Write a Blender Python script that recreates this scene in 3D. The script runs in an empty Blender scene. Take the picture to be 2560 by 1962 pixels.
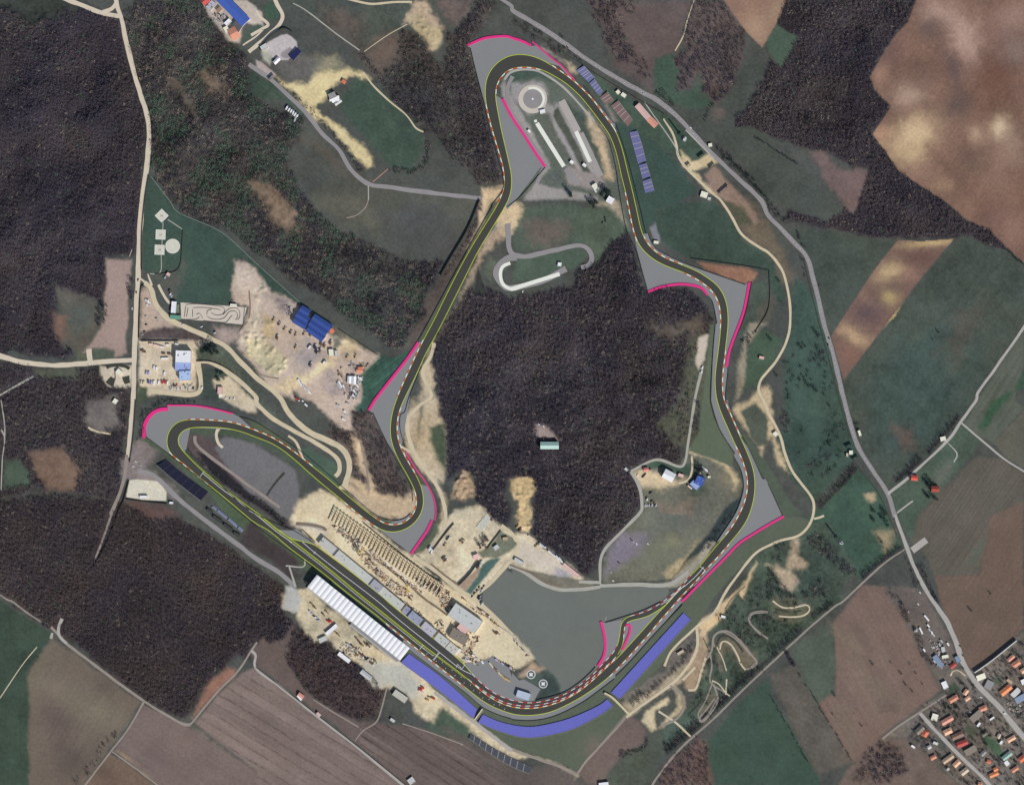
import bpy, bmesh, math, random
import numpy as np
from mathutils import Vector
from mathutils.geometry import tessellate_polygon
random.seed(7); rng = np.random.default_rng(7)
PI = math.pi
S = 0.7                      # metres per pixel of the survey drawing the coordinates were read from
CX, CY = 1280.0, 981.0
COL = bpy.context.scene.collection
# sheets the coordinates were read on: origin x, origin y, scale
FR = {'F':(0,0,2192/2560), 'S':(0,0,1.0), 'V':(2240,1600,4.641), 'A':(740,1300,6.719), 'B':(1000,1400,5.385), 'C':(320,680,5.25),
      'D':(640,680,5.25), 'E':(740,1500,6.0), 'G':(1060,1240,6.447), 'H':(640,0,6.719), 'K':(1240,150,4.8), 'L':(340,1120,6.719),
      'M':(1560,1150,9.133), 'N':(480,0,10.96), 'Q':(1700,330,7.303), 'U':(370,510,9.33)}
for r_, oy in enumerate((0,500,1000,1462)):
    for c_, ox in enumerate((0,640,1280,1920)):
        FR[f'{r_}{c_}'] = (ox, oy, 3.359)
def P(s):
    out = []; fr = FR['F']
    for t in s.split():
        if ',' in t:
            a, b = t.split(','); out.append((fr[0]+float(a)/fr[2], fr[1]+float(b)/fr[2]))
        else: fr = FR[t]
    return np.array(out)
def W(p):
    p = np.asarray(p, float)
    return np.stack([(p[...,0]-CX)*S, (CY-p[...,1])*S], -1)

# ---------- materials
KC = np.array([0.90, 0.885, 0.875])
def lin(c):
    c = np.asarray(c, float)/255.0
    return np.where(c <= 0.04045, c/12.92, ((c+0.055)/1.055)**2.4)
def alb(c): return np.clip(lin(c)/KC, 0.004, 0.86)
_mats = {}
def mat(name, c, var=0.12, scale=0.15, rough=0.9, metal=0.0, c2=None, fine=1.6, bump=0.0, spec=0.2):
    """plain surface of colour c with two scales of procedural mottling"""
    key = (name, tuple(c), var, scale, c2)
    if key in _mats: return _mats[key]
    m = bpy.data.materials.new(name); m.use_nodes = True
    nt = m.node_tree; b = nt.nodes['Principled BSDF']
    b.inputs['Roughness'].default_value = rough; b.inputs['Metallic'].default_value = metal
    b.inputs['Specular IOR Level'].default_value = spec
    a = alb(c); lo = np.clip(a*(1-var), 0, 1); hi = np.clip(a*(1+var), 0, 1)
    if c2 is not None: lo, hi = a, alb(c2)
    tc = nt.nodes.new('ShaderNodeTexCoord')
    n1 = nt.nodes.new('ShaderNodeTexNoise'); n1.inputs['Scale'].default_value = scale; n1.inputs['Detail'].default_value = 6; n1.inputs['Roughness'].default_value = 0.65
    n2 = nt.nodes.new('ShaderNodeTexNoise'); n2.inputs['Scale'].default_value = fine; n2.inputs['Detail'].default_value = 2
    nt.links.new(tc.outputs['Object'], n1.inputs['Vector']); nt.links.new(tc.outputs['Object'], n2.inputs['Vector'])
    ad = nt.nodes.new('ShaderNodeMath'); ad.operation = 'MULTIPLY_ADD'; ad.inputs[1].default_value = 0.35; 
    nt.links.new(n2.outputs['Fac'], ad.inputs[0]); nt.links.new(n1.outputs['Fac'], ad.inputs[2])
    cr = nt.nodes.new('ShaderNodeValToRGB')
    cr.color_ramp.elements[0].position = 0.42; cr.color_ramp.elements[1].position = 0.92
    cr.color_ramp.elements[0].color = (*lo, 1); cr.color_ramp.elements[1].color = (*hi, 1)
    nt.links.new(ad.outputs[0], cr.inputs['Fac']); nt.links.new(cr.outputs['Color'], b.inputs['Base Color'])
    if bump:
        bp = nt.nodes.new('ShaderNodeBump'); bp.inputs['Strength'].default_value = bump; bp.inputs['Distance'].default_value = 0.5
        nt.links.new(n2.outputs['Fac'], bp.inputs['Height']); nt.links.new(bp.outputs['Normal'], b.inputs['Normal'])
    _mats[key] = m
    return m
def attr_mat(name, var=0.25, scale=0.35, rough=0.95):
    """base colour from the mesh's own colour attribute, broken up by noise"""
    m = bpy.data.materials.new(name); m.use_nodes = True
    nt = m.node_tree; b = nt.nodes['Principled BSDF']; b.inputs['Roughness'].default_value = rough; b.inputs['Specular IOR Level'].default_value = 0.1
    at = nt.nodes.new('ShaderNodeAttribute'); at.attribute_name = 'tint'
    tc = nt.nodes.new('ShaderNodeTexCoord')
    n1 = nt.nodes.new('ShaderNodeTexNoise'); n1.inputs['Scale'].default_value = scale; n1.inputs['Detail'].default_value = 5; n1.inputs['Roughness'].default_value = 0.7
    nt.links.new(tc.outputs['Object'], n1.inputs['Vector'])
    mr = nt.nodes.new('ShaderNodeMapRange'); mr.inputs[1].default_value = 0.3; mr.inputs[2].default_value = 0.7; mr.inputs[3].default_value = 1-var; mr.inputs[4].default_value = 1+var
    nt.links.new(n1.outputs['Fac'], mr.inputs[0])
    vm = nt.nodes.new('ShaderNodeVectorMath'); vm.operation = 'SCALE'
    nt.links.new(at.outputs['Color'], vm.inputs[0]); nt.links.new(mr.outputs[0], vm.inputs['Scale'])
    nt.links.new(vm.outputs[0], b.inputs['Base Color'])
    return m

# ---------- objects
def tag(o, label, cat, group=None):
    o['label'] = label; o['category'] = cat
    if group: o['group'] = group
    return o
def obj(name, verts, faces, mats, parent=None, kind=None, loc=None, fm=None, label=None):
    me = bpy.data.meshes.new(name)
    me.from_pydata([tuple(map(float, v)) for v in verts], [], [tuple(int(i) for i in f) for f in faces])
    for m in (mats if isinstance(mats, (list, tuple)) else [mats]): me.materials.append(m)
    if fm is not None: me.polygons.foreach_set('material_index', np.asarray(fm, np.int32))
    me.update()
    o = bpy.data.objects.new(name, me); COL.objects.link(o)
    if parent is not None: o.parent = parent
    if loc is not None: o.location = loc
    if kind: o['kind'] = kind
    if label: o['label'] = label
    return o
def empty(name, loc, label, cat, group=None, rz=0.0):
    o = bpy.data.objects.new(name, None); COL.objects.link(o); o.location = loc; o.rotation_euler = (0,0,rz)
    o.empty_display_size = 1.0
    return tag(o, label, cat, group)
class MB:
    """collects boxes, prisms and strips into one mesh"""
    def __init__(s): s.v = []; s.f = []; s.m = []
    def poly(s, pts, mi=0):
        n = len(s.v); s.v += [tuple(p) for p in pts]; s.f.append(tuple(range(n, n+len(pts)))); s.m.append(mi)
    def prism(s, base, z0, z1, mi=0, top=None, bottom=False):
        base = [tuple(p[:2]) for p in base]
        ar = sum(base[i][0]*base[(i+1)%len(base)][1]-base[(i+1)%len(base)][0]*base[i][1] for i in range(len(base)))
        if ar < 0: base = base[::-1]
        n = len(s.v); k = len(base)
        zt = z1 if isinstance(z1, (list, tuple)) else [z1]*k
        s.v += [(x, y, z0) for x, y in base] + [(x, y, z) for (x, y), z in zip(base, zt)]
        for i in range(k):
            j = (i+1) % k; s.f.append((n+i, n+j, n+k+j, n+k+i)); s.m.append(mi)
        s.f.append(tuple(range(n+k, n+2*k))); s.m.append(mi if top is None else top)
        if bottom: s.f.append(tuple(range(n+k-1, n-1, -1))); s.m.append(mi)
    def box(s, x0, x1, y0, y1, z0, z1, mi=0, top=None): s.prism([(x0,y0),(x1,y0),(x1,y1),(x0,y1)], z0, z1, mi, top, True)
    def strip(s, a, b, z, mi=0):
        n = len(s.v); k = len(a)
        za = np.broadcast_to(z, k)
        s.v += [(p[0], p[1], q) for p, q in zip(a, za)] + [(p[0], p[1], q) for p, q in zip(b, za)]
        for i in range(k-1): s.f.append((n+i, n+k+i, n+k+i+1, n+i+1)); s.m.append(mi)
    def wall(s, a, b, z0, z1, mi=0, top=None):
        """raised strip between the lines a and b"""
        n = len(s.v); k = len(a)
        for pts, z in ((a,z0),(b,z0),(a,z1),(b,z1)): s.v += [(p[0], p[1], z) for p in pts]
        for i in range(k-1):
            s.f += [(n+2*k+i, n+3*k+i, n+3*k+i+1, n+2*k+i+1), (n+i, n+2*k+i, n+2*k+i+1, n+i+1), (n+k+i, n+k+i+1, n+3*k+i+1, n+3*k+i)]
            s.m += [mi if top is None else top, mi, mi]
        s.f += [(n, n+k, n+3*k, n+2*k), (n+k-1, n+3*k-1, n+4*k-1, n+2*k-1)]; s.m += [mi, mi]
    def build(s, name, mats, parent=None, kind=None, loc=None, label=None):
        return obj(name, s.v, s.f, mats, parent, kind, loc, s.m, label)
def fix_up(o):
    """all faces of a flat sheet look up"""
    me = o.data
    for p in me.polygons:
        if p.normal.z < 0: p.flip()
    me.update()
def sheet(name, pts, z, m, kind='structure', dens=0, jit=0.0):
    """flat polygon in source pixels"""
    p = np.asarray(pts, float)
    if dens: p = jag(p, dens, jit)
    w = W(p)
    tri = tessellate_polygon([[Vector((x, y, 0)) for x, y in w]])
    o = obj(name, [(x, y, z) for x, y in w], tri, m, kind=kind); fix_up(o)
    return o
def jag(p, d, j, closed=True):
    out = []
    n = len(p)
    for i in range(n if closed else n-1):
        a, b = p[i], p[(i+1) % n]; k = max(1, int(np.hypot(*(b-a))/d))
        for t in range(k):
            q = a+(b-a)*t/k
            out.append(q + (rng.normal(0, j, 2) if (t or closed) else 0))
    if not closed: out.append(p[-1])
    return np.array(out)
def spline(p, step=4.0, closed=False):
    """Catmull-Rom through p, resampled at even steps"""
    p = np.asarray(p, float)
    if len(p) > 2 and not closed:            # drop the small steps back where one sheet's reading joins the next
        q = [p[0]]
        for i in range(1, len(p)):
            v = p[i]-q[-1]; L = np.hypot(*v)
            if L < 1.5: continue
            if len(q) > 1 and L < 18 and v@(q[-1]-q[-2]) < -.3*L*np.hypot(*(q[-1]-q[-2])): continue
            q.append(p[i])
        p = np.array(q)
    n = len(p)
    if n == 2 and not closed:
        k = max(2, int(np.hypot(*(p[1]-p[0]))/step)); t = np.linspace(0,1,k+1)[:,None]; return p[0]+(p[1]-p[0])*t
    if closed: q = np.vstack([p[-1], p, p[0], p[1]]); segs = n
    else: q = np.vstack([2*p[0]-p[1], p, 2*p[-1]-p[-2]]); segs = n-1
    t = np.linspace(0,1,17)[:-1][:,None]; out = []
    for i in range(segs):
        a,b,c,d = q[i],q[i+1],q[i+2],q[i+3]
        out.append(0.5*((2*b)+(-a+c)*t+(2*a-5*b+4*c-d)*t**2+(-a+3*b-3*c+d)*t**3))
    out = np.vstack(out + ([] if closed else [p[-1:]]))
    if closed: out = np.vstack([out, out[:1]])
    L = np.r_[0, np.cumsum(np.hypot(*np.diff(out, axis=0).T))]
    k = max(2, int(L[-1]/step)); u = np.linspace(0, L[-1], k+1)
    return np.stack([np.interp(u, L, out[:,0]), np.interp(u, L, out[:,1])], -1)
def offset(p, d):
    t = np.gradient(np.asarray(p, float), axis=0); t /= np.maximum(np.hypot(t[:,0], t[:,1]), 1e-9)[:,None]
    return p + np.stack([-t[:,1], t[:,0]], -1)*np.asarray(d)[...,None]
def gs(a, sig, closed=True):
    k = int(3*sig)+1; x = np.arange(-k, k+1); g = np.exp(-x*x/(2*sig*sig)); g /= g.sum()
    if closed: pad = np.pad(a, ((k,k),(0,0)), mode='wrap')
    else: pad = np.pad(a, ((k,k),(0,0)), mode='reflect', reflect_type='odd') if len(a) > k else np.pad(a, ((k,k),(0,0)), mode='edge')
    return np.stack([np.convolve(pad[:,i], g, 'valid') for i in range(a.shape[1])], -1)
def smooth_noise(n, sig, amp):
    v = rng.normal(0, 1, (n+60, 1)); v = gs(v, sig, False)[:n,0]
    return v/max(1e-6, v.std())*amp

# value noise for the ground and woods (source-pixel coordinates)
def vnoise(x, y, scale, seed):
    r = np.random.default_rng(seed); G = r.random((256, 256)).astype(np.float32)
    u = x/scale+1000.37; v = y/scale+1000.71
    i = np.floor(u).astype(np.int32); j = np.floor(v).astype(np.int32); fu = u-i; fv = v-j
    fu = fu*fu*(3-2*fu); fv = fv*fv*(3-2*fv)
    i &= 255; j &= 255; i1 = (i+1) & 255; j1 = (j+1) & 255
    return (G[i,j]*(1-fu)+G[i1,j]*fu)*(1-fv)+(G[i,j1]*(1-fu)+G[i1,j1]*fu)*fv
def fbm(x, y, scale, seed, oct=4):
    s = 0; a = 1; t = 0
    for o in range(oct): s = s+a*vnoise(x, y, scale/2**o, seed+o*17); t += a; a *= 0.55
    return s/t-0.5
def inside(poly, x, y):
    c = np.zeros(x.shape, bool); n = len(poly)
    for i in range(n):
        x0,y0 = poly[i]; x1,y1 = poly[(i+1)%n]
        if y0 == y1: continue
        m = (y0 > y) != (y1 > y)
        c ^= m & (x < (x1-x0)*(y-y0)/(y1-y0)+x0)
    return c
def edge_dist(poly, x, y):
    d = np.full(x.shape, 1e9); n = len(poly)
    for i in range(n):
        a = poly[i]; b = poly[(i+1)%n]; v = b-a; L = max(1e-9, v@v)
        t = np.clip(((x-a[0])*v[0]+(y-a[1])*v[1])/L, 0, 1)
        d = np.minimum(d, np.hypot(x-a[0]-t*v[0], y-a[1]-t*v[1]))
    return np.where(inside(poly, x, y), d, -d)
# ---------- the ground: every patch is its own stretch of one sheet; colour is the soil's or the sward's own, save dark strips painted as hedge shade
# patch: name, outline, colour, edge softness px, edge raggedness px, mottling, roughness of the relief m
GP = [
('grass', 'S -100,-100 2700,-100 2700,2100 -100,2100', (84,86,80), 1, 0, .16, 0),
# west woods
('woodland_floor', '00 -200,-200 560,-40 760,60 960,140 1010,170 1080,420 1160,700 1230,1000 1215,1250 1200,1680 10 1165,300 1130,450 900,480 860,840 780,830 640,790 500,740 460,1000 520,1240 560,1330 0,1290 -200,1290', (58,53,57), 10, 10, .2, 0),
('grass', '00 -200,-200 560,-40 700,40 620,120 300,180 -200,60', (70,74,66), 30, 22, .25, 0),
('woodland_floor', '10 -200,1340 200,1400 450,1420 900,1400 1000,1380 1090,1450 1110,1680 20 1070,300 1040,560 1030,800 990,860 600,780 300,760 -200,900', (66,60,60), 14, 14, .25, 0),
('meadow', '10 270,1420 660,1390 660,1500 300,1480', (84,88,76), 8, 6, .2, 0),
('ploughed_field', '20 250,430 520,420 600,520 660,650 640,760 420,760 310,640', (120,98,84), 12, 12, .3, 0),
('meadow', '20 30,500 180,490 240,600 260,730 20,740', (76,92,80), 8, 6, .15, 0),
('clearing', '20 700,60 1000,-60 1000,250 740,230', (122,114,108), 18, 16, .25, 0),
('woodland_floor', '20 -200,900 300,800 640,800 1000,870 1040,870 1500,1000 1700,1080 2000,1300 2150,1420 21 200,1530 320,1640 31 200,180 330,330 250,640 30 2000,600 1750,800 1600,1080 1530,1140 1200,960 500,400 380,330 0,60 -200,0', (66,57,55), 10, 10, .22, 0),
('woodland_floor', '31 60,650 240,640 260,380 420,400 640,520 900,680 1050,830 1130,840 1080,950 1000,1120 860,1160 600,1050 460,950 420,880', (76,62,60), 14, 12, .25, 0),
('dry_grass', '20 1060,850 1200,850 1420,900 1490,980 1250,990 1080,890', (100,78,72), 10, 8, .25, 0),
('clearing', '10 460,740 600,760 860,900 850,1060 700,1280 540,1240 470,1060 560,940', (102,96,86), 16, 16, .2, 0),
('meadow', '10 600,860 800,910 760,1060 640,1130 580,1060', (88,94,90), 16, 10, .12, 0),
('ploughed_field', '10 893,497 1110,500 1090,660 1075,1000 1060,1180 1060,1290 960,1330 800,1240 700,1280 850,1080 875,850 890,680', (160,138,128), 5, 4, .1, 0),
('meadow', '10 780,1240 960,1260 965,1335 780,1345', (84,94,84), 6, 5, .15, 0),
('meadow', '10 640,1270 760,1300 760,1345 640,1345', (92,98,82), 6, 5, .15, 0),
('clearing', '10 440,960 560,980 520,1180 460,1130', (134,106,92), 14, 10, .2, 0),
# heliport meadow
('meadow', '00 1245,1480 1270,1470 1420,1680 10 1510,110 1860,270 2150,530 11 0,530 380,860 660,1050 1030,1305 1180,1320 1340,1240 1000,1680 880,1680 900,1450 680,1060 400,920 330,860 250,860 0,760 10 2080,480 1980,500 1930,860 1880,880 1520,860 1450,860 1330,720 1260,620 1200,590 1215,0', (62,84,76), 3, 3, .12, 0),
('grass', '10 1260,630 1520,610 1520,520 1560,560 1480,850 1420,860 1330,720', (92,92,84), 14, 10, .12, 0),
('grass', '11 640,1060 700,1080 1020,1300 1010,1340 760,1240', (104,100,88), 6, 5, .15, 0),
('meadow', '11 1000,1320 1180,1320 1340,1240 1180,1450 990,1680 21 830,150 830,20 11 880,1560 900,1440', (58,92,82), 5, 4, .2, 0.0),
# dirt yard
('dirt_yard', '10 1970,500 2060,500 2150,580 11 0,600 120,760 330,880 600,1120 680,1150 1030,1310 960,1400 890,1480 870,1680 21 830,60 820,260 700,220 560,80 300,-100 11 330,1680 100,1560 0,1420 10 2000,1240 2050,1060 2080,880 1950,880 1930,760', (188,168,150), 5, 6, .13, 0.15),
('rubble', '10 2100,760 11 60,660 110,720 40,800 10 2150,850 2100,1000 2000,1100 1990,1180 2100,1220 2150,1190 11 80,1260 10 2150,830', (196,180,158), 5, 6, .3, 3.2),
('rubble', '11 -80,1160 60,1180 180,1260 270,1330 270,1420 170,1480 60,1420 -100,1300', (190,176,142), 5, 5, .3, 3.6),
('rubble', '11 60,960 130,980 150,1140 100,1180 40,1120', (190,168,132), 5, 5, .25, 2.0),
('bare_earth', '11 120,800 260,860 330,900 250,960 140,900', (168,150,140), 7, 8, .3, 1.6),
('bare_earth', '11 560,1400 700,1440 860,1420 840,1640 640,1660 560,1560', (160,144,136), 12, 12, .25, .3),
('bare_earth', '11 640,1190 760,1170 860,1260 800,1330 700,1300', (206,184,146), 10, 10, .25, .3),
('bank', '11 640,1160 700,1150 720,1220 650,1250', (112,114,100), 6, 6, .25, .2),
('sand', '11 130,1560 420,1440 620,1330 700,1220 640,1400 440,1520 260,1600', (212,190,152), 8, 8, .2, 0),
('rubble', '10 1960,540 2080,520 2140,600 2120,760 2020,800 1960,720', (200,182,164), 8, 8, .2, .5),
('gravel', '11 380,1120 520,1200 560,1320 430,1420 350,1330 420,1250', (162,150,144), 16, 12, .12, 0),
('gravel', '10 1790,1060 1960,1080 2040,1110 1990,1170 1900,1200 1800,1150', (158,140,130), 10, 8, .15, .3),
('dirt_yard', '10 1180,780 1230,720 1300,860 1420,1000 1500,1060 1360,1090 1180,1180 1175,1000', (182,160,142), 6, 5, .14, 0),
('bank', '10 1180,1110 1360,1080 1500,1090 1620,1110 1760,1170 1640,1190 1180,1185', (96,84,82), 5, 5, .3, 0.5),
('dirt_yard', '10 1165,1180 1760,1178 1660,1260 1640,1600 1240,1640 1165,1660', (206,188,160), 4, 3, .14, 0.1),
('meadow', '10 1160,1560 1230,1570 1240,1680 20 1180,20 1150,60 10 1150,1680', (78,92,76), 4, 4, .15, 0),
('meadow', '10 1640,1240 1860,1230 2000,1380 2150,1560 11 0,1560 60,1640 21 120,60 230,160 130,140 0,30 10 2000,1480 1850,1390 1660,1350', (82,90,80), 6, 5, .25, 0),
('meadow', '10 1690,1430 1760,1410 1900,1440 1920,1520 1790,1540 1830,1680 1690,1680', (66,78,74), 5, 4, .15, 0),
('dirt_yard', '10 1780,1520 1920,1480 2060,1620 2150,1680 20 2150,100 1960,80 1900,20 10 1830,1640', (206,188,158), 4, 4, .12, 0),
('asphalt_yard', '10 840,1400 1110,1390 1100,1560 1060,1580 900,1560 840,1470', (206,192,168), 5, 4, .1, 0),
# bank and strip round the west hairpin
('bank', '20 1160,60 1230,10 1420,0 1900,20 2150,150 21 260,330 0,180 20 2000,100 1640,40 1400,30 1290,60 1210,130 1180,360 1150,340', (84,88,84), 5, 5, .25, 0),
('dirt_yard', '20 1040,540 1080,480 1200,330 1330,430 1250,560 1500,760 1480,840 1400,780 1150,680 1050,660', (134,122,118), 10, 8, .15, 0),
('gravel', '20 1080,672 1150,665 1330,680 1400,770 1395,845 1200,842 1060,820', (206,198,178), 2, 1, .08, 0),
('verge', '20 1230,315 1430,460 1690,660 2150,1045 21 600,1480 640,1500 400,1420 0,1120 20 1980,1080 1760,780 1400,470 1200,340', (76,92,72), 4, 2, .12, 0),
('bank', '21 0,1060 380,1370 280,1420 400,1480 300,1500 100,1330 20 2000,1200 2030,1130 2100,1010', (70,62,62), 8, 6, .2, 0),
('verge', '20 1560,460 1720,600 2150,940 21 0,930 120,1020 60,1010 20 2000,820 1740,600 1560,470', (86,108,66), 3, 2, .15, 0),
('verge', '20 1490,330 1570,240 1850,232 2150,318 21 0,315 320,490 650,780 560,720 450,640 200,450 20 2100,330 1870,290 1580,265 1560,330 1570,420 1700,560 1560,480', (72,88,72), 3, 2, .12, 0),
('bank', '20 1560,330 1640,290 1860,400 1980,600 2150,780 21 180,960 330,1070 280,1090 0,900 20 2000,810 1740,590 1600,460', (96,84,84), 6, 5, .2, 0),
('bank', '20 1650,440 1720,450 1900,600 2100,770 21 0,830 120,920 300,1070 250,1080 0,880 20 2000,790 1800,640', (46,44,48), 5, 4, .2, 0),
('asphalt_yard', '20 1860,330 1900,310 2150,360 21 0,380 200,500 330,590 360,720 360,860 340,1030 200,960 80,860 20 2060,740 1880,520 1800,410', (112,109,109), 5, 3, .1, 0),
('verge', '21 350,390 450,400 620,500 690,560 660,640 740,760 600,660 430,530', (74,94,82), 4, 3, .15, 0),
('verge', '21 -60,170 60,200 260,340 400,510 740,760 1000,990 1200,1010 1330,980 1350,800 1340,720 1320,980 1180,1060 1010,1000 720,745 400,510 0,260', (84,94,74), 3, 2, .1, 0),
# slope and earthworks between the legs
('woodland_floor', '21 800,80 930,90 1000,150 1060,300 1150,440 1240,640 1310,760 1250,880 1150,820 980,780 860,690 790,560 760,440 700,380 560,260 700,240 820,250', (88,78,74), 8, 8, .25, 0.3),
('bare_earth', '21 820,290 900,350 960,600 1000,750 1180,800 1250,830 1320,760 1335,900 1320,960 1240,1000 1150,1005 1000,930 900,830 780,690 800,650 950,760 880,560 830,360', (196,172,140), 8, 8, .16, 0.5),
('bare_earth', '21 760,690 1130,1000 1000,960 900,880 740,740', (190,168,140), 5, 4, .14, 0.2),
('dirt_yard', '21 1200,90 1270,130 1260,300 1320,420 1480,640 1600,840 1600,1080 1450,1290 1360,1290 1510,1100 1570,1000 1560,850 1440,640 1250,430 1280,300', (194,174,144), 6, 6, .16, 0.2),
('dirt_yard', '11 1500,1190 1480,1300 1380,1440 1400,1620 21 1220,130 1260,300 1440,640 1560,700 1600,560 1590,300 1540,60 1500,-60', (192,172,142), 8, 8, .2, 0.3),
('meadow', '21 1450,240 1560,190 1600,400 1590,620 1520,470 1460,330', (78,92,72), 8, 6, .2, 0),
('verge', '21 1240,0 1290,60 1230,140 1220,290 1250,390 1200,370 1185,250 1200,120', (84,92,74), 4, 3, .15, 0),
('verge', '21 1380,20 1400,100 1360,300', (92,96,78), 8, 4, .15, 0),
('verge', '21 1520,1000 1570,1000 1550,1090 1380,1300 1330,1290 1480,1110', (88,98,80), 3, 2, .1, 0),
('verge', '21 1255,430 1350,600 1420,760 1440,715 1400,620 1300,470', (84,96,80), 2, 1, .1, 0),
# north-west meadows
('grass', '01 -30,0 240,20 620,210 880,430 1000,600 1100,560 1300,330 1500,100 1550,0 1290,0 1260,200 1300,40 780,0', (84,90,82), 10, 12, .2, 0),
('grass', '01 560,60 900,150 880,420 620,260', (104,94,86), 24, 16, .2, 0),
('dry_grass', '01 900,440 1120,290 1230,330 1200,440 1160,560 1010,600', (116,100,90), 18, 14, .2, 0),
('bare_earth', '01 1290,0 1440,0 1500,130 1580,230 1560,280 1460,200 1290,180 1240,180 1330,60', (180,158,134), 8, 8, .18, 0.3),
('rubble', '01 1270,130 1390,130 1440,190 1560,260 1570,340 1500,430 1440,420 1400,310 1290,200', (176,160,128), 4, 4, .25, 2.6),
('rubble', '01 1350,20 1440,20 1450,110 1380,110', (190,168,140), 4, 4, .25, 1.6),
('dry_grass', '01 1520,0 1830,0 1740,180 1700,210 1600,150', (112,98,92), 8, 8, .3, .5),
('woodland_floor', '01 1210,220 1380,300 1460,440 1560,560 1620,420 1600,260 1700,260 1880,0 2000,0 1800,420 1900,830 2000,1200 2090,1500 2030,1560 1870,1560 1820,1490 1640,1350 1560,1200 1410,1100 1260,960 1150,860 1100,760 1040,640 1180,540 1200,400', (74,70,66), 10, 12, .3, 0),
('woodland_floor', '02 0,60 60,100 250,250 480,420 600,540 500,500 300,420 100,280 0,190', (82,82,76), 6, 6, .3, 0),
('sand', '01 150,640 300,690 420,700 500,620 560,560 660,590 780,575 900,600 955,640 900,650 830,610 720,660 600,760 560,850 480,920 560,990 700,1050 780,1150 900,1230 965,1300 975,1400 930,1420 820,1330 720,1190 640,1090 430,940 330,800 230,720', (216,196,148), 6, 7, .12, 0.15),
('grass', '01 500,480 660,470 740,560 620,590 520,620 440,600', (150,142,116), 16, 14, .25, 0),
('meadow', '01 840,640 960,690 1250,960 1400,1120 1400,1300 1300,1440 1130,1400 960,1200 780,1010 720,870', (68,88,78), 10, 8, .15, 0),
('meadow', '01 -30,600 120,680 400,960 350,960 240,860 120,830 -100,860', (66,86,78), 10, 8, .2, 0),
('grass', '01 200,480 420,460 540,520 480,620 380,690 180,640', (112,108,102), 16, 12, .15, 0),
('dry_grass', '01 250,1180 520,1180 700,1330 880,1520 940,1560 620,1420 420,1200', (98,92,82), 14, 12, .15, 0),
('meadow', '01 940,1560 1880,1660 1870,1700 11 1800,200 1600,480 1300,350 950,200 700,130 500,60 480,-60 01 640,1500', (86,88,82), 10, 10, .12, 0),
('dry_grass', '11 1000,60 1700,120 1640,420 1500,520 1280,380 1080,280', (88,88,84), 20, 20, .2, 0),
('grass', '11 480,0 900,-40 1000,160 1060,300 800,220', (100,98,86), 20, 16, .15, 0),
('asphalt_yard', '01 0,560 110,650 160,620 90,560 40,520', (178,160,148), 4, 3, .1, 0),
('concrete', 'H 100,800 220,700 430,590 520,575 600,620 680,700 690,790 620,900 540,1010 430,1010 230,960', (190,180,176), 2, 1, .08, 0),
('concrete', 'H 430,880 560,790 620,830 600,950 500,990 400,940', (148,138,138), 2, 2, .08, 0),
('concrete', 'H 100,830 300,920 240,1100 130,1020', (176,172,156), 6, 4, .15, 0),
('concrete', 'H 0,1010 90,1060 330,1260 230,1350 40,1190', (178,164,156), 3, 2, .08, 0),
('dirt_yard', 'N 80,130 500,0 700,0 1380,700 1300,1190 1000,1100 600,600 300,280', (176,162,150), 4, 3, .15, 0),
('asphalt_yard', 'N 1000,0 1500,0 1900,330 1960,760 1560,650 1420,500 1240,180', (188,174,160), 4, 3, .12, 0),
('meadow', '01 60,60 140,0 200,110 160,180 80,160', (66,92,78), 5, 4, .1, 0),
('meadow', 'N 1480,900 1790,670 1930,700 1940,780 1480,1150 1290,1190', (72,90,80), 4, 2, .1, 0),
# wooded slope west of the track
('woodland_floor', 'F 262,40 300,0 430,0 480,80 540,130 530,200 590,240 650,255 640,300 610,330 640,400 700,480 790,520 870,560 910,560 950,560 905,690 880,745 830,745 700,650 560,550 490,495 400,460 330,385 316,330 318,250 290,170', (64,62,59), 8, 14, .3, 0.3),
('bare_earth', '00 1660,600 1760,560 1920,680 1900,800 1800,800 1740,720', (118,102,88), 22, 18, .3, 0),
('bare_earth', 'F 540,380 610,400 640,460 640,500 590,480', (122,104,88), 22, 18, .35, 0),
('grass', '00 1400,640 1500,700 1660,950 1680,1060 1560,900 1420,720', (98,88,78), 12, 10, .2, 0),
# track corridor, north leg
('bare_earth', '01 1900,1590 2000,1600 2070,1560 11 2040,0 1960,70 1860,280 1780,420 1760,400 1850,240 1900,20', (196,172,140), 5, 6, .18, .2),
('verge', '11 2050,40 1980,80 1870,270 1700,560 1500,920 1370,1180 1420,1180 1560,850 1780,430', (82,92,78), 2, 1, .1, 0),
('bank', '11 1880,0 1840,180 1560,640 1400,900 1240,1270 1100,1320 1330,1230 1540,880 1700,560 1860,250', (92,82,76), 6, 6, .3, 0),
('bare_earth', '11 2100,150 1960,290 1880,440 1790,640 1720,820 1600,1060 1490,1220 1540,1220 1640,980 1760,760 1850,560 1950,420 2060,330 2150,250 2150,80', (176,154,130), 6, 7, .2, 0.2),
('asphalt_yard', '01 2150,1400 02 0,1560 30,1680 11 2150,60 2090,170 1960,290 1900,370 2010,220 2100,40', (150,146,144), 2, 1, .06, 0),
# north hairpin interior
('meadow', '02 -80,600 0,590 100,575 270,600 430,690 720,1010 800,1100 880,1360 960,1660 12 1000,260 960,260 800,60 600,0 100,-20 02 0,1660 260,1400 0,960 -90,830 -90,700', (98,106,98), 4, 4, .1, 0),
('meadow', 'K 110,200 180,140 400,110 560,150 740,270 660,260 500,210 330,230 160,300', (72,92,84), 5, 4, .1, 0),
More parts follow.
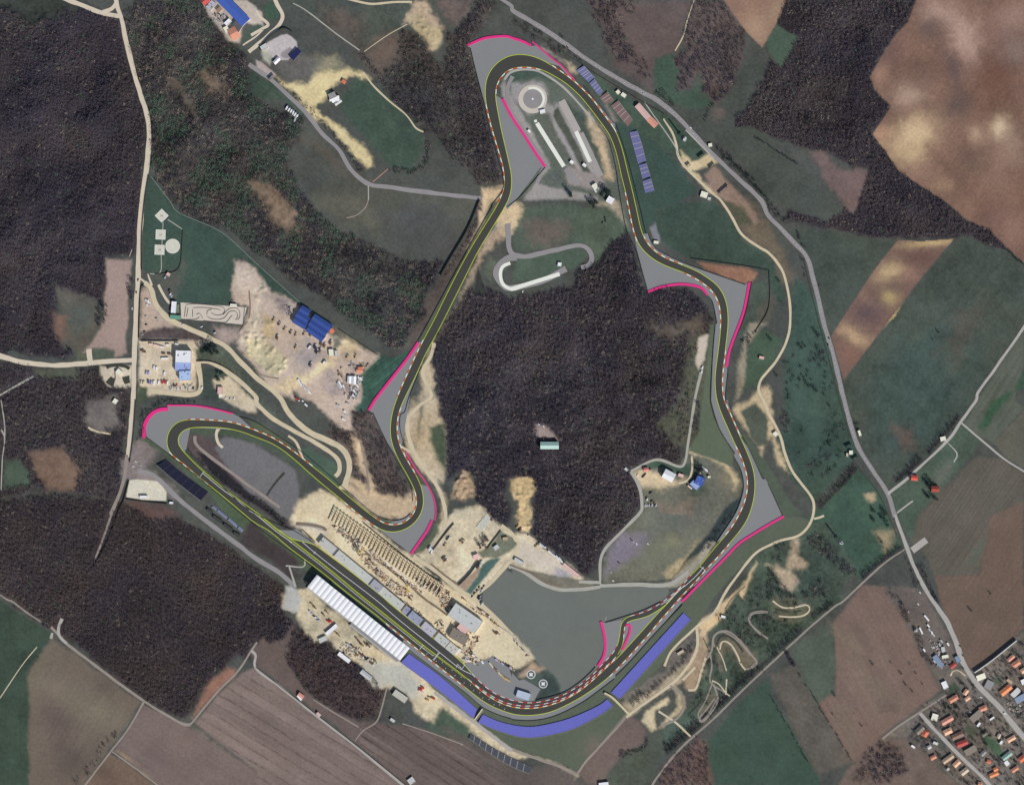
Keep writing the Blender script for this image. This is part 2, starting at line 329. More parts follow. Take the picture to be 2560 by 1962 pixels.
('asphalt_yard', 'K 180,300 300,280 440,250 560,290 610,400 600,540 700,560 740,500 860,580 1000,820 1160,1140 1270,1400 1240,1470 1080,1550 700,860 640,660 520,640 380,650 260,520 180,440', (156,150,146), 8, 6, .1, 0),
('meadow', 'K 690,610 750,560 880,830 1150,1370 1060,1370 780,840 690,690', (84,90,82), 4, 3, .15, 0),
('meadow', 'K 830,480 950,590 1100,700 1290,1090 1350,1320 1260,1280 1120,1010 960,740', (76,88,82), 5, 4, .15, 0),
('meadow', 'K 560,740 640,720 850,1100 1100,1540 1040,1500 800,1100', (98,102,94), 5, 4, .15, 0),
('bare_earth', 'K 1070,650 1110,640 1220,800 1300,900 1400,1440 1320,1420 1250,1100 1160,960 1100,760', (190,168,138), 6, 5, .2, .2),
('asphalt_yard', 'K 850,1270 1100,1350 1270,1390 1320,1500 1240,1590 1050,1540 860,1500', (150,140,134), 6, 4, .1, 0),
('asphalt_yard', 'K 60,320 100,260 560,1090 640,1230 650,1290 500,1480 560,1520 880,1580 1220,1640 1220,1680 330,1680 420,1540 600,1270 100,520', (152,146,140), 5, 4, .1, 0),
('meadow', 'K 520,1480 660,1340 760,1310 860,1480 700,1510', (92,100,96), 5, 4, .25, 0),
('bare_earth', '12 -80,0 60,30 130,80 60,220 -60,300 -160,200', (200,176,140), 8, 7, .15, .2),
('meadow', '12 100,60 600,40 880,80 970,260 820,360 740,560 690,540 640,400 0,440 40,250', (84,98,86), 10, 8, .15, 0),
('dry_grass', '12 120,200 260,180 460,220 460,330 300,400 160,360', (112,100,90), 16, 12, .2, 0),
('grass', '12 640,0 900,20 960,200 800,60', (170,158,138), 8, 8, .2, 0),
('meadow', '12 30,500 500,390 640,450 560,560 200,680 0,690', (82,100,88), 5, 4, .12, 0),
('meadow', '11 2060,560 2150,480 2150,540 2000,640 1990,700 1900,620 1960,480', (92,100,88), 6, 5, .15, 0),
# central hill wood
('woodland_floor', '11 1490,1220 1640,980 1760,780 1880,700 1980,760 2150,820 12 0,820 540,720 540,540 740,540 800,380 960,280 1060,580 1140,780 1260,740 1500,760 1640,900 1720,1060 1640,1150 1560,1160 1540,1400 1550,1680 22 1500,30 1440,400 1400,560 1200,490 1000,600 1060,760 1070,900 950,1080 780,1240 700,1420 600,1480 500,1360 250,1200 170,1120 180,1000 200,750 100,640 0,660 21 2100,700 2080,820 2150,950 2100,1080 1900,920 1850,840 1860,640 1700,600 1590,700 1600,400 1560,200 1540,0 11 1500,1400', (61,56,60), 8, 10, .25, 0),
('dry_grass', '12 1180,1080 1640,1000 1640,1120 1200,1160', (112,100,86), 20, 14, .25, 0),
('grass', '12 1500,1150 1640,1130 1620,1680 22 1580,300 1400,420 1250,200 1400,0', (92,92,76), 14, 12, .25, 0),
('bare_earth', '12 1565,1160 1650,1130 1620,1340 1560,1420 1540,1380', (200,184,166), 3, 2, .08, 0),
('bare_earth', '21 1730,590 1790,590 1850,690 1850,780 1760,840 1640,850 1650,770', (168,142,112), 5, 8, .35, 4.0),
('bare_earth', '22 -20,690 60,640 140,650 190,740 170,830 150,1000 130,1120 70,1090 40,1000 50,860 -10,830', (206,178,132), 5, 8, .25, 2.6),
('bare_earth', '22 180,200 260,210 390,330 340,340 240,330 200,280', (150,132,124), 5, 5, .15, 0),
('bare_earth', '21 1540,1050 1700,930 1780,900 1860,870 2060,1040 2150,1120 22 60,1130 150,1130 300,1260 580,1480 600,1530 400,1590 250,1540 100,1440 0,1400 21 2100,1390 1980,1540 1820,1650 1640,1500 1330,1310 1420,1280 1480,1260', (204,188,158), 5, 6, .2, .3),
('gravel', '22 -20,1230 100,1190 330,1300 560,1480 500,1500 300,1480 100,1380', (200,186,166), 8, 6, .1, .1),
('gravel', '22 380,1400 520,1480 420,1510 340,1470', (168,160,162), 8, 6, .1, .1),
('meadow', 'G 1240,560 1450,680 1520,760 1400,880 1180,1020 1100,1000 950,1000 870,900 1040,800', (116,120,104), 4, 3, .15, 0),
('bare_earth', 'G 650,1330 880,1150 950,1150 680,1530 570,1450', (156,134,114), 3, 2, .12, 0),
('basin', 'G 940,1100 1080,1010 1240,1010 980,1300 760,1590 670,1540 860,1280', (78,102,94), 3, 2, .15, 0),
('verge', '22 -40,1400 100,1440 250,1540 400,1590 700,1560 500,1400 600,1480 760,1540', (120,116,104), 4, 3, .2, 0),
# inner field south-east of the hill
('meadow', '22 760,1500 770,1300 1100,930 1090,740 1000,610 1210,500 1400,560 1480,420 1640,480 1860,560 1940,700 1900,880 1720,1060 1460,1350 1340,1530 780,1550', (114,114,102), 6, 6, .16, 0),
('meadow', '22 1060,560 1210,500 1400,560 1500,520 1510,640 1440,640 1260,560 1150,570', (70,92,80), 5, 4, .15, 0),
('sand', '22 1030,640 1150,580 1260,640 1380,700 1480,660 1400,720 1250,750 1100,740', (204,184,150), 8, 7, .12, 0),
('sand', '22 1480,400 1600,450 1800,530 1870,600 1900,680 1870,770 1840,640 1780,560 1620,480 1480,440', (196,178,140), 6, 5, .16, .2),
('gravel', '22 800,1260 920,1140 1150,1130 1080,1260 900,1400 790,1450', (128,120,130), 20, 14, .1, 0),
('dry_grass', '22 1260,870 1520,830 1530,900 1470,1000 1250,960', (146,130,112), 16, 12, .2, 0),
('sand', '22 1300,1530 1290,1430 1500,1290 1680,1060 1720,1030 1560,1300 1380,1480', (178,160,124), 8, 7, .2, 0),
('meadow', '22 1500,500 1560,480 1600,560 1620,780 1500,780 1520,640', (84,98,86), 12, 8, .15, 0),
('bank', '22 1940,800 1950,860 1720,1160 1600,1270 1460,1370 1350,1500 780,1560 780,1545 1340,1520 1460,1340 1660,1080 1800,900', (58,68,68), 5, 4, .2, 0),
('gravel', '22 1640,1180 1700,1190 1590,1390 1420,1560 1300,1570 1380,1470 1560,1320', (160,152,134), 5, 4, .15, 0),
('bank', '11 1860,560 1910,720 1960,820 1830,780', (60,62,58), 3, 2, .15, 0),
# drawn-in grass of the circuit
('verge', '12 1660,1055 1710,1040 1690,1300 1670,1680 22 1700,150 1860,450 1850,560 1640,480 1480,420 1570,260 1600,0 12 1610,1600 1640,1350', (92,104,86), 3, 2, .06, 0),
('verge', '22 1820,60 1860,140 1990,330 2150,540 23 60,640 190,850 290,960 140,985 0,700 22 2100,650 1900,320', (80,92,80), 3, 2, .1, 0),
('verge', '31 400,-150 500,-100 690,0 900,165 1100,325 1110,400 900,250 640,10', (84,98,82), 2, 1, .05, 0),
('meadow', '02 860,1030 1000,1050 1100,1100 1400,1380 1460,1480 1560,1620 12 1400,20 1210,90 1210,180 1150,220 1140,290 1100,290 1060,60 1000,-60', (64,86,80), 3, 2, .08, 0),
('asphalt_yard', '12 1150,230 1200,190 1240,300 1240,370 1190,340', (128,126,130), 4, 3, .1, 0),
# north-east outside
('meadow', '02 530,590 600,550 800,720 1050,860 1300,950 1400,1050 1600,1260 1640,1330 1500,1430 1400,1340 1000,1060 860,1010', (72,92,80), 5, 4, .15, 0),
('bare_earth', '02 430,510 520,560 540,610 500,600', (190,170,140), 5, 4, .2, 0),
('bare_earth', '02 680,690 740,800 850,1020 880,1010 720,760', (140,126,118), 5, 4, .15, 0),
('bare_earth', '02 200,380 300,430 440,540 420,540 300,460', (150,138,128), 5, 5, .2, 0),
('meadow', '12 1220,100 1400,20 1700,20 1860,160 1930,300 2150,430 13 0,440 100,640 150,800 100,900 0,640 12 2150,600 1960,560 1500,490 1260,370 1200,210', (64,84,76), 4, 4, .15, 0),
('dry_grass', '12 1740,0 2000,0 2150,180 13 200,560 230,680 150,700 80,560 0,440 12 2080,390 1930,280', (116,104,88), 10, 8, .2, 0),
('bare_earth', '12 1560,520 1960,570 2060,620 2010,680 1960,700 1620,590', (150,112,92), 4, 4, .15, 0),
('meadow', '12 2010,690 2150,680 13 0,900 12 2140,980 2040,1110 1990,1200 1900,1180 1960,950', (76,90,82), 4, 4, .15, 0),
('dry_grass', '12 2080,900 13 60,800 30,1000 12 2040,1110', (100,96,84), 10, 8, .2, 0),
('bare_earth', '12 1990,1040 2150,1030 2100,1070 1980,1230 1960,1560 1880,1680 1900,1400', (158,146,124), 6, 5, .2, .2),
('meadow', '12 1990,1220 2100,1080 13 120,1180 30,1400 12 2080,1540 1940,1600', (76,98,80), 8, 6, .12, 0),
('bare_earth', '12 2070,1560 2150,1560 13 30,1620 23 20,60 60,240 140,480 180,610 80,540 30,300 22 2100,460 2000,300 1850,90 1880,40 2000,10', (198,176,140), 5, 5, .16, .1),
('meadow', '22 1920,90 2050,20 2150,160 2150,380 2060,400 2000,310', (88,96,86), 5, 4, .12, 0),
('sand', 'Q 0,340 60,370 220,540 440,450 540,400 680,560 560,620 460,640 230,720 340,780 400,900 530,980 640,1040 720,1180 540,1120 350,900 200,730 60,620', (204,184,146), 4, 3, .12, .1),
('bare_earth', 'Q 450,800 610,650 900,940 1200,1240 1380,1500 1440,1640 1300,1680 1180,1400 960,1340 760,1200 590,1110', (150,126,110), 5, 4, .14, 0),
('meadow', 'Q 1000,1680 920,1500 780,1240 940,1330 1160,1420 1300,1680', (92,94,78), 8, 6, .15, 0),
('meadow', '23 160,600 60,300 140,240 13 150,1250 190,900 220,640 320,700 440,900 520,1230 600,1600 23 640,10 700,240 760,480 560,640 380,860', (66,88,80), 8, 8, .16, 0),
('meadow', '13 160,260 560,260 900,330 1060,350 880,590 720,830 530,1100 470,930 400,680 340,500', (74,84,78), 6, 6, .14, 0),
('ploughed_field', '13 1090,338 1300,348 1560,328 1300,640 1000,1030 640,1510 600,1400 530,1140 740,820 890,590 1040,400', (118,94,84), 2, .6, .1, 0),
('meadow', '13 1565,330 1720,330 2000,440 2150,560 2150,1050 1900,1430 1720,1680 23 1600,170 1480,320 1180,640 1010,770 900,600 760,380 690,190 13 620,1540 1000,1050 1300,650', (74,84,78), 4, 4, .16, 0),
('meadow', '13 900,1400 1300,1100 1700,1050 1800,1400 1600,1680 23 1500,260 1100,500 900,300 13 820,1600', (66,84,80), 40, 26, .18, 0),
('dry_grass', '13 1500,1250 1620,1000 1760,900 1700,1150 1560,1400', (92,86,76), 30, 20, .15, 0),
('dry_grass', '23 1080,250 1200,230 1240,420 1130,430', (110,92,82), 20, 14, .15, 0),
('ploughed_field', '13 1760,1680 1900,1460 2150,1080 2150,1400 2060,1680 23 2150,60 1900,360 1760,300 1650,200 1760,0', (92,96,84), 3, 2, .12, 0),
('meadow', '13 2150,1440 2060,1600 2000,1680 23 1820,240 1760,230 1880,0 2000,-60 2150,-100', (62,94,74), 6, 4, .14, 0),
('ploughed_field', '23 1900,360 2150,80 2150,580 1980,470', (98,96,84), 3, 2, .15, 0),
('meadow', '23 1030,800 1500,360 1640,200 1780,340 1720,460 1280,940 1200,1180 1090,960', (78,96,84), 5, 4, .15, 0),
('dry_grass', '23 1400,560 1500,520 1560,480 1560,560 1460,700 1360,740', (104,108,96), 10, 8, .15, 0),
('ploughed_field', '23 1200,1190 1290,930 1740,480 1980,490 2150,620 2150,880 1880,1000 1840,1250 1760,1460 1400,1480 1320,1300', (96,90,80), 5, 4, .12, 0),
('ploughed_field', '23 1880,980 2150,860 2150,1680 33 2150,370 1720,720 1640,640 1500,330 1430,30 23 1400,1480 1780,1460', (110,92,80), 5, 4, .1, 0),
('meadow', '23 400,930 760,580 960,780 1050,1080 1140,1230 760,1500 640,1330 300,1000', (66,92,80), 6, 5, .14, 0),
('bare_earth', '23 820,780 900,770 900,830 870,860 830,840', (178,158,124), 4, 4, .12, 0),
('bare_earth', '23 890,1130 1050,1100 1060,1180 1000,1290 950,1200', (158,142,112), 10, 7, .15, 0),
('meadow', '23 100,1180 250,1140 380,1020 500,1000 640,1250 760,1440 620,1560 650,1670 33 560,180 300,400 0,660 32 2000,800 1850,950 1550,1230 1300,1330 1250,1220 1450,1060 1560,880 1600,550 1700,300 1900,40 22 2050,1290 23 0,1230', (76,92,82), 6, 6, .22, 0),
('bare_earth', '23 210,1160 260,1160 250,1300 330,1370 290,1430 200,1420 250,1540 200,1600 120,1560 40,1400 0,1380 160,1420', (178,158,132), 6, 6, .2, .5),
('meadow', '32 1660,420 2150,180 33 380,120 330,330 32 2000,800 1800,960 1660,900 1620,640', (70,84,74), 10, 10, .35, .3),
('dry_grass', '32 1700,440 1820,400 2000,560 2060,640 1960,720 1880,600 1800,520 1760,640 1820,760 1740,700', (118,110,92), 6, 8, .3, .4),
('dry_grass', '33 40,130 200,120 350,150 370,240 220,290 60,280', (108,108,86), 8, 8, .3, .4),
('dry_grass', '32 1560,1060 1700,900 1780,960 1660,1120 1580,1180', (110,108,92), 8, 8, .3, .3),
('bare_earth', '32 1560,340 1650,240 1620,420 1660,520 1560,600', (186,162,130), 5, 6, .25, .3),
('bare_earth', '32 1310,830 1420,900 1450,1040 1350,1150 1250,1190 1260,1160 1350,1100 1400,1020 1380,920', (176,160,128), 5, 5, .25, .2),
('bare_earth', '32 1560,330 1800,130 1950,0 22 2060,1360 1950,1680 32 1900,60 1740,300 1620,400', (206,180,140), 4, 4, .14, .1),
('bare_earth', '32 1450,600 1560,500 1660,560 1640,620 1560,880 1460,860 1440,800 1340,830', (172,148,122), 6, 5, .18, 0),
('bare_earth', '32 1300,740 1400,680 1480,640 1460,760 1340,850 1100,1010 940,1160 780,1330 900,1010 960,960 1150,850', (172,158,134), 6, 6, .2, .1),
('bare_earth', '32 1120,1060 1300,950 1330,980 1200,1060 1190,1130 1220,1200 1180,1230 1100,1140', (206,188,152), 4, 4, .12, 0),
('bare_earth', '32 830,900 1030,860 1180,760 1300,700 1290,640 1340,560 1500,400 1540,380 1540,520 1480,640 1340,740 1230,860 980,1000', (112,106,98), 6, 6, .25, .3),
('ploughed_field', '32 960,1100 1090,1140 1140,1240 1130,1330 900,1440 780,1640 830,1680 620,1680 550,1570 720,1370', (114,98,90), 6, 6, .15, 0),
('meadow', '32 1140,1240 1260,1240 1300,1350 1250,1480 1160,1640 1130,1680 830,1680 800,1600 920,1440 1130,1330', (84,92,82), 8, 7, .15, 0),
('meadow', '32 1880,1020 2150,780 33 20,920 420,1600 450,1680 32 1680,1680 1640,1500 1620,1340', (64,86,76), 4, 3, .1, 0),
('woodland_floor', '32 1200,1680 1300,1500 1560,1260 1640,1330 1640,1500 1680,1680', (98,80,72), 10, 10, .25, 0),
('meadow', '33 0,760 180,680 230,640 250,720 700,1480 520,1560 420,1600', (100,94,88), 6, 5, .14, 0),
('meadow', '33 190,540 330,440 560,330 560,700 570,1000 420,1000 260,720', (88,100,90), 16, 12, .12, 0),
('ploughed_field', '33 560,300 790,0 980,10 1110,150 1300,600 1450,880 1300,1000 950,1280 820,1450 700,1480 560,1250 420,990 570,900', (120,100,90), 5, 4, .1, 0),
('dry_grass', '33 560,330 680,360 900,760 1130,1050 1000,1100 800,800', (128,112,96), 18, 12, .1, 0),
('dry_grass', '33 540,1010 640,1000 780,1300 720,1420 580,1200', (124,108,94), 18, 12, .1, 0),
('dry_grass', '33 980,10 1200,0 1330,60 1500,400 1640,660 1540,680 1460,880 1300,600', (112,102,94), 6, 6, .2, 0),
('village_ground', '33 1720,720 1900,560 2150,390 2150,1700 1640,1700 1500,1560 1180,1280 1000,1280 1300,1010 1500,900 1440,780 1560,700', (112,103,94), 5, 5, .35, 0),
('garden', 'V 600,540 700,500 760,580 640,640', (74,86,68), 5, 4, .3, 0), ('garden', 'V 1000,1060 1180,1180 1280,1340 1180,1360 1040,1220', (70,88,68), 5, 4, .3, 0), ('garden', 'V 830,960 960,1020 900,1150 800,1060', (84,88,72), 5, 4, .3, 0), ('garden', 'V 1130,430 1230,400 1220,500 1130,520', (80,86,70), 5, 4, .3, 0), ('garden', 'V 470,1140 590,1180 560,1280 480,1250', (82,84,72), 5, 4, .3, 0),
('dry_grass', '33 700,1500 950,1290 1180,1290 1480,1560 1640,1700 600,1700', (118,102,92), 6, 6, .18, 0),
('woodland_floor', '33 820,1420 950,1300 1100,1360 1180,1560 1000,1680 700,1640', (96,82,76), 10, 8, .25, 0),
# north-east top
('dry_grass', '02 590,0 1560,0 1480,100 1390,400 1250,480 1180,640 1200,760 1080,700 900,560 850,430 770,300 690,130', (104,90,86), 12, 10, .18, 0),
('grass', '02 260,120 590,0 700,180 770,420 740,540 520,420 340,250', (88,90,84), 8, 7, .1, 0),
('meadow', '02 1200,480 1340,440 1420,560 1380,740 1500,760 1580,680 1600,780 1720,880 1640,920 1500,920 1350,880 1220,780', (70,92,80), 8, 7, .14, 0),
('meadow', '02 1640,920 1740,880 1900,700 1990,400 2120,560 2100,640 1990,880 1880,960 1890,1080 2000,1060 2150,1140 03 0,1200 300,1440 420,1560 500,1680 13 600,60 560,200 380,170 160,90 0,-40 02 1960,1400 1750,1200 1560,1040 1520,960', (78,84,80), 6, 6, .12, 0),
('dry_grass', '02 1660,940 1780,900 1800,1000 1690,1020', (110,98,90), 10, 8, .15, 0),
('dry_grass', '03 350,1280 480,1260 520,1350 620,1440 730,1410 850,1420 830,1640 13 760,80 700,140 640,60 03 480,1500', (122,102,98), 8, 7, .18, 0),
('woodland_floor', '02 1530,0 1750,0 1960,260 1960,440 1870,700 1720,880 1590,780 1610,620 1560,600 1480,740 1390,770 1410,600 1340,480 1460,420 1440,280 1490,100', (88,78,76), 8, 8, .25, 0),
('woodland_floor', '03 160,0 1260,0 1180,180 1050,320 900,570 860,650 900,760 1030,900 880,1130 1000,1290 1100,1440 1400,1640 13 1500,20 1640,150 1870,260 2000,400 1950,420 1700,300 1560,315 1200,320 900,310 560,240 120,180 180,90 500,190 650,60 740,130 780,0 03 860,1400 720,1400 500,1270 350,1260 0,1150 02 2000,1060 1890,1080 1880,980 2000,870 2120,640 2150,500 03 100,560 250,310 60,210 -20,310', (60,54,57), 6, 8, .22, 0),
('meadow', '03 60,210 250,310 190,440 110,560 0,440 -10,330', (78,98,86), 4, 3, .1, 0),
('ploughed_field', '02 1740,-60 2160,-60 03 190,-40 150,20 90,160 0,320 02 2100,400 1960,260 1850,110', (146,116,98), 3, 1, .1, 0),
('ploughed_field', '03 1270,-80 2300,-80 2300,1700 13 2150,530 2000,400 1870,260 1640,150 1500,20 03 1400,1640 1100,1440 1000,1290 880,1130 1030,900 900,760 855,650 900,570 1050,320 1180,180', (124,96,82), 3, 1, .2, 0),
('hedge_shade_ground', '23 418,900 580,722 730,555 752,578 600,752 440,922', (58,60,56), 4, 5, .3, 0), ('hedge_shade_ground', '32 1265,1370 1480,1195 1680,1015 1880,845 2080,660 2150,600 2150,650 1900,880 1700,1080 1500,1255 1300,1410', (54,56,54), 5, 6, .3, 0), ('hedge_shade_ground', '33 0,600 100,520 200,440 290,350 310,375 210,460 110,545 10,640', (54,56,54), 5, 6, .3, 0),  # ground painted dark under the hedge belts, standing in for their shade
('hedge_shade_ground', '33 380,265 470,190 545,140 555,155 480,215 395,285', (58,60,56), 4, 5, .3, 0), ('hedge_shade_ground', '23 1050,680 1170,580 1280,468 1302,492 1190,602 1070,702', (60,58,58), 4, 5, .3, 0), ('hedge_shade_ground', '23 1335,430 1440,305 1500,255 1600,120 1620,135 1515,280 1455,335 1350,450', (62,58,58), 4, 5, .3, 0), ('hedge_shade_ground', '23 785,1478 1000,1298 1120,1208 1135,1232 1010,1330 805,1502', (56,58,56), 4, 5, .3, 0),
# south-west fields
('meadow', '30 -100,90 0,130 250,290 400,370 440,440 260,700 240,1100 240,1750 -100,1750', (62,80,70), 5, 4, .15, 0),
('ploughed_field', '30 440,440 560,530 1190,980 920,1390 680,1720 240,1720 250,1100 230,760', (112,100,88), 8, 6, .1, 0),
('ploughed_field', '30 1210,1000 1400,1100 1560,1190 1640,1230 2150,1560 31 0,1600 0,1720 30 1340,1700 960,1390', (120,104,97), 4, 3, .1, 0),
('ploughed_field', '30 930,1410 1100,1520 1330,1700 680,1700', (116,98,84), 4, 3, .12, 0),
('ploughed_field', '30 1640,1160 1830,920 2050,730 2150,680 31 200,860 850,1370 1240,1690 0,1690 30 2150,1560', (126,110,102), 4, 3, .09, 0),
('bare_earth', '30 1980,720 1960,790 1820,900 1620,1120 1640,1050 1760,800 1900,710', (152,112,94), 6, 5, .15, 0),
('ploughed_field', '31 -60,560 60,450 120,500 240,440 330,280 250,640 420,880 480,960 700,1080 860,1160 1010,1150 1250,1180 1500,1230 1780,1330 2150,1560 2150,1700 1280,1700 860,1340 500,1060 0,660', (106,92,86), 5, 5, .12, 0),
('meadow', '31 1550,1040 1700,1080 1800,1180 1860,1230 1780,1330 1500,1230 1440,1170', (78,96,84), 8, 6, .15, 0),
('bare_earth', '21 240,1640 400,1600 31 430,40 740,290 900,460 1190,640 1240,650 1500,870 1860,1160 2150,1370 32 0,1380 440,1510 550,1580 530,1600 400,1520 200,1440 31 2150,1460 1800,1220 1560,1030 1500,1160 1350,1080 1300,950 1250,880 1000,840 850,660 600,460 480,480 380,380 330,200 200,180', (204,188,156), 5, 6, .2, .15),
('gravel', '31 900,680 1080,640 1240,660 1370,820 1340,960 1250,900 1130,820 1000,840', (186,182,168), 14, 9, .08, 0),
('gravel', '21 250,1560 320,1560 31 380,120 340,220 210,190 260,60', (178,176,170), 6, 5, .08, 0),
('dry_grass', '31 1560,1200 1780,1280 2150,1500 32 160,1540 380,1470 540,1600 600,1700 0,1700 31 2000,1600', (104,94,88), 8, 8, .14, 0),
('verge', '31 1240,575 1290,540 1740,890 2020,1080 2150,1130 32 150,1140 450,1060 860,790 1430,160 1560,0 22 1790,1330 2000,1150 2150,1060 23 0,1060 140,985 250,975 330,1000 370,1040 250,1150 0,1200 22 2150,1240 2020,1310 1830,1500 1680,1680 32 1560,330 1330,540 1250,680 1080,830 900,960 960,1080 540,1570 440,1500 0,1370 31 2150,1370 1860,1150 1500,880', (88,98,84), 2, 1, .05, 0),
('infield', '21 2150,1450 2090,1420 1960,1560 31 1905,60 1900,140 1950,220 2150,410 32 0,420 150,580 260,700 350,760 400,880 410,910 560,860 740,680 800,620 870,500 930,300 1100,240 1290,110 1320,60 22 1310,1560 1000,1560 700,1575 400,1600 250,1550 100,1440 0,1420', (110,113,106), 2, .5, .03, 0),
# paddock
('bare_earth', '21 360,840 540,760 620,790 760,900 1030,1100 1270,1290 1500,1480 1820,1650 31 1850,120 1960,230 2150,430 32 0,430 180,610 130,640 50,690 31 2090,700 1960,590 1900,640 1750,660 1500,480 1100,150 900,10 700,-150 21 500,1210 340,1050 300,1000', (214,195,160), 5, 5, .14, .15),
('gravel', '21 340,1030 560,1060 620,1110 560,1170 400,1090', (206,192,166), 5, 4, .1, 0),
('bare_earth', '32 20,420 180,610 130,640 30,700 31 2080,690 1960,600 1850,470 1880,330', (212,196,162), 5, 4, .08, 0),
('bare_earth', '32 170,640 280,700 90,780 50,760', (176,152,126), 5, 4, .14, 0),
('meadow', '32 90,780 300,705 380,780 405,910 190,975 240,870 130,830', (84,98,92), 4, 3, .12, 0),
('meadow', '32 260,740 340,760 400,850 405,910 190,970 240,880', (62,76,74), 10, 6, .1, 0),
]
# lighter or darker soil inside the ploughed land: x, y, radius x, radius y, angle deg, colour, strength (read on the sheet named)
BL = [('03',1650,300,150,260,-20,(184,152,136),.9),('03',1420,100,160,120,20,(176,146,130),.8),('03',1350,250,110,110,30,(104,86,80),.8),('03',1000,420,120,160,20,(110,86,80),.7),('03',1150,800,170,110,-10,(176,148,128),.8),
 ('03',1230,1120,230,150,-20,(206,178,140),.95),('03',1180,1290,170,150,0,(196,168,130),.8),('03',960,1120,90,90,0,(178,140,112),.8),('03',950,620,80,120,20,(160,126,108),.8),('03',1950,1090,110,100,10,(206,180,148),.95),('03',1740,1120,70,80,0,(184,156,130),.7),
 ('03',1600,880,150,110,-30,(96,80,74),.85),('03',1560,600,60,220,-20,(96,80,80),.7),('03',1900,620,180,300,10,(110,78,66),.8),('03',2050,1200,120,120,0,(170,144,124),.5),('03',2050,1330,180,120,0,(152,124,106),.6),('03',1450,1560,100,90,0,(170,140,112),.6),('03',1700,1350,160,120,0,(106,86,76),.6),('03',1300,620,140,100,0,(104,82,72),.4),
 ('03',2000,250,200,200,0,(136,108,98),.7),('03',2080,150,140,120,0,(158,130,116),.6),('03',2080,430,120,140,0,(132,118,108),.5),('03',1250,1450,160,120,0,(150,118,102),.6),('03',1880,1500,220,120,20,(140,112,96),.5),
 ('13',1900,120,150,160,0,(110,84,76),.5),('13',1650,60,120,100,0,(140,108,90),.6),('13',2050,300,140,160,0,(150,116,102),.5),
 ('13',1330,355,260,45,-4,(188,162,118),.95),('13',1020,600,150,90,-20,(186,160,122),.95),('13',1020,815,75,75,-30,(170,148,104),.95),('13',1040,970,110,70,-40,(178,154,108),.9),('13',720,1130,170,75,30,(186,156,120),.95),('13',840,940,150,110,-40,(92,76,78),.85),('13',1280,480,160,70,0,(104,78,70),.7),('13',1050,730,90,40,0,(104,88,78),.6),('13',1180,620,90,80,-50,(150,116,100),.7),
 ('13',700,1300,110,100,0,(134,100,84),.7),('13',780,780,60,170,-45,(140,112,94),.5),
 ('02',2060,250,100,120,0,(168,140,116),.8),('02',1850,60,90,90,0,(130,102,90),.6),('03',60,100,70,110,20,(160,136,112),.7),
 ('30',480,860,240,150,20,(126,114,100),.8),('30',820,1080,260,120,30,(126,116,98),.8),('30',480,1150,150,170,0,(100,86,80),.8),('30',560,1450,220,220,0,(92,80,74),.8),('30',900,850,130,100,0,(98,90,80),.6),('30',320,700,60,260,20,(120,110,92),.6),
 ('30',1050,1440,100,25,30,(150,130,104),.8),('30',1200,1590,90,30,30,(170,148,112),.7),('30',860,1560,160,80,30,(98,80,70),.7),('30',1320,1480,200,120,20,(112,96,92),.6),('30',1750,1300,200,40,32,(140,124,112),.7),('31',150,1300,260,120,30,(118,100,92),.6),
 ('33',700,780,60,420,-30,(132,114,98),.6),('33',960,650,60,420,-30,(128,110,98),.5),('33',800,500,50,380,-30,(108,92,84),.5),('33',1000,1050,260,90,0,(104,88,82),.6),('33',1900,200,200,150,0,(104,88,76),.5),('23',1950,1250,200,180,0,(100,82,72),.6),('23',1560,900,160,60,-45,(96,94,84),.6),('23',1750,1290,120,40,-55,(86,98,86),.7),
 ('32',700,1350,120,100,0,(126,108,100),.6),('22',1350,1000,200,160,0,(98,104,98),.6),('22',1250,1250,200,130,0,(120,122,102),.6),('22',1350,1180,90,60,0,(140,134,104),.6),('22',1820,680,90,80,0,(150,136,112),.6),
 ('32',300,300,500,240,0,(108,114,108),.3),('32',560,560,260,160,0,(112,114,108),.5)]
STEP = 2.2
gx = np.arange(-46, 2608, STEP); gy = np.arange(-46, 2010, STEP)
X, Y = np.meshgrid(gx, gy)
NW = [fbm(X, Y, 46, 11)+.6*fbm(X, Y, 11, 12, 3), fbm(X, Y, 46, 31)+.6*fbm(X, Y, 11, 32, 3)]
MOT = fbm(X, Y, 150, 51, 3)*.8 + fbm(X, Y, 38, 61, 4)*1.2 + fbm(X, Y, 6, 71, 2)*.8
HUE = fbm(X, Y, 90, 81, 4)
RGB = np.zeros(X.shape+(3,)); ID = np.zeros(X.shape, np.int32); Z = np.zeros(X.shape)
BUMP = fbm(X, Y, 13, 91, 2)*2.4
HILL = fbm(X, Y, 120, 191, 3)*30; WN = [k for k, g in enumerate(GP) if g[0] == 'woodland_floor']; HILLY = {WN[i] for i in (0, 7, 8, 12)}
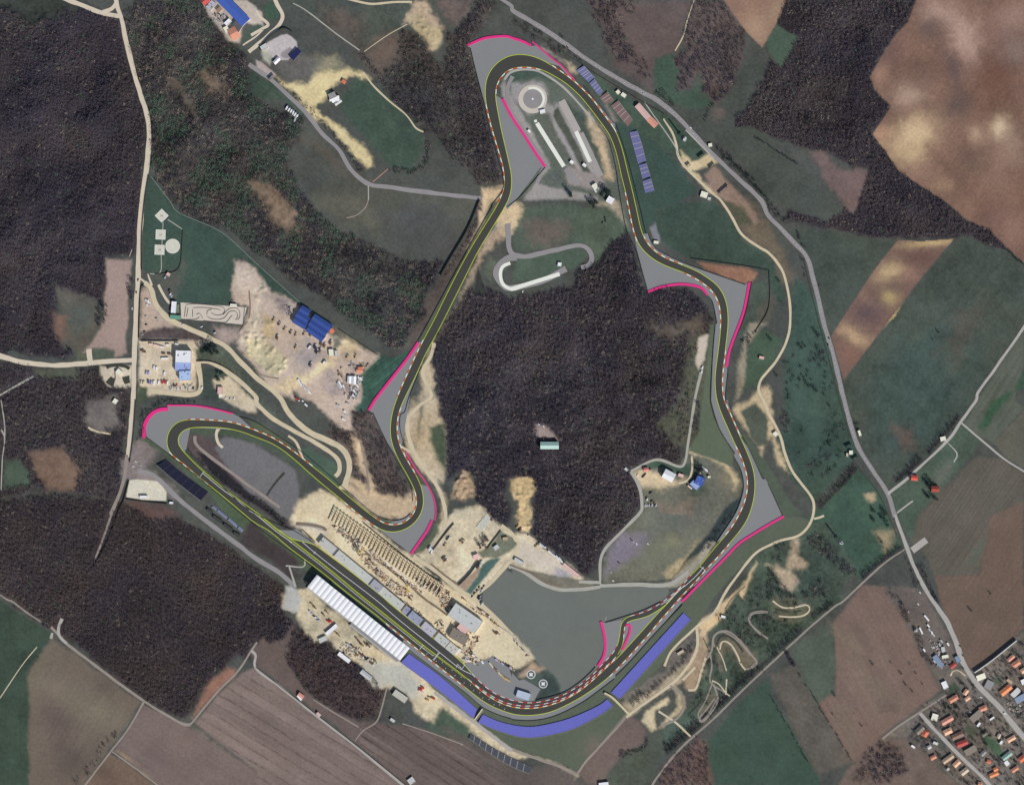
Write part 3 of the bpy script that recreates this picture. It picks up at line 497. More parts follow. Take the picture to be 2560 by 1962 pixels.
for k, (nm, ol, c, soft, rag, mot, rel) in enumerate(GP):
    if nm in ('bare_earth','sand','dirt_yard','dry_grass','rubble'): soft *= 1.4; rag *= 1.5
    pl = P(ol); pad = soft+2.5*rag+4
    i0 = np.searchsorted(gy, pl[:,1].min()-pad); i1 = np.searchsorted(gy, pl[:,1].max()+pad)
    j0 = np.searchsorted(gx, pl[:,0].min()-pad); j1 = np.searchsorted(gx, pl[:,0].max()+pad)
    if i1 <= i0 or j1 <= j0: continue
    sl = (slice(i0,i1), slice(j0,j1))
    d = edge_dist(pl, X[sl]+NW[0][sl]*2.2*rag, Y[sl]+NW[1][sl]*2.2*rag) if k else np.full(X[sl].shape, 99.)
    w = np.clip(d/max(soft,.5)*.5+.5, 0, 1); w = w*w*(3-2*w)
    if nm in ('meadow', 'verge'): g_ = .3*c[0]+.59*c[1]+.11*c[2]; c = tuple((v*.88+g_*.12)*.99+(4,2.5,-1.5)[i_] for i_, v in enumerate(c))
    if nm in ('meadow','grass','dry_grass','bank','clearing'): c = tuple(v*.95 for v in c)
    mot = mot*{'meadow':1.6,'dirt_yard':1.5,'bare_earth':1.4,'verge':1.3,'grass':1.4,'sand':1.5,'woodland_floor':1.7,'gravel':1.4}.get(nm, 1)
    a = alb(c)*(1+mot*2.0*MOT[sl][...,None]) * (1+mot*np.array([.5,0.1,-.6])*HUE[sl][...,None]*1.0)
    RGB[sl] = RGB[sl]*(1-w[...,None])+a*w[...,None]
    ID[sl] = np.where(w > .5, k, ID[sl])
    Z[sl] = Z[sl]*(1-w) + (np.maximum(BUMP[sl], 0)*rel*w if rel else 0)
    if k in HILLY: q_ = np.clip((d-14)/60, 0, 1); Z[sl] += HILL[sl]*q_*q_*(3-2*q_)
for (fr, x, y, rx, ry, an, c, st) in BL:
    ox, oy, sc = FR[fr]; x = ox+x/sc; y = oy+y/sc; rx /= sc; ry /= sc; R = max(rx, ry)*1.9
    i0 = np.searchsorted(gy, y-R); i1 = np.searchsorted(gy, y+R); j0 = np.searchsorted(gx, x-R); j1 = np.searchsorted(gx, x+R)
    sl = (slice(i0,i1), slice(j0,j1))
    ca, sa = math.cos(math.radians(an)), math.sin(math.radians(an))
    dx = X[sl]-x+NW[0][sl]*rx*.75; dy = Y[sl]-y+NW[1][sl]*ry*.75
    u = (dx*ca+dy*sa)/rx; v = (-dx*sa+dy*ca)/ry
    kid = ID[min(max(np.searchsorted(gy, y),0),len(gy)-1), min(max(np.searchsorted(gx, x),0),len(gx)-1)]
    w = np.exp(-(u*u+v*v)*1.25)*st*(ID[sl] == kid)
    RGB[sl] = RGB[sl]*(1-w[...,None])+(alb(c)*(1+.12*MOT[sl][...,None]))*w[...,None]
# plough lines and drill rows: outline, angle of the rows, spacing px, depth
ROWS = [('13 1760,1680 1900,1460 2150,1080 2150,1400 2060,1680 23 2150,60 1900,360 1760,300 1650,200 1760,0', -57, 5.5, .20),
 ('23 1290,930 1740,480 1980,490 2150,620 2150,880 1880,1000 1840,1250 1500,1480 1320,1300', -56, 9, .13), ('23 1880,980 2150,860 2150,1680 33 2150,370 1720,720 1430,30', -56, 13, .05),
 ('30 1210,1000 1560,1190 2150,1560 31 0,1700 30 1340,1700 960,1390', 33, 6, .07), ('30 1640,1160 1830,920 2050,730 31 0,690 850,1370 1240,1690 0,1690 30 2150,1560', 31, 25, .20),
 ('31 860,1160 1010,1150 1500,1230 1780,1330 2150,1560 2150,1700 1280,1700 860,1340', 33, 19, .24), ('33 560,300 790,0 1110,150 1450,880 950,1280 700,1480 420,990', 60, 15, .06),
 ('03 1270,0 2150,0 13 2150,530 1500,20 03 1000,1290 900,700', -56, 9, .035), ('13 1090,338 1560,328 640,1510 530,1140', -53, 7, .05), ('30 440,440 1190,980 680,1720 250,1100', -60, 12, .05),
 ('13 1565,330 2150,560 1720,1680 23 1010,770', -50, 22, .05), ('11 1000,1320 1340,1240 1180,1450 990,1680 900,1500', -38, 9, .16)]
for ol, an, sp, dp in ROWS:
    pl = P(ol)
    i0 = np.searchsorted(gy, pl[:,1].min()); i1 = np.searchsorted(gy, pl[:,1].max()); j0 = np.searchsorted(gx, pl[:,0].min()); j1 = np.searchsorted(gx, pl[:,0].max())
    sl = (slice(i0,i1), slice(j0,j1)); w = np.clip(edge_dist(pl, X[sl], Y[sl])/6, 0, 1)
    a = math.radians(an); q = (-(X[sl])*math.sin(a)+Y[sl]*math.cos(a))/sp + NW[0][sl]*.25; al = X[sl]*math.cos(a)+Y[sl]*math.sin(a)
    r = (np.sin(q*2*PI)*.6 if sp < 15 else .3-1.5*np.clip(np.sin(q*2*PI), 0, 1)**8*(.4+1.2*vnoise(q*3, al/9, 1, 8))) + 1.8*(vnoise(q*1.5+7, al/160, 1, 5)-.5)
    r = r*(.35+1.3*np.clip(fbm(X[sl], Y[sl], 120, 44, 2)+.5, 0, 1))
    RGB[sl] *= (1+(dp*r*w)[...,None])
RGB = np.clip(RGB, .012, .8)
GROUND_MAT = attr_mat('soil_and_sward', .16, .22); FLAT_MAT = attr_mat('rolled_turf', .03, .05); VERGE_MAT = attr_mat('mown_verge', .08, .15)
def grid_obj(name, fsel, kind='structure'):
    """faces of the ground sheet given by a boolean per cell"""
    ii, jj = np.nonzero(fsel); n = X.shape[1]
    q = np.stack([ii*n+jj, (ii+1)*n+jj, (ii+1)*n+jj+1, ii*n+jj+1], -1)
    u, inv = np.unique(q, return_inverse=True); q = inv.reshape(q.shape)
    w = W(np.stack([X.ravel()[u], Y.ravel()[u]], -1))
    me = bpy.data.meshes.new(name)
    me.vertices.add(len(u)); me.vertices.foreach_set('co', np.column_stack([w, Z.ravel()[u]]).astype(np.float32).ravel())
    me.loops.add(q.size); me.loops.foreach_set('vertex_index', q.astype(np.int32).ravel())
    me.polygons.add(len(q)); me.polygons.foreach_set('loop_start', (np.arange(len(q))*4).astype(np.int32))
    me.update(calc_edges=True); me.validate()
    at = me.color_attributes.new('tint', 'FLOAT_COLOR', 'POINT')
    at.data.foreach_set('color', np.column_stack([RGB.reshape(-1,3)[u], np.ones(len(u))]).astype(np.float32).ravel())
    me.polygons.foreach_set('use_smooth', np.ones(len(q), bool))
    me.materials.append(FLAT_MAT if name == 'infield' else VERGE_MAT if name == 'verge' else GROUND_MAT)
    o = bpy.data.objects.new(name, me); COL.objects.link(o); o['kind'] = kind
    return o
cell = ID[:-1,:-1]
keep_apart = {'ploughed_field','meadow','dirt_yard','infield','verge','concrete','asphalt_yard'}
used = np.zeros(cell.shape, bool)
for k, g in enumerate(GP):
    if k and g[0] in keep_apart:
        m = cell == k
        if m.sum() > 400: grid_obj(g[0], m); used |= m
for nm in ('woodland_floor','rubble','gravel','sand','bare_earth','bank','dry_grass','village_ground','garden','hedge_shade_ground','clearing','basin'):
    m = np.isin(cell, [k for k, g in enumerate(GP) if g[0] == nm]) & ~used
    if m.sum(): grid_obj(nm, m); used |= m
g0 = grid_obj('ground', ~used)
# the land beyond, out to the horizon
b = MB(); x0, y0 = W([gx[0], gy[-1]]); x1, y1 = W([gx[-1], gy[0]]); R = 30000
b.poly([(-R,-R,0),(R,-R,0),(R,y0,0),(-R,y0,0)]); b.poly([(-R,y1,0),(R,y1,0),(R,R,0),(-R,R,0)])
b.poly([(-R,y0,0),(x0,y0,0),(x0,y1,0),(-R,y1,0)]); b.poly([(x1,y0,0),(R,y0,0),(R,y1,0),(x1,y1,0)])
b.build('land', mat('far_land', (92,90,82), .3, .004), kind='structure')
# ---------- the race circuit
PAIRS = """20 1540,430:1430,450 1620,515:1530,525 1710,600:1640,620 1850,715:1790,740 1950,795:1910,838 2050,868:2020,930 2150,940:2140,1030
21 150,1060:110,1095 370,1225:300,1255 620,1420:550,1440 860,1620:760,1610
31 1090,250:1000,243 1400,500:1300,490 1600,650:1500,655 1780,790:1650,772 1880,880:1780,875 1960,938:1870,948 2050,990:1980,1018 2150,1022:2080,1056
32 0,1024:-20,1078 100,1036:90,1094 200,1033:220,1088 300,1014:340,1060 400,980:450,1010 500,932:560,953 560,895:650,895 650,825:740,830 720,760:820,765 800,685:890,692 890,605:975,605 960,530:1045,525 1060,420:1140,420 1150,320:1230,310 1240,220:1310,220 1345,110:1410,105
22 1450,1525:1540,1520 1580,1390:1650,1395 1660,1290:1740,1300 1740,1195:1830,1195 1810,1115:1895,1120 1870,1030:1960,1030 1920,940:2000,940 1960,840:2028,840 1980,740:2041,735 1977,640:2035,625 1952,550:2012,535 1915,450:1972,432 1870,365:1930,340 1820,250:1882,230 1765,130:1830,110 1720,0:1780,0
12 1705,1560:1765,1580 1708,1450:1768,1450 1722,1340:1782,1345 1740,1200:1798,1200 1752,1080:1812,1080 1755,980:1815,980 1745,890:1805,880 1715,810:1775,790 1665,745:1722,712 1600,695:1650,660 1520,645:1570,606 1430,605:1480,566 1320,565:1370,522 1230,525:1280,485 1150,470:1210,440 1090,410:1150,385 1050,345:1110,320 1020,250:1080,240 990,110:1050,100 968,0:1028,0
02 945,1580:1003,1570 915,1460:970,1440 885,1320:938,1300 850,1205:903,1180 808,1115:862,1090 750,1035:812,1020 690,955:755,945 600,840:670,830 520,758:590,750 440,692:510,675 350,637:430,618 270,595:348,560 190,572:258,508 100,563:160,468 20,572:50,456
01 2110,592:2110,475 2060,640:2040,515 2025,700:1975,580 2010,770:1932,668 2015,850:1924,765 2035,960:1933,880 2060,1090:1968,1030 2090,1220:2005,1160 2120,1350:2045,1290 2142,1450:2075,1400 2148,1540:2088,1500 2138,1630:2083,1590
11 2110,20:2046,5 2060,110:1990,105 1950,290:1880,280 1860,440:1793,425 1760,640:1692,610 1640,880:1572,850 1560,1040:1494,1010 1480,1190:1412,1165 1410,1320:1350,1290 1365,1425:1300,1400 1310,1540:1245,1520 1245,1670:1185,1660
21 1210,70:1152,75 1190,140:1134,160 1181,220:1126,250 1190,320:1136,340 1215,400:1165,430 1260,490:1207,520 1320,590:1260,610 1370,680:1308,700 1400,770:1345,785 1408,850:1351,860 1395,930:1337,930 1350,1010:1294,990 1275,1075:1230,1035 1180,1107:1155,1051 1090,1102:1075,1036 1010,1065:1005,990 920,1000:940,943 830,930:860,878 750,860:780,810 650,780:700,742 540,690:600,655 420,585:480,560 320,495:390,488 200,402:290,412 100,348:190,345 0,312:90,292
20 2060,275:2070,225 1950,245:1960,190 1850,231:1860,176 1750,228:1750,168 1650,228:1640,163 1570,238:1540,165 1512,272:1450,200 1487,330:1392,300 1500,385:1400,395"""
Lp, Rp = [], []
for ln in PAIRS.split('\n'):
    t = ln.split(); fr = t[0]
    for q in t[1:]:
        a, b = q.split(':'); Lp.append(P(fr+' '+a)[0]); Rp.append(P(fr+' '+b)[0])
Lp, Rp = np.array(Lp), np.array(Rp)
def cr_pairs(A, Bq):
    """both edges on one parameter, then evened out a little"""
    q = np.hstack([A, Bq]); n = len(q); q = np.vstack([q[-1], q, q[0], q[1]]); out = []
    for i in range(n):
        a,b,c,d = q[i],q[i+1],q[i+2],q[i+3]; k = max(2, int(np.hypot(*(c-b)[:2])/3)); t = np.linspace(0,1,k+1)[:-1][:,None]
        out.append(0.5*((2*b)+(-a+c)*t+(2*a-5*b+4*c-d)*t**2+(-a+3*b-3*c+d)*t**3))
    o = gs(np.vstack(out), 4.0); o = np.vstack([o, o[:1]]); return o[:,:2], o[:,2:]
TL, TR = cr_pairs(Lp, Rp)
ASPH = mat('track_asphalt', (68,67,63), .05, .02, .85, fine=.8)
PITA = mat('pit_asphalt', (70,69,66), .05, .02, .85, fine=.8)
LINE = mat('yellow_green_paint', (196,210,40), .08, .3, .6)
WHITE = mat('white_paint', (236,236,232), .04, .3, .6)
RED = mat('red_paint', (204,44,52), .06, .3, .6)
WDIRTY = mat('kerb_white', (226,222,214), .06, .3, .6)
b = MB(); b.strip(W(TL), W(TR), .42); o = b.build('race_track', ASPH, kind='structure'); fix_up(o)
def line(name, p, w, z, m, kind='structure'):
    b = MB(); b.strip(W(offset(p, w/2)), W(offset(p, -w/2)), z); o = b.build(name, m, kind=kind); fix_up(o); return o
for e, sg in ((TL,1), (TR,-1)): line('track_edge_line', e, 1.3, .50, LINE)
def cut(edge, a, bq):
    i = int(np.argmin(np.hypot(*(edge-a).T))); j = int(np.argmin(np.hypot(*(edge-bq).T)))
    return edge[i:j+1] if i <= j else np.vstack([edge[i:], edge[:j+1]])
def kerb(p, w=2.0, seg=11.5, z=.56):
    p = spline(p, 2.0); p = spline(p[::3], seg/6); a = W(offset(p, w/2)); c = W(offset(p, -w/2)); b = MB()
    for i in range(len(p)-1): b.poly([(*a[i],z),(*c[i],z),(*c[i+1],z),(*a[i+1],z)], (i//6) % 2)
    o = b.build('kerb', [WDIRTY, RED], kind='structure'); fix_up(o)
KER = [('R','20 1415,440','20 1770,725'),('R','20 1560,163','21 470,560'),('L','21 740,855','21 1020,1070'),('R','21 1345,760','21 1000,988'),('L','21 1215,60','21 1350,640'),
 ('R','11 1405,1175','11 1185,1660'),('R','01 1930,880','11 2030,30'),('L','02 240,582','01 2012,790'),('R','02 845,1065','02 870,1110'),('R','02 330,545','02 850,1080'),
 ('L','12 1050,345','02 950,1600'),('R','12 1435,548','12 1105,305'),('L','12 1752,1080','12 1430,605'),('R','22 1905,290','12 1795,1250'),('L','22 1800,1130','22 1880,385'),('R','32 820,765','22 1830,1195'),
 ('L','31 1780,790','32 885,610'),('R','31 1095,320','31 1760,860')]
for sd, a, c in KER:
    e = TL if sd == 'L' else TR; A, C = P(a)[0], P(c)[0]
    s = cut(e, A, C); s2 = cut(e, C, A)
    s = s if len(s) < len(s2) else s2
    kerb(offset(s, -.9 if sd == 'L' else .9))
# pit lane and the short circuit lane that runs beside the south curve into the chicane
PL = P('20 2120,905 21 60,985 200,1100 300,1165 400,1186 490,1212 570,1270 740,1395 900,1520 1090,1672 31 1100,135 1340,328 1560,500 1750,668 1810,740 1900,830 2000,905 2080,943 2150,965 32 100,985 200,985 300,965 400,934 500,884 600,815 690,740 750,672 830,590 872,530 897,465 907,400 912,340 930,298 970,266 1080,235 1150,208 1230,163 1300,115 1370,60 1430,0 22 1500,1470')
PR = P('21 0,938 150,1063 370,1230 620,1425 860,1612 31 1090,252 1400,502 1600,652 1780,785 1860,850 1960,918 2060,972 2150,1000 32 100,1014 200,1010 300,990 400,960 480,930 560,880 640,810 720,740 790,680 850,628 890,580 915,540 932,490 940,420 943,350 958,320 990,298 1060,284 1150,257 1220,215 1290,165 1350,105 22 1450,1530 1520,1455')
PLs, PRs = gs(spline(PL, 3), 3, False), gs(spline(PR, 3), 3, False)
def strip2(name, a, c, z, m, n=420):
    u = np.linspace(0,1,n)
    f = lambda p: np.stack([np.interp(u, np.linspace(0,1,len(p)), p[:,0]), np.interp(u, np.linspace(0,1,len(p)), p[:,1])], -1)
    b = MB(); b.strip(W(f(a)), W(f(c)), z); o = b.build(name, m, kind='structure'); fix_up(o); return o
strip2('pit_lane', PLs, PRs, .38, PITA)
def part(p, a, c): return cut(p, P(a)[0], P(c)[0])
line('track_edge_line', part(PLs, '21 60,985', '31 1805,735'), 1.4, .48, LINE)
line('track_edge_line', offset(part(TL, '21 0,938', '31 1760,775'), 2.8), .7, .49, LINE)
line('white_line', offset(part(TL, '21 300,1170', '31 1500,575'), 6.2), .9, .49, WHITE)
line('white_line', spline(P('21 390,1190 480,1268 640,1395 1000,1670 31 1200,290 1500,530 1700,690 1810,748')), 1.1, .49, WHITE)
line('white_line', spline(P('20 1705,615 1850,735 2000,845 2100,930 21 0,960 150,1085 300,1195')), 1.1, .51, WHITE)
line('white_line', spline(P('32 1250,165 1330,110 1400,40 22 1450,1560 1540,1480 1610,1400')), 1.1, .51, WHITE)
line('white_line', spline(P('32 1290,160 1380,70 1450,0')), 1.0, .515, WHITE)
for a in ('21 485,1290 500,1270', '31 1375,540 1405,500', '20 1682,640 1710,602', '22 1580,1395 1620,1425', '31 1680,690 1690,670', '31 1730,700 1755,668', '31 1690,660 1726,700'):
    line('white_line', spline(P(a)), 1.0, .52, WHITE)
line('track_edge_line', part(PRs, '32 890,580', '32 1290,165'), 1.3, .50, LINE)
line('track_edge_line', part(PLs, '32 872,530', '32 1000,260'), 1.3, .50, LINE)
kerb(part(PLs, '31 1810,740', '32 885,500'), 1.6); kerb(part(PLs, '32 990,262', '22 1500,1470'), 1.6); kerb(part(PRs, '31 1785,790', '32 880,595'), 1.6); kerb(part(PRs, '32 938,440', '32 985,300'), 1.8, 9)
# starting grid and the chequered line
for i in range(18):
    u = i/17; s = TR[np.argmin(np.hypot(*(TR-(P('31 1380,560')[0]*(1-u)+P('31 2080,1052')[0]*u)).T))]; l = TL[np.argmin(np.hypot(*(TL-s).T))]; q = s+(l-s)*(.35 if i % 2 else .68); d = (l-s)/np.hypot(*(l-s))
    line('grid_mark', np.array([q-d*1.6, q, q+d*1.6]), .8, .52, WHITE)
BLK = mat('black_paint', (24,24,24), .05, .3, .7)
a = P('31 1490,628 1542,560'); d = (a[1]-a[0])/12; nrm = np.array([-d[1], d[0]]); b = MB()
for i in range(12):
    for j in range(3):
        q = a[0]+d*i+nrm*(j-1.5)*.62; w = W(np.array([q, q+d, q+d+nrm*.62, q+nrm*.62])); b.poly([(x,y,.53) for x,y in w], (i+j) % 2)
fix_up(b.build('start_line', [WHITE, BLK], kind='structure'))
# run-off asphalt
RUN = mat('runoff_asphalt', (131,131,130), .025, .02, .9, fine=.6)
ROFF = ['20 1230,310 1430,455 1560,430 1600,230 2150,260 2110,232 2010,140 1955,112 1800,72 1640,48 1405,46 1405,80 1330,86 1262,130 1222,205',
 '11 1375,1188 1345,1222 1270,1335 1180,1450 1000,1680 21 945,85 985,110 1040,230 1105,360 1200,500 1240,300 11 1300,1600 1440,1250',
 '21 1375,705 1440,722 1490,800 1512,885 1505,1005 1480,1010 1450,1085 1390,1170 1300,1290 1275,1268 1015,1072 1150,1020 1330,950',
 '01 1778,388 1900,335 2000,312 2110,308 02 0,320 100,350 160,388 200,385 300,470 420,560 520,668 700,850 845,1025 870,1025 858,1110 760,960 400,560 100,470 01 2060,540 1960,860 1940,930 1915,850 1860,640 1800,405',
 '01 2010,800 2070,835 2150,990 02 0,968 100,1130 200,1290 282,1400 235,1412 100,1590 01 2180,1690 11 2110,80 2080,30 01 2130,1600',
 '12 1030,320 1050,420 1135,745 1145,772 1250,737 1400,708 1520,720 1600,745 1640,795 1685,850 1722,1035 1706,1045 1690,1200 1680,1500 1672,1680 22 1700,110 1740,230 1800,335 1872,442 1860,472 1920,580 1946,700 1935,800 1900,900 1840,1010 1715,1195 1800,1150 1960,940 2000,700 1840,280 1750,0 12 1740,1500 1780,1100 1730,770 1600,680 1180,460',
 '12 1100,285 1145,283 1160,340 1200,405 1280,455 1500,550 1700,620 1960,710 1985,690 2008,690 1950,950 1860,1180 1822,1290 1800,1400 1812,1430 1790,1680 22 1812,0 1850,130 1940,310 1880,300 1740,0 12 1740,1300 1780,950 1650,700 1400,545 1130,400',
 '22 1925,325 1990,400 2100,660 2120,655 2150,695 23 0,700 120,968 132,982 0,1052 22 2150,1060 2000,1142 1900,1212 1790,1325 1560,1560 1520,1560 1900,1120 2020,800 2000,530',
 '32 1440,120 1432,140 1200,405 1000,630 870,752 862,785 700,910 600,980 450,1062 300,1117 150,1137 0,1128 31 2150,1124 2020,1082 1900,1022 1740,890 1300,562 1122,402 1090,330 1130,330 1900,950 32 200,1070 700,840 1300,200 1400,80',
 '31 1750,655 1860,650 1960,615 1990,590 2120,690 2150,770 32 0,735 60,800 100,790 240,872 185,972 0,970 31 2000,915 1840,790',
 '32 745,310 780,315 920,288 940,400 900,530 740,672 720,670 765,570 765,450',
 '32 975,305 1060,270 1280,178 900,600 930,500 945,360',
 '21 290,1095 340,1080 480,1190 495,1215 400,1190 310,1165 180,1085']
for i, s in enumerate(ROFF): sheet('runoff_area', P(s), .29+.006*i, RUN)
# crash barriers: pink energy-absorbing blocks, about a metre tall
PINK = mat('pink_barrier', (226,48,128), .06, .4, .5, spec=.4)
BAR = [('20 1206,318 1212,230 1238,160 1290,105 1350,80 1412,76', 9, 'broad pink crash barrier round the outside of the western hairpin'),
 ('20 1405,44 1640,48 1800,75 1955,114', 4, 'thin pink crash barrier along the top of the western hairpin run-off'),
 ('11 1362,1195 1345,1225 1265,1340 1170,1460 1010,1665 21 948,85', 6.5, 'long straight pink barrier beside the mown dark green banks'),
 ('21 1258,432 1330,560 1420,680 1480,790 1507,880 1510,960 1503,1010', 3.2, 'thin curved pink barrier outside the southern loop, upper stretch'),
 ('21 1478,1010 1440,1090 1390,1165 1302,1290', 6, 'short pink barrier closing the run-off beside the comb-like frames'),
 ('01 1775,384 1900,330 2000,312 2110,308 02 0,322 90,350 158,386', 6, 'pink barrier at the very top of the northern hairpin'),
 ('02 168,352 250,420 330,490 420,560 520,672', 3.2, 'thin pink barrier between the northern hairpin and the blue stands'),
 ('01 2070,832 2150,985 02 0,970 100,1135 200,1290 278,1402', 6.5, 'pink barrier along the infield side below the skid-pad ring'),
 ('12 1142,772 1250,732 1400,708 1520,718 1600,745 1642,800', 6, 'arched pink barrier at the edge of the central wood'),
 ('12 1995,690 1945,940 1860,1170 1820,1290 1803,1400', 6, 'pink barrier along the east side of the sharp eastern corner'),
 ('23 132,975 0,1048 22 2000,1140 1900,1208 1790,1322 1560,1555 32 1425,140', 5.5, 'long pink barrier on the outside of the south-eastern bend'),
 ('32 746,305 772,400 784,480 780,560 760,620 722,680', 6.5, 'pink barrier west of the narrow chicane'),
 ('32 960,335 985,328 994,345 985,410 955,480 925,545', 5.5, 'hooked pink barrier inside the chicane triangle')]
for s, w, lb in BAR:
    p = gs(spline(P(s), 3), 1.5, False); b = MB(); b.wall(W(offset(p, w/2)), W(offset(p, -w/2)), .25, 1.35); o = b.build('crash_barrier', PINK); tag(o, lb, 'barrier', 'pink crash barriers')
STEEL = mat('dark_rail', (38,40,40), .1, .5, .6)
RAIL = [('20 1232,312 1420,455 1690,665 2150,1055 21 600,1488 31 640,10 1120,398 1300,555 1740,888 1900,1022 2040,1090 2150,1122 32 0,1128 150,1137 300,1116 450,1060 600,978 700,908 860,786', 'dark guard rail all along the white-roofed stand and start straight'),
 ('20 1555,420 1700,560 2000,850 2150,955 21 180,1040 310,1090 480,1195', 'dark guard rail between start straight and the grey paddock'),
 ('20 2010,140 2150,185 21 260,350 430,470 740,740 1000,960 1150,1008 1240,995 1300,950', 'dark guard rail on the north side of the leg to the western hairpin'),
 ('21 985,110 1100,360 1210,560 1300,720 1318,850', 'dark guard rail by the narrow brown wood'),
 ('11 1985,50 1860,270 1700,560 1500,930 1360,1185', 'dark guard rail west of the long north-west straight'),
 ('11 1390,1395 1290,1640 21 1250,100 1215,120 1210,240 1250,390', 'dark guard rail on the wood side of the double bend'),
 ('01 1802,408 1860,660 1910,850 1960,1080 2030,1320 2080,1500 2070,1600 11 1975,50', 'dark guard rail beside the dense wood left of the northern hairpin'),
 ('02 280,1405 80,1640 12 -40,60', 'dark guard rail closing the triangular run-off'),
 ('02 600,720 845,1025 870,1040 960,1300 1060,1680 12 1125,280', 'dark guard rail in front of the eastern blue stands'),
 ('02 730,1060 810,1180 870,1400 900,1600 12 960,240 1040,420 1135,745', 'dark guard rail inside the eastern leg'),
 ('12 1145,283 1165,345 1205,405 1290,460 1500,552 1960,712', 'dark guard rail along the red earth strip'),
 ('12 1642,800 1685,860 1722,1035', 'short dark guard rail where the central wood meets the track'),
 ('12 1708,1045 1690,1250 1668,1640 22 1690,100 1760,280 1872,442', 'dark guard rail beside the still olive pond strip'),
 ('22 1862,472 1920,580 1945,700 1930,810 1870,960 1715,1195', 'dark guard rail inside the south-eastern bend'),
 ('12 1815,1420 1790,1680 22 1815,20 1870,170 2000,430 2105,655 2120,655', 'dark guard rail on the outside of the eastern bend'),
 ('23 0,700 120,965', 'short dark guard rail at the eastern tip of the run-off'),
 ('32 785,315 950,262 1100,212 1250,140', 'dark guard rail north of the chicane lane'),
 ('32 870,760 1000,632 1200,408 1430,165', 'dark guard rail facing the straight purple stand'),
 ('32 700,685 660,730 560,820 420,905 200,965', 'dark guard rail round the water side of the south curve'),
 ('12 2012,690 1960,950 1870,1180 1825,1300', 'dark guard rail behind the eastern pink barrier')]
for s, lb in RAIL:
    p = gs(spline(P(s), 3), 1.2, False); b = MB(); b.wall(W(offset(p, .55)), W(offset(p, -.55)), .2, 1.2); tag(b.build('guard_rail', STEEL), lb, 'guard rail', 'guard rails round the circuit')

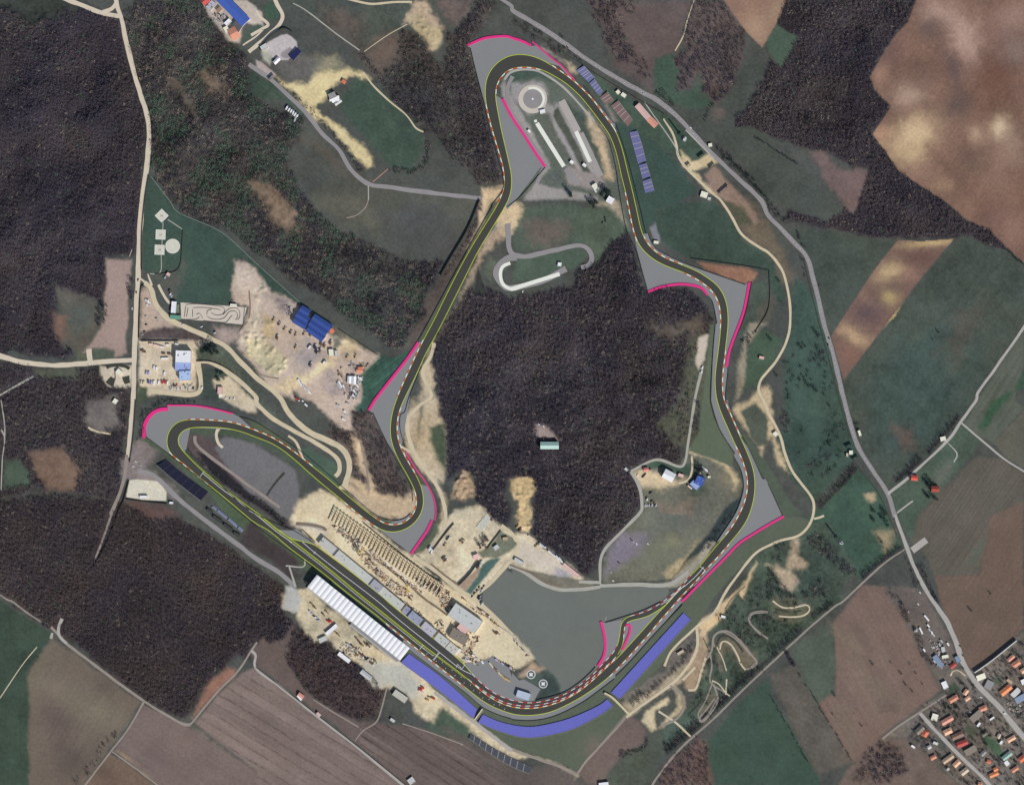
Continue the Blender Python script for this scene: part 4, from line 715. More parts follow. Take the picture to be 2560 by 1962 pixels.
# ---------- roads, lanes and paths
TARC = mat('old_asphalt', (144,138,136), .09, .05, .9); TARL = mat('pale_asphalt', (170,164,156), .1, .06, .9)
CONC = mat('pale_concrete_road', (208,193,170), .08, .06, .9); DIRT = mat('dirt_road', (202,186,156), .12, .08, .95); BRWN = mat('earth_track', (148,136,126), .14, .08, .95); GREYP = mat('grey_path', (168,164,152), .1, .08, .95)
DRKE = mat('damp_earth', (126,110,92), .25, .12, .95); PALE = mat('pale_site_road', (222,208,184), .1, .08, .95); DRKG = mat('planted_bed', (64,66,58), .25, .3, .95)
ROADS = [
('road', CONC, 12.5, '00 975,-60 975,0 990,80 1020,170 1045,300 1075,420 1120,600 1180,800 1245,1020 1248,1200 1230,1400 1195,1680 10 1165,420 1160,640 1145,900 1130,1300 1118,1680 20 1095,250 1075,480'),
('road', BRWN, 9, '20 1070,460 1050,620 1000,800 930,960'), ('lane', BRWN, 5, '20 940,950 870,1150 800,1330'),
('road', CONC, 11, '00 470,-50 570,0 720,60 850,112 940,130 1010,140'), ('road', CONC, 9, '00 850,112 940,80 980,20'),
('road', CONC, 11.5, '10 -60,1290 0,1310 200,1362 450,1387 700,1375 900,1356 1130,1345'), ('road', CONC, 8, '10 1120,420 1090,480'),('road', CONC, 8, '10 760,1250 770,1360'),
('road', TARC, 11.2, '01 2000,-40 2150,55 02 0,90 200,205 420,350 620,495 800,610 1050,752 1200,830 1320,920 1450,1040 1600,1210 1720,1330 1900,1500 2090,1680 13 0,130 100,230 230,370 320,470 370,620 430,850 480,1080 540,1270 620,1600 640,1680 23 700,230 770,420 900,620 1010,790 1070,980'),
('road', TARL, 9.5, '23 1065,960 1150,1190 1220,1380 33 1330,50 1440,210'), ('road', TARL, 12.5, '33 1420,180 1500,300 1580,480 1650,660 1760,830 1950,1030 2100,1220 2170,1300'),
('road', TARL, 7, '23 1010,790 1190,640 1500,350 1620,180 1750,0 13 1760,1620 1900,1430 2170,1040'), ('lane', TARL, 4, '23 1620,190 1800,340 1980,490 2170,610'), ('lane', TARL, 4, '23 1510,360 1590,450 1560,520'), ('lane', TARL, 4, '23 1080,945 1215,845'), ('lane', TARL, 4, '23 1190,1235 1310,1145'),
('path', DIRT, 6.3, '02 1270,1000 1350,1120 1380,1220 1400,1320 1490,1440 1700,1640 12 1750,0 1850,150 1930,290 2080,400 2150,440 13 0,440 80,530 140,640 180,850 185,1050 150,1200 70,1350 0,1440 12 2090,1510 2070,1600 2110,1680 22 2150,90 23 0,110 60,210 110,320 140,440 200,590 280,700 350,790 385,870 375,980 330,1070 250,1140 100,1180 0,1222 22 2050,1280 1970,1370 1800,1600 32 1700,230 1560,340 1350,540 1280,680'),
('path', DIRT, 5, '23 385,1000 430,990 470,970'), ('path', DIRT, 7, '32 1550,360 1555,520 1480,680 1340,830 1100,1000 960,1110'), ('lane', BRWN, 6, '32 960,1110 840,1240 720,1370 620,1480 550,1580'),
('lane', BRWN, 7, '32 0,1375 200,1450 400,1520 550,1590'), ('lane', TARL, 8, '31 1500,900 1830,1150 2150,1390'),
('lane', BRWN, 5, '23 1150,1250 950,1390 640,1680 33 560,180 300,400 0,680 32 2000,820 1850,965 1700,1115 1500,1290 1350,1440 1200,1640 1170,1700'),
('lane', BRWN, 7, '20 -40,1610 60,1680 30 100,140 230,240 350,320'), ('lane', BRWN, 7, '30 430,350 480,400 560,490 720,615 980,810 1210,975 1400,1090 1540,1165 1600,1170'), ('lane', TARL, 8, '30 520,280 490,360 500,430 560,490'),
('lane', BRWN, 4.5, '30 1210,975 1080,1200 935,1390 690,1710'), ('lane', BRWN, 4, '30 935,1390 1100,1510 1340,1690'), ('lane', BRWN, 5, '30 1600,1170 1820,900 2000,720 2110,550 2160,480'), ('lane', TARL, 6.5, '30 2110,550 2150,590 31 0,700 200,850 500,1090 850,1360 1250,1690'),
('lane', BRWN, 4, '31 830,1310 900,1220 1010,1150 1050,1050 1100,860'), ('lane', BRWN, 3, '31 1230,1160 1500,1250 1740,1340'), ('lane', BRWN, 3.5, '31 480,960 640,1060 860,1190'),
('road', TARC, 11, '20 1150,600 1300,640 1500,830 1750,1030 2000,1215 2150,1330 21 0,1295 200,1450 330,1570'), ('path', GREYP, 4, '21 250,1390 400,1400 410,1340'), ('path', GREYP, 5, '21 330,1570 280,1400'),
('road', TARC, 10.5, '01 -60,540 0,580 120,665 300,830 430,960 560,1130 700,1260 800,1430 940,1545 1100,1572 1500,1625 1890,1665'),
('road', CONC, 10, '01 150,-40 180,40 225,130 210,190 150,260 0,390 00 2090,440'), ('lane', CONC, 6, '01 -40,300 60,240 110,210 30,140 0,90'), ('lane', CONC, 4, '00 2040,385 2150,310 01 60,250'),
('path', GREYP, 2.6, '01 310,30 420,90 600,230 720,320 870,425'), ('path', DIRT, 2.6, '01 910,435 1100,300 1270,205'), ('path', DIRT, 5.5, '01 760,-10 960,35 1150,20 1310,20'), ('path', DIRT, 6, '01 900,610 1000,740 1150,880 1260,970 1340,1080 1405,1112'),
('path', BRWN, 3, '11 945,-20 920,60 840,130 760,150'), ('path', GREYP, 2, '01 945,1560 945,1680'), ('path', mat('pinkish_path', (176,136,126)), 3, '01 980,1530 1110,1420'),
('road', DIRT, 13, '10 1220,690 1270,740 1310,880 1430,1010 1600,1085 1780,1165 1900,1235 2000,1340 2150,1490 11 100,1565 210,1670 21 290,130 450,270 620,345 730,410 778,490 785,580 755,690 745,750'),
('road', CONC, 8, '10 1150,640 1220,690'), ('road', CONC, 7, '10 1240,620 1275,720'), ('road', DIRT, 11, '10 1650,1360 1780,1370 1950,1470 2150,1650 21 0,25 150,160 280,235 450,330 600,420 690,500 702,590 665,640'), ('road', DIRT, 12, '10 1660,1360 1660,1620 1260,1600'), ('path', DIRT, 6, '21 270,300 340,360 400,510'), ('path', DIRT, 6, '21 750,700 700,745'),
('path', DIRT, 9, '11 1500,1200 1470,1300 1400,1450 1460,1600 21 1470,-20 1380,40 1280,150 1275,280 1320,420 1420,580 1520,720 1570,840 1592,950 1580,1080 1470,1270'), ('path', DIRT, 5, '21 1215,390 1300,440'), ('path', GREYP, 10, '21 1205,120 1290,110'),
('road', DIRT, 11, '21 1320,1310 1500,1430 1700,1590 1830,1670 31 1950,220 2150,420'), ('road', DIRT, 9, '21 1830,1650 2000,1500 2150,1330'), ('road', DIRT, 9, '21 2060,1050 2150,1120 22 30,1180 60,1200 0,1320'),
('path', GREYP, 8, '22 740,1545 755,1300 900,1125 1075,945 1090,880 1070,730 1000,600'), ('path', GREYP, 6.5, '22 1000,600 1210,500 1400,560 1450,530 1480,350 1535,0 12 1550,1600 1600,1390'), ('path', DIRT, 5, '22 1510,470 1515,580 1480,670 1400,700'),
('path', GREYP, 9, '22 740,1560 600,1585 400,1590 250,1540 100,1440 0,1395 21 2120,1400'), ('path', GREYP, 9, '22 740,1555 1000,1545 1310,1545 1480,1440'), ('path', GREYP, 8, '22 560,1520 740,1530'),
('race_loop', TARC, 12, '11 2110,200 2135,430 12 60,470 150,470 400,412 560,382 640,410 672,480 650,545 580,570'), ('race_loop', TARC, 15, '12 450,570 250,680 0,740 11 2090,730 2030,660 2025,580 2100,500 12 40,480'),
('path', TARL, 11, '21 350,1050 450,1050 580,1080'), ('service_road', TARC, 9, '02 0,640 -40,740 01 2120,880 02 0,950 150,1180 290,1380 250,1430 210,1540'),
('path', TARL, 5, 'K 100,240 160,160 280,118 440,122 560,160 760,290 900,420 1060,600 1180,740'), ('path', DIRT, 6, '33 1530,760 1545,720 1600,710 1660,760'), ('street', TARL, 9, '33 1270,1060 1380,1190 1600,1420 1800,1610 1880,1700'), ('lane', BRWN, 5, '33 960,1290 1100,1180 1270,1070 1500,920'),
('path', BRWN, 3.2, '32 1700,520 1690,450 1730,400 1800,400 1900,470 1960,540 2000,590'), ('path', BRWN, 3, '32 1740,510 1760,470 1830,500 1900,610 1960,710 2050,650'), ('path', DIRT, 2.6, '32 1720,520 1770,620 1800,720'), ('path', BRWN, 3, '32 1665,560 1680,690 1665,810 1790,900'), ('path', BRWN, 3, '32 1690,800 1620,980 1560,1080 1590,1140 1650,1080 1720,960'), ('path', DIRT, 3.5, '32 1800,790 1795,920'),
('path', DIRT, 4.5, '32 1230,1060 1370,1150 1500,1270'), ('path', BRWN, 5, '32 1330,840 1430,930 1440,1040 1370,1130 1250,1180'), ('path', BRWN, 3, '33 60,160 200,200 280,160 340,170 345,220 250,265 90,260'), ('path', BRWN, 3, '32 2000,280 2020,240 2150,230'), ('path', BRWN, 2.6, '32 1990,290 2020,350 2100,430'),
('path', TARL, 7, '32 770,300 780,305'), ('path', DIRT, 3, '02 1530,0 1470,180 1440,300 1370,430'), ('path', GREYP, 2.5, '02 1110,860 1350,1200 1400,1320'),
('path', CONC, 7, '10 1325,715 1395,835 1430,870'), ('path', GREYP, 2.4, '10 1355,450 1348,610 1260,620'), ('path', GREYP, 2, '10 1372,190 1360,380'), ('path', GREYP, 2, '10 1410,165 1530,245'),
('path', GREYP, 3, '20 10,250 40,320 20,500 10,760'), ('path', GREYP, 3.5, '20 10,0 40,200 40,300'), ('path', GREYP, 5, '10 -40,1660 120,1570 280,1480'), ('path', DIRT, 4, '20 740,230 800,260 930,285'),
('path', TARL, 9, '20 1560,250 1540,330 1550,400'), ('path', CONC, 8, '20 1840,235 1815,280 1830,360 1870,400'), ('path', BRWN, 7, '20 1640,300 1640,360 1720,440 1960,620 21 30,780 200,900'),
('lane', BRWN, 4, '21 880,360 930,580 950,760'), ('path', GREYP, 4, '30 430,450 440,400'), ('lane', DIRT, 2.5, '30 0,950 180,680 310,520'), ('path', TARL, 4, '02 1460,1090 1700,1340'),
('earth_track', DRKE, 7, 'A 690,170 830,260 960,370 1010,470'), ('earth_track', DRKE, 6, 'A 1160,540 1380,680 1560,810 1760,970 1900,1080 2040,1210 B 330,520 520,650 640,740'), ('earth_track', DRKE, 3.5, 'A 1240,800 1380,880 1470,960'), ('road', PALE, 4, 'A 1000,380 1200,520 1500,700 1760,900 2000,1100 2150,1230'), ('earth_track', DRKE, 4, 'G 110,1090 290,1240 560,1440'), ('earth_track', DRKE, 3, 'A 0,45 200,60 430,100 520,160'),
('earth_track', DRKE, 3.2, 'D 0,1310 120,1370 300,1400'), ('earth_track', DRKE, 3, '10 2090,760 2100,900 2080,1020 2010,1080'), ('earth_track', DRKE, 3.2, '22 -20,1380 150,1450 330,1540 420,1560'), ('earth_track', DRKE, 2.6, '32 1960,10 1850,110 1790,200'), ('planting_bed', DRKG, 6, '21 90,800 160,700 240,610'),
('path', BRWN, 5, '32 1640,620 1680,540 1690,440 1740,390 1820,390 1900,450 1960,520 2020,600 2060,660 1990,700 1950,710'), ('path', DIRT, 4, '32 1745,540 1765,470 1830,490 1890,580 1920,660 1960,710'), ('earth_track', DRKG, 4, '32 1720,500 1745,440 1800,425 1880,480 1940,560'), ('path', DIRT, 3.5, '33 40,130 130,190 260,180 330,165 352,210 300,255 200,268 90,262'), ('earth_track', DRKG, 3.5, '33 60,200 180,225 280,215'), ('path', BRWN, 4, '32 2150,215 2040,225 1990,260 2000,320 2080,400 2150,450'), ('earth_track', DRKG, 4, '32 1960,270 2000,215 2080,205 2150,215'), ('path', DIRT, 3, '32 1680,800 1740,830 1800,910 1830,930'), ('path', BRWN, 4, '32 1700,950 1620,1060 1570,1120 1600,1150 1680,1060 1730,960 1690,830'), ('earth_track', DRKG, 4, '32 1480,1090 1560,1010 1600,950'), ('earth_track', DRKG, 4, '32 1610,440 1650,520 1660,560'), ('sand_ramp', DIRT, 6, '32 1440,800 1540,690'), ('sand_ramp', DIRT, 6, '32 1625,610 1590,720 1545,870 1480,880'),
('ditch', DRKG, 2.6, '13 300,490 325,620 395,900 460,1150 545,1470 590,1650 23 650,180 690,320'), ('ditch', DRKG, 2.4, '23 700,480 800,620 900,740 960,850 1020,990 1080,1130'), ('ditch', DRKG, 2.2, '02 0,190 200,300 420,440 600,545'),
('planting_bed', DRKG, 7, '10 895,1410 930,1392 1000,1390 1060,1400 1085,1420'), ('planting_bed', DRKG, 10, '10 905,1510 925,1530 960,1540'), ('planting_bed', DRKG, 12, '10 1060,1480 1075,1540'), ('planting_bed', DRKG, 3, '10 965,1410 970,1500'),
]
for i, (nm, m, w, s) in enumerate(ROADS):
    p = gs(spline(P(s), 3), 1.6, False); n = len(p)
    wl = w/2*(1+smooth_noise(n, 3, .08)+smooth_noise(n, 14, .08)); wr = w/2*(1+smooth_noise(n, 3, .08)+smooth_noise(n, 14, .08))
    b = MB(); b.strip(W(offset(p, wl)), W(offset(p, -wr)), .20+.0009*i); o = b.build(nm, m, kind='structure'); fix_up(o)
# road markings
for s in ('02 200,205 420,350 620,495 800,610 1050,752 1200,830 1320,920 1450,1040 1600,1210', '13 100,230 230,370 320,470 370,620 430,850 480,1080 540,1270 620,1600 640,1680 23 700,230 770,420 900,620 1010,790'):
    p = spline(P(s), 3); b = MB(); a = W(offset(p, .25)); c = W(offset(p, -.25))
    for i in range(0, len(p)-1, 4): b.poly([(*a[i],.33),(*c[i],.33),(*c[i+1],.33),(*a[i+1],.33)])
    fix_up(b.build('centre_line', WHITE, kind='structure'))
# white wet-grip surfaces of the driving school, its ring, kart paths, helicopter pads
SKID = mat('white_skid_surface', (242,236,212), .03, .2, .5)
def bar(s, wpx):
    p = P(s); d = p[1]-p[0]; d /= np.hypot(*d); n = np.array([-d[1], d[0]])*wpx/2; return np.array([p[0]+n, p[1]+n, p[1]-n, p[0]-n])
sheet('skid_strip', bar('K 490,760 815,1280', 10.5), .36, SKID); sheet('skid_strip', bar('K 960,860 1130,1225', 10), .36, SKID)
sheet('test_lane', bar('K 785,490 980,860', 18), .30, mat('test_lane_concrete', (172,164,156), .06, .1)); sheet('test_lane', bar('K 1010,880 1250,1400', 17), .301, mat('test_lane_concrete2', (158,152,146), .06, .1))
sheet('test_lane', bar('K 470,720 480,750', 7), .30, SKID); sheet('test_lane', bar('K 840,1300 980,1500', 16), .302, TARC)
def ring(cx, cy, r0, r1, a0, a1, z, name, m, n=72):
    t = np.radians(np.linspace(a0, a1, n)); a = np.stack([cx+r0*np.cos(t), cy+r0*np.sin(t)], -1); c = np.stack([cx+r1*np.cos(t), cy+r1*np.sin(t)], -1)
    b = MB(); b.strip(W(a), W(c), z); o = b.build(name, m, kind='structure'); fix_up(o)
c = P('K 440,470')[0]
ring(*c, 0, 24, 0, 360, .31, 'skid_ring_island', TARC); ring(*c, 24, 36, 0, 360, .32, 'skid_ring', mat('skid_ring_concrete', (196,186,172), .06, .1)); ring(*c, 25, 30.5, -112, 60, .36, 'skid_strip', SKID); ring(*c, 0, 2.5, 0, 360, .36, 'skid_ring_hub', WHITE)
p = gs(spline(P('11 2135,530 2070,560 2052,630 2075,710 2150,750 12 60,732'), 3), 1.5, False)
line('skid_strip', p, 8.5, .36, SKID); sheet('skid_strip', bar('12 -10,750 400,622', 10), .365, SKID)
PADC = mat('pad_concrete', (205,200,184), .06, .15); PADL = mat('pad_edge', (228,224,212), .04, .2)
hm = mat('pad_letter', (120,112,112), .05, .3)
for s, an, lb in (('U 320,275',45,'d'),('U 295,715',2,'a'),('U 270,1070',2,'b')):
    c = P(s)[0]; r = 12.3
    def sq(r, da=0): t = np.radians(np.array([45,135,225,315])+an); return np.stack([c[0]+r*1.414*np.cos(t), c[1]+r*1.414*np.sin(t)], -1)
    sheet('helipad', sq(r), .30, PADL); sheet('helipad', sq(r-1.2), .305, PADC)
    b = MB(); ca, sa = math.cos(math.radians(an if an < 40 else 0)), math.sin(math.radians(an if an < 40 else 0))
    for (x0,x1,y0,y1) in ((-2.4,-1.4,-3,3),(1.4,2.4,-3,3),(-1.4,1.4,-.5,.5)):
        q = np.array([(x0,y0),(x1,y0),(x1,y1),(x0,y1)]); b.poly([(x,y,.32) for x,y in W(c+q)])
    fix_up(b.build('helipad_letter', hm, kind='structure'))
c = P('U 575,985')[0]; ring(*c, 0, 18.3, 0, 360, .30, 'helipad', PADL); ring(*c, 0, 17.2, 0, 360, .305, 'helipad', PADC); ring(*c, 0, 1.8, 0, 360, .32, 'helipad_mark', PADL)
GRYC = mat('helipad_grey', (92,98,92), .05, .2)
for s in ('32 160,750', '32 262,828'):
    c = P(s)[0]; ring(*c, 0, 10.2, 0, 360, .30, 'helipad', GRYC); ring(*c, 9.2, 10.8, 0, 360, .32, 'helipad_ring', WHITE)
    b = MB()
    for sg in (1,-1):
        q = np.array([(-5.2,-1.7),(5.2,-1.7),(5.2,1.7),(-5.2,1.7)]); t = math.radians(45*sg); R = np.array([[math.cos(t),-math.sin(t)],[math.sin(t),math.cos(t)]])
        b.poly([(x,y,.34+.004*sg) for x,y in W(c+q@R.T)])
    fix_up(b.build('helipad_cross', WHITE, kind='structure'))
# kart course drawn on the pale yard
KART = mat('kart_yard', (202,190,174), .06, .1); TYRE = mat('tyre_row', (84,78,74), .2, .8)
sheet('kart_yard', P('C 690,400 1250,440 1560,465 1500,690 1300,670 990,640 700,620'), .24, KART)
for i, s in enumerate(('C 860,470 1000,468 1180,490 1215,505 1190,515', 'C 850,590 850,490', 'C 900,560 930,540 960,560 980,610', 'C 760,430 900,420 1200,450 1270,490 1250,550 1180,570 1110,550 1090,530', 'C 1040,560 1040,510 1100,490', 'C 1040,580 1080,610 1180,625 1270,600 1320,530 1380,510 1430,530 1440,600 1410,630', 'C 1250,560 1320,490 1400,470 1460,500 1470,590 1440,630', 'C 700,620 800,625 900,620 940,590', 'C 990,640 1200,660 1290,660 1340,600 1370,570', 'C 1530,470 1510,690 1460,780', 'C 760,450 740,590', 'C 790,470 770,590')):
    p = gs(spline(P(s), 2), 1.5, False); b = MB(); b.wall(W(offset(p, .45)), W(offset(p, -.45)), .2, .9); tag(b.build('tyre_wall', TYRE), 'low dark tyre wall curling round the pale kart course', 'tyre wall', 'tyre walls of the kart course')
# ---------- what is taken up by roads, track and buildings (trees keep off it)
OCC = np.zeros(X.shape, bool)
def occ_poly(p, pad=2):
    p = np.asarray(p); i0 = np.searchsorted(gy, p[:,1].min()-pad-3); i1 = np.searchsorted(gy, p[:,1].max()+pad+3); j0 = np.searchsorted(gx, p[:,0].min()-pad-3); j1 = np.searchsorted(gx, p[:,0].max()+pad+3)
    if i1 > i0 and j1 > j0: OCC[i0:i1, j0:j1] |= edge_dist(p, X[i0:i1, j0:j1], Y[i0:i1, j0:j1]) > -pad
def occ_line(p, w):
    for x, y in p[::2]:
        i0 = np.searchsorted(gy, y-w); i1 = np.searchsorted(gy, y+w); j0 = np.searchsorted(gx, x-w); j1 = np.searchsorted(gx, x+w)
        OCC[i0:i1, j0:j1] |= (X[i0:i1, j0:j1]-x)**2+(Y[i0:i1, j0:j1]-y)**2 < w*w
occ_line((TL+TR)/2, 19); occ_line(PLs, 10); occ_line(PRs, 10)
for s in ROFF: occ_poly(P(s), 5)
for nm, m, wd, s in ROADS: occ_line(spline(P(s), 3), wd/2+3.5)

# ---------- buildings
def local(s, wpx):
    """centre, angle, length and width in metres of a footprint given by the two ends of its axis and its width in px"""
    p = W(P(s)); d = p[1]-p[0]; occ_poly(bar(s, wpx), 3)
    return (*((p[0]+p[1])/2), 0.0), math.atan2(d[1], d[0]), float(np.hypot(*d)), wpx*S
M = {}
def col(c, var=.12, sc=.25, **k):
    key = tuple(c)
    if key not in M: M[key] = mat('paint_%d_%d_%d' % key, c, var, sc, **k)
    return M[key]
ROOFN = {'orange':(206,142,116),'brightorange':(222,140,98),'pink':(214,150,130),'brown':(140,112,98),'red':(182,84,78),'white':(240,238,230),'cream':(224,220,200),'grey':(146,144,142),'greybrown':(132,122,110),
         'blue':(58,80,142),'bluegrey':(128,142,162),'lightorange':(228,178,146),'beige':(196,178,154),'tan':(186,160,134),'palegrey':(190,190,186),'green':(150,176,160),'navy':(34,38,78),'lilac':(176,174,182),'darkgrey':(92,90,92),'redorange':(206,116,88),'lightblue':(150,166,208),'midblue':(70,96,170),'palepink':(214,176,168)}
WALLM = mat('plaster', (206,196,180), .08, .4); WALLG = mat('grey_render', (150,148,144), .08, .4); WALLD = mat('dark_wall', (86,84,84), .1, .4)
GLASS = mat('window_glass', (40,46,54), .1, .5, .15, spec=.6)
def gable(b, L, Wd, h, r, ov=.5, hip=0.0):
    x, y = L/2+ov, Wd/2+ov; hx = x-hip; t = .25
    v = [(-x,-y,h),(x,-y,h),(x,y,h),(-x,y,h),(-hx,0,h+r),(hx,0,h+r)]
    n = len(b.v); b.v += v + [(p[0],p[1],p[2]-t) for p in v[:4]]
    for f in ((0,1,5,4),(2,3,4,5),(1,2,5),(3,0,4),(6,7,1,0),(7,8,2,1),(8,9,3,2),(9,6,0,3),(9,8,7,6)): b.f.append(tuple(n+i for i in f)); b.m.append(0)
def building(name, s, wpx, h, roof, rc, label, cat='building', group=None, wall=None, chimney=False, extras=0, hip=0.0, rise=None):
    c, a, L, Wd = local(s, wpx); o = empty(name, c, label, cat, group, a); wm = wall or WALLM; rm = col(ROOFN[rc] if isinstance(rc, str) else rc)
    b = MB(); b.box(-L/2, L/2, -Wd/2, Wd/2, -.5, h-.03, 0); w = b.build('wall', wm, o)
    if h >= 4 and wpx > 9:
        for sg in (-1,1): b = MB(); b.box(-L/2+.8, L/2-.8, sg*Wd/2-.06, sg*Wd/2+.06, 1.0, min(2.4, h-.4)); b.build('window_band', GLASS, o)
        b = MB(); b.box(-L/2-.06, -L/2+.06, -.55, .55, 0, 2.1); b.build('door', WALLD, o)
    b = MB()
    if roof == 'gable':
        r = rise if rise else min(3.2, Wd*.26); gable(b, L, Wd, h, r, hip=hip*min(L, Wd)/2); ro = b.build('roof', rm, o)
        if chimney:
            b = MB(); b.box(L*.18-.35, L*.18+.35, Wd*.12-.35, Wd*.12+.35, h+.1, h+r+.9); b.build('chimney', WALLG, ro)
    elif roof == 'flat':
        b.box(-L/2-.1, L/2+.1, -Wd/2-.1, Wd/2+.1, h-.02, h+.25)
        for (x0,x1,y0,y1) in ((-L/2-.1,L/2+.1,-Wd/2-.1,-Wd/2+.2),(-L/2-.1,L/2+.1,Wd/2-.2,Wd/2+.1),(-L/2-.1,-L/2+.2,-Wd/2+.2,Wd/2-.2),(L/2-.2,L/2+.1,-Wd/2+.2,Wd/2-.2)): b.box(x0, x1, y0, y1, h+.251, h+.6)
        ro = b.build('roof', rm, o)
        for i in range(extras):
            x = (rng.random()-.5)*L*.8; y = (rng.random()-.5)*Wd*.7; q = .5+rng.random()*.9; b = MB(); b.box(x-q, x+q, y-q*.7, y+q*.7, h+.26, h+1.3); b.build('roof_vent', WALLG, o)
    else:   # lean-to
        n = [(-L/2-.3,-Wd/2-.3),(L/2+.3,-Wd/2-.3),(L/2+.3,Wd/2+.3),(-L/2-.3,Wd/2+.3)]; b.prism(n, h-.02, [h+.2,h+.2,h+1.4,h+1.4], bottom=True); b.build('roof', rm, o)
    return o
# village: axis ends on sheet V, width px, roof, colour, what tells it apart
HS = [('615,705 710,650',12,'g','orange','orange hipped house just south of the cream flat-roofed block'),('790,625 825,572',9,'g','lightorange','small light orange house beside the dark trees, north of its twin'),('800,690 850,655',8.5,'g','lightorange','small light orange house on the edge of the white paved lot'),
('545,478 580,555',13,'f','white','cream flat-roofed block at the north-west corner of the village'),('412,880 480,900',17,'f','cream','square cream flat-roofed house where the narrow street begins'),('530,960 650,890',12,'g','pink','long faded orange roof below the square cream house'),
('555,1075 640,1035',13,'g','lightorange','light orange house on the narrow street, below the faded long roof'),('650,1130 770,1075',12,'g','brown','long brown-roofed house halfway down the narrow street'),('705,1215 820,1170',13,'g','red','dark red roofed house halfway down the narrow street'),
('800,1310 920,1240',15,'l','greybrown','wide grey-brown lean-to roof below the red house'),('985,1330 1030,1285',9,'g','grey','small grey roof beside the dark conifer, east of the wide lean-to'),('1050,1395 1092,1410',8,'g','redorange','tiny orange and white shed in the open southern yards'),
('1085,1570 1180,1530',10,'g','brightorange','bright orange twin roof, lower and longer one, at the south end'),('1130,1505 1172,1480',9,'g','brightorange','bright orange twin roof, upper and shorter one, at the south end'),('315,1105 352,1050',14,'g','redorange','red-orange roof west of the top of the narrow street'),
('400,1370 458,1340',9,'g','orange','small orange house west of the narrow street behind bare trees'),('545,1410 655,1330',11,'g','tan','long tan roof on the west side of the narrow street'),('670,1455 732,1395',11,'g','lightorange','light orange roof west of the narrow street near its middle'),
('755,1545 825,1490',12,'g','beige','beige roof west of the narrow street, next one south of the light orange'),('965,805 1045,770',12,'g','orange','brownish orange roof beside the wide street, south of the white lot'),('870,925 985,825',16,'l','greybrown','large grey-brown shed roof south-east of the white lot'),
('1290,1165 1375,1115',10,'g','lightorange','light orange roof close to the wide street at its south end'),('1205,1200 1230,1165',6,'f','white','tiny white flat roof in the middle of a dark garden'),('1235,1375 1330,1300',11,'g','green','pale green roof in the south-east corner plots'),('1265,1400 1300,1445',10,'f','white','white square shed below the pale green roof'),
('1340,1515 1410,1470',9,'g','orange','orange roof in the south-east corner, southern one'),('1425,1395 1490,1345',13,'g','redorange','red-orange roof at the right edge of the picture'),('1085,920 1135,888',4.5,'f','white','narrow white roof strip in the grey yard'),('940,995 972,955',5.5,'f','white','small white roof west of the narrow white strip'),
('1178,1130 1202,1085',7,'g','beige','small beige roof among the eastern gardens'),('935,442 1030,405',13,'l','cream','cream lean-to roof on the wide street opposite the grassy loop'),('1055,560 1100,470',19,'f','grey','big grey flat roof with a curved end on the wide street'),
('1215,620 1325,530',14,'g','brightorange','brightest orange long roof, east side of the wide street'),('1345,645 1425,565',13,'l','palegrey','pale grey shed roof beside the brightest orange house'),('1385,705 1500,640',15,'l','bluegrey','blue-grey hall roof at the right edge'),('1300,232 1362,178',8,'g','pink','narrow pink-orange roof near the top corner of the plots'),
('1345,300 1430,240',13,'g','orange','orange roof beside the narrow pink one in the top corner'),('1450,365 1500,330',11,'g','lightorange','light orange roof at the right edge below the top corner'),('1450,490 1500,470',13,'f','white','white and blue cluttered roof at the right edge'),('945,1660 990,1672',10,'g','orange','orange roof cut by the bottom edge of the picture'),
('235,1070 310,1000',14,'g','greybrown','grey-brown barn roof at the west edge of the plots'),('630,312 684,272',9,'g','red','dark red roof at the foot of the cluttered scrap yard'),('695,185 730,252',11,'f','bluegrey','blue-grey flat roof standing alone by the main road'),('440,180 530,300',12,'l','bluegrey','long blue-grey shed in the cluttered scrap yard'),
('530,195 605,180',8,'f','cream','whitish flat shed in the cluttered scrap yard'),('538,75 550,135',9,'f','palegrey','pale grey shed at the top of the scrap yard'),('175,1215 215,1245',5,'f','white','white angled shed by the western gardens'),('365,1245 400,1225',8,'g','palegrey','small pale roof under bare trees west of the narrow street'),('590,1505 612,1480',6,'f','palegrey','tiny pale shed behind the beige roof'),
('1290,450 1340,490',6,'g','tan','small tan shed behind the brightest orange roof'),('1000,1100 1060,1060',7,'g','greybrown','grey-brown garden shed between the two streets'),('430,1180 480,1200',6,'l','palegrey','pale lean-to beside the red-orange roof')]
for ax, wd, rf, rc, lb in HS:
    building('village_house', 'V '+ax, wd, 3.1 if rf != 'f' else 3.6, {'g':'gable','f':'flat','l':'lean'}[rf], rc, lb, 'house', 'houses and sheds of the village', chimney=rf == 'g' and wd > 9, hip=.5 if rc in ('orange','lightorange','redorange') else 0)
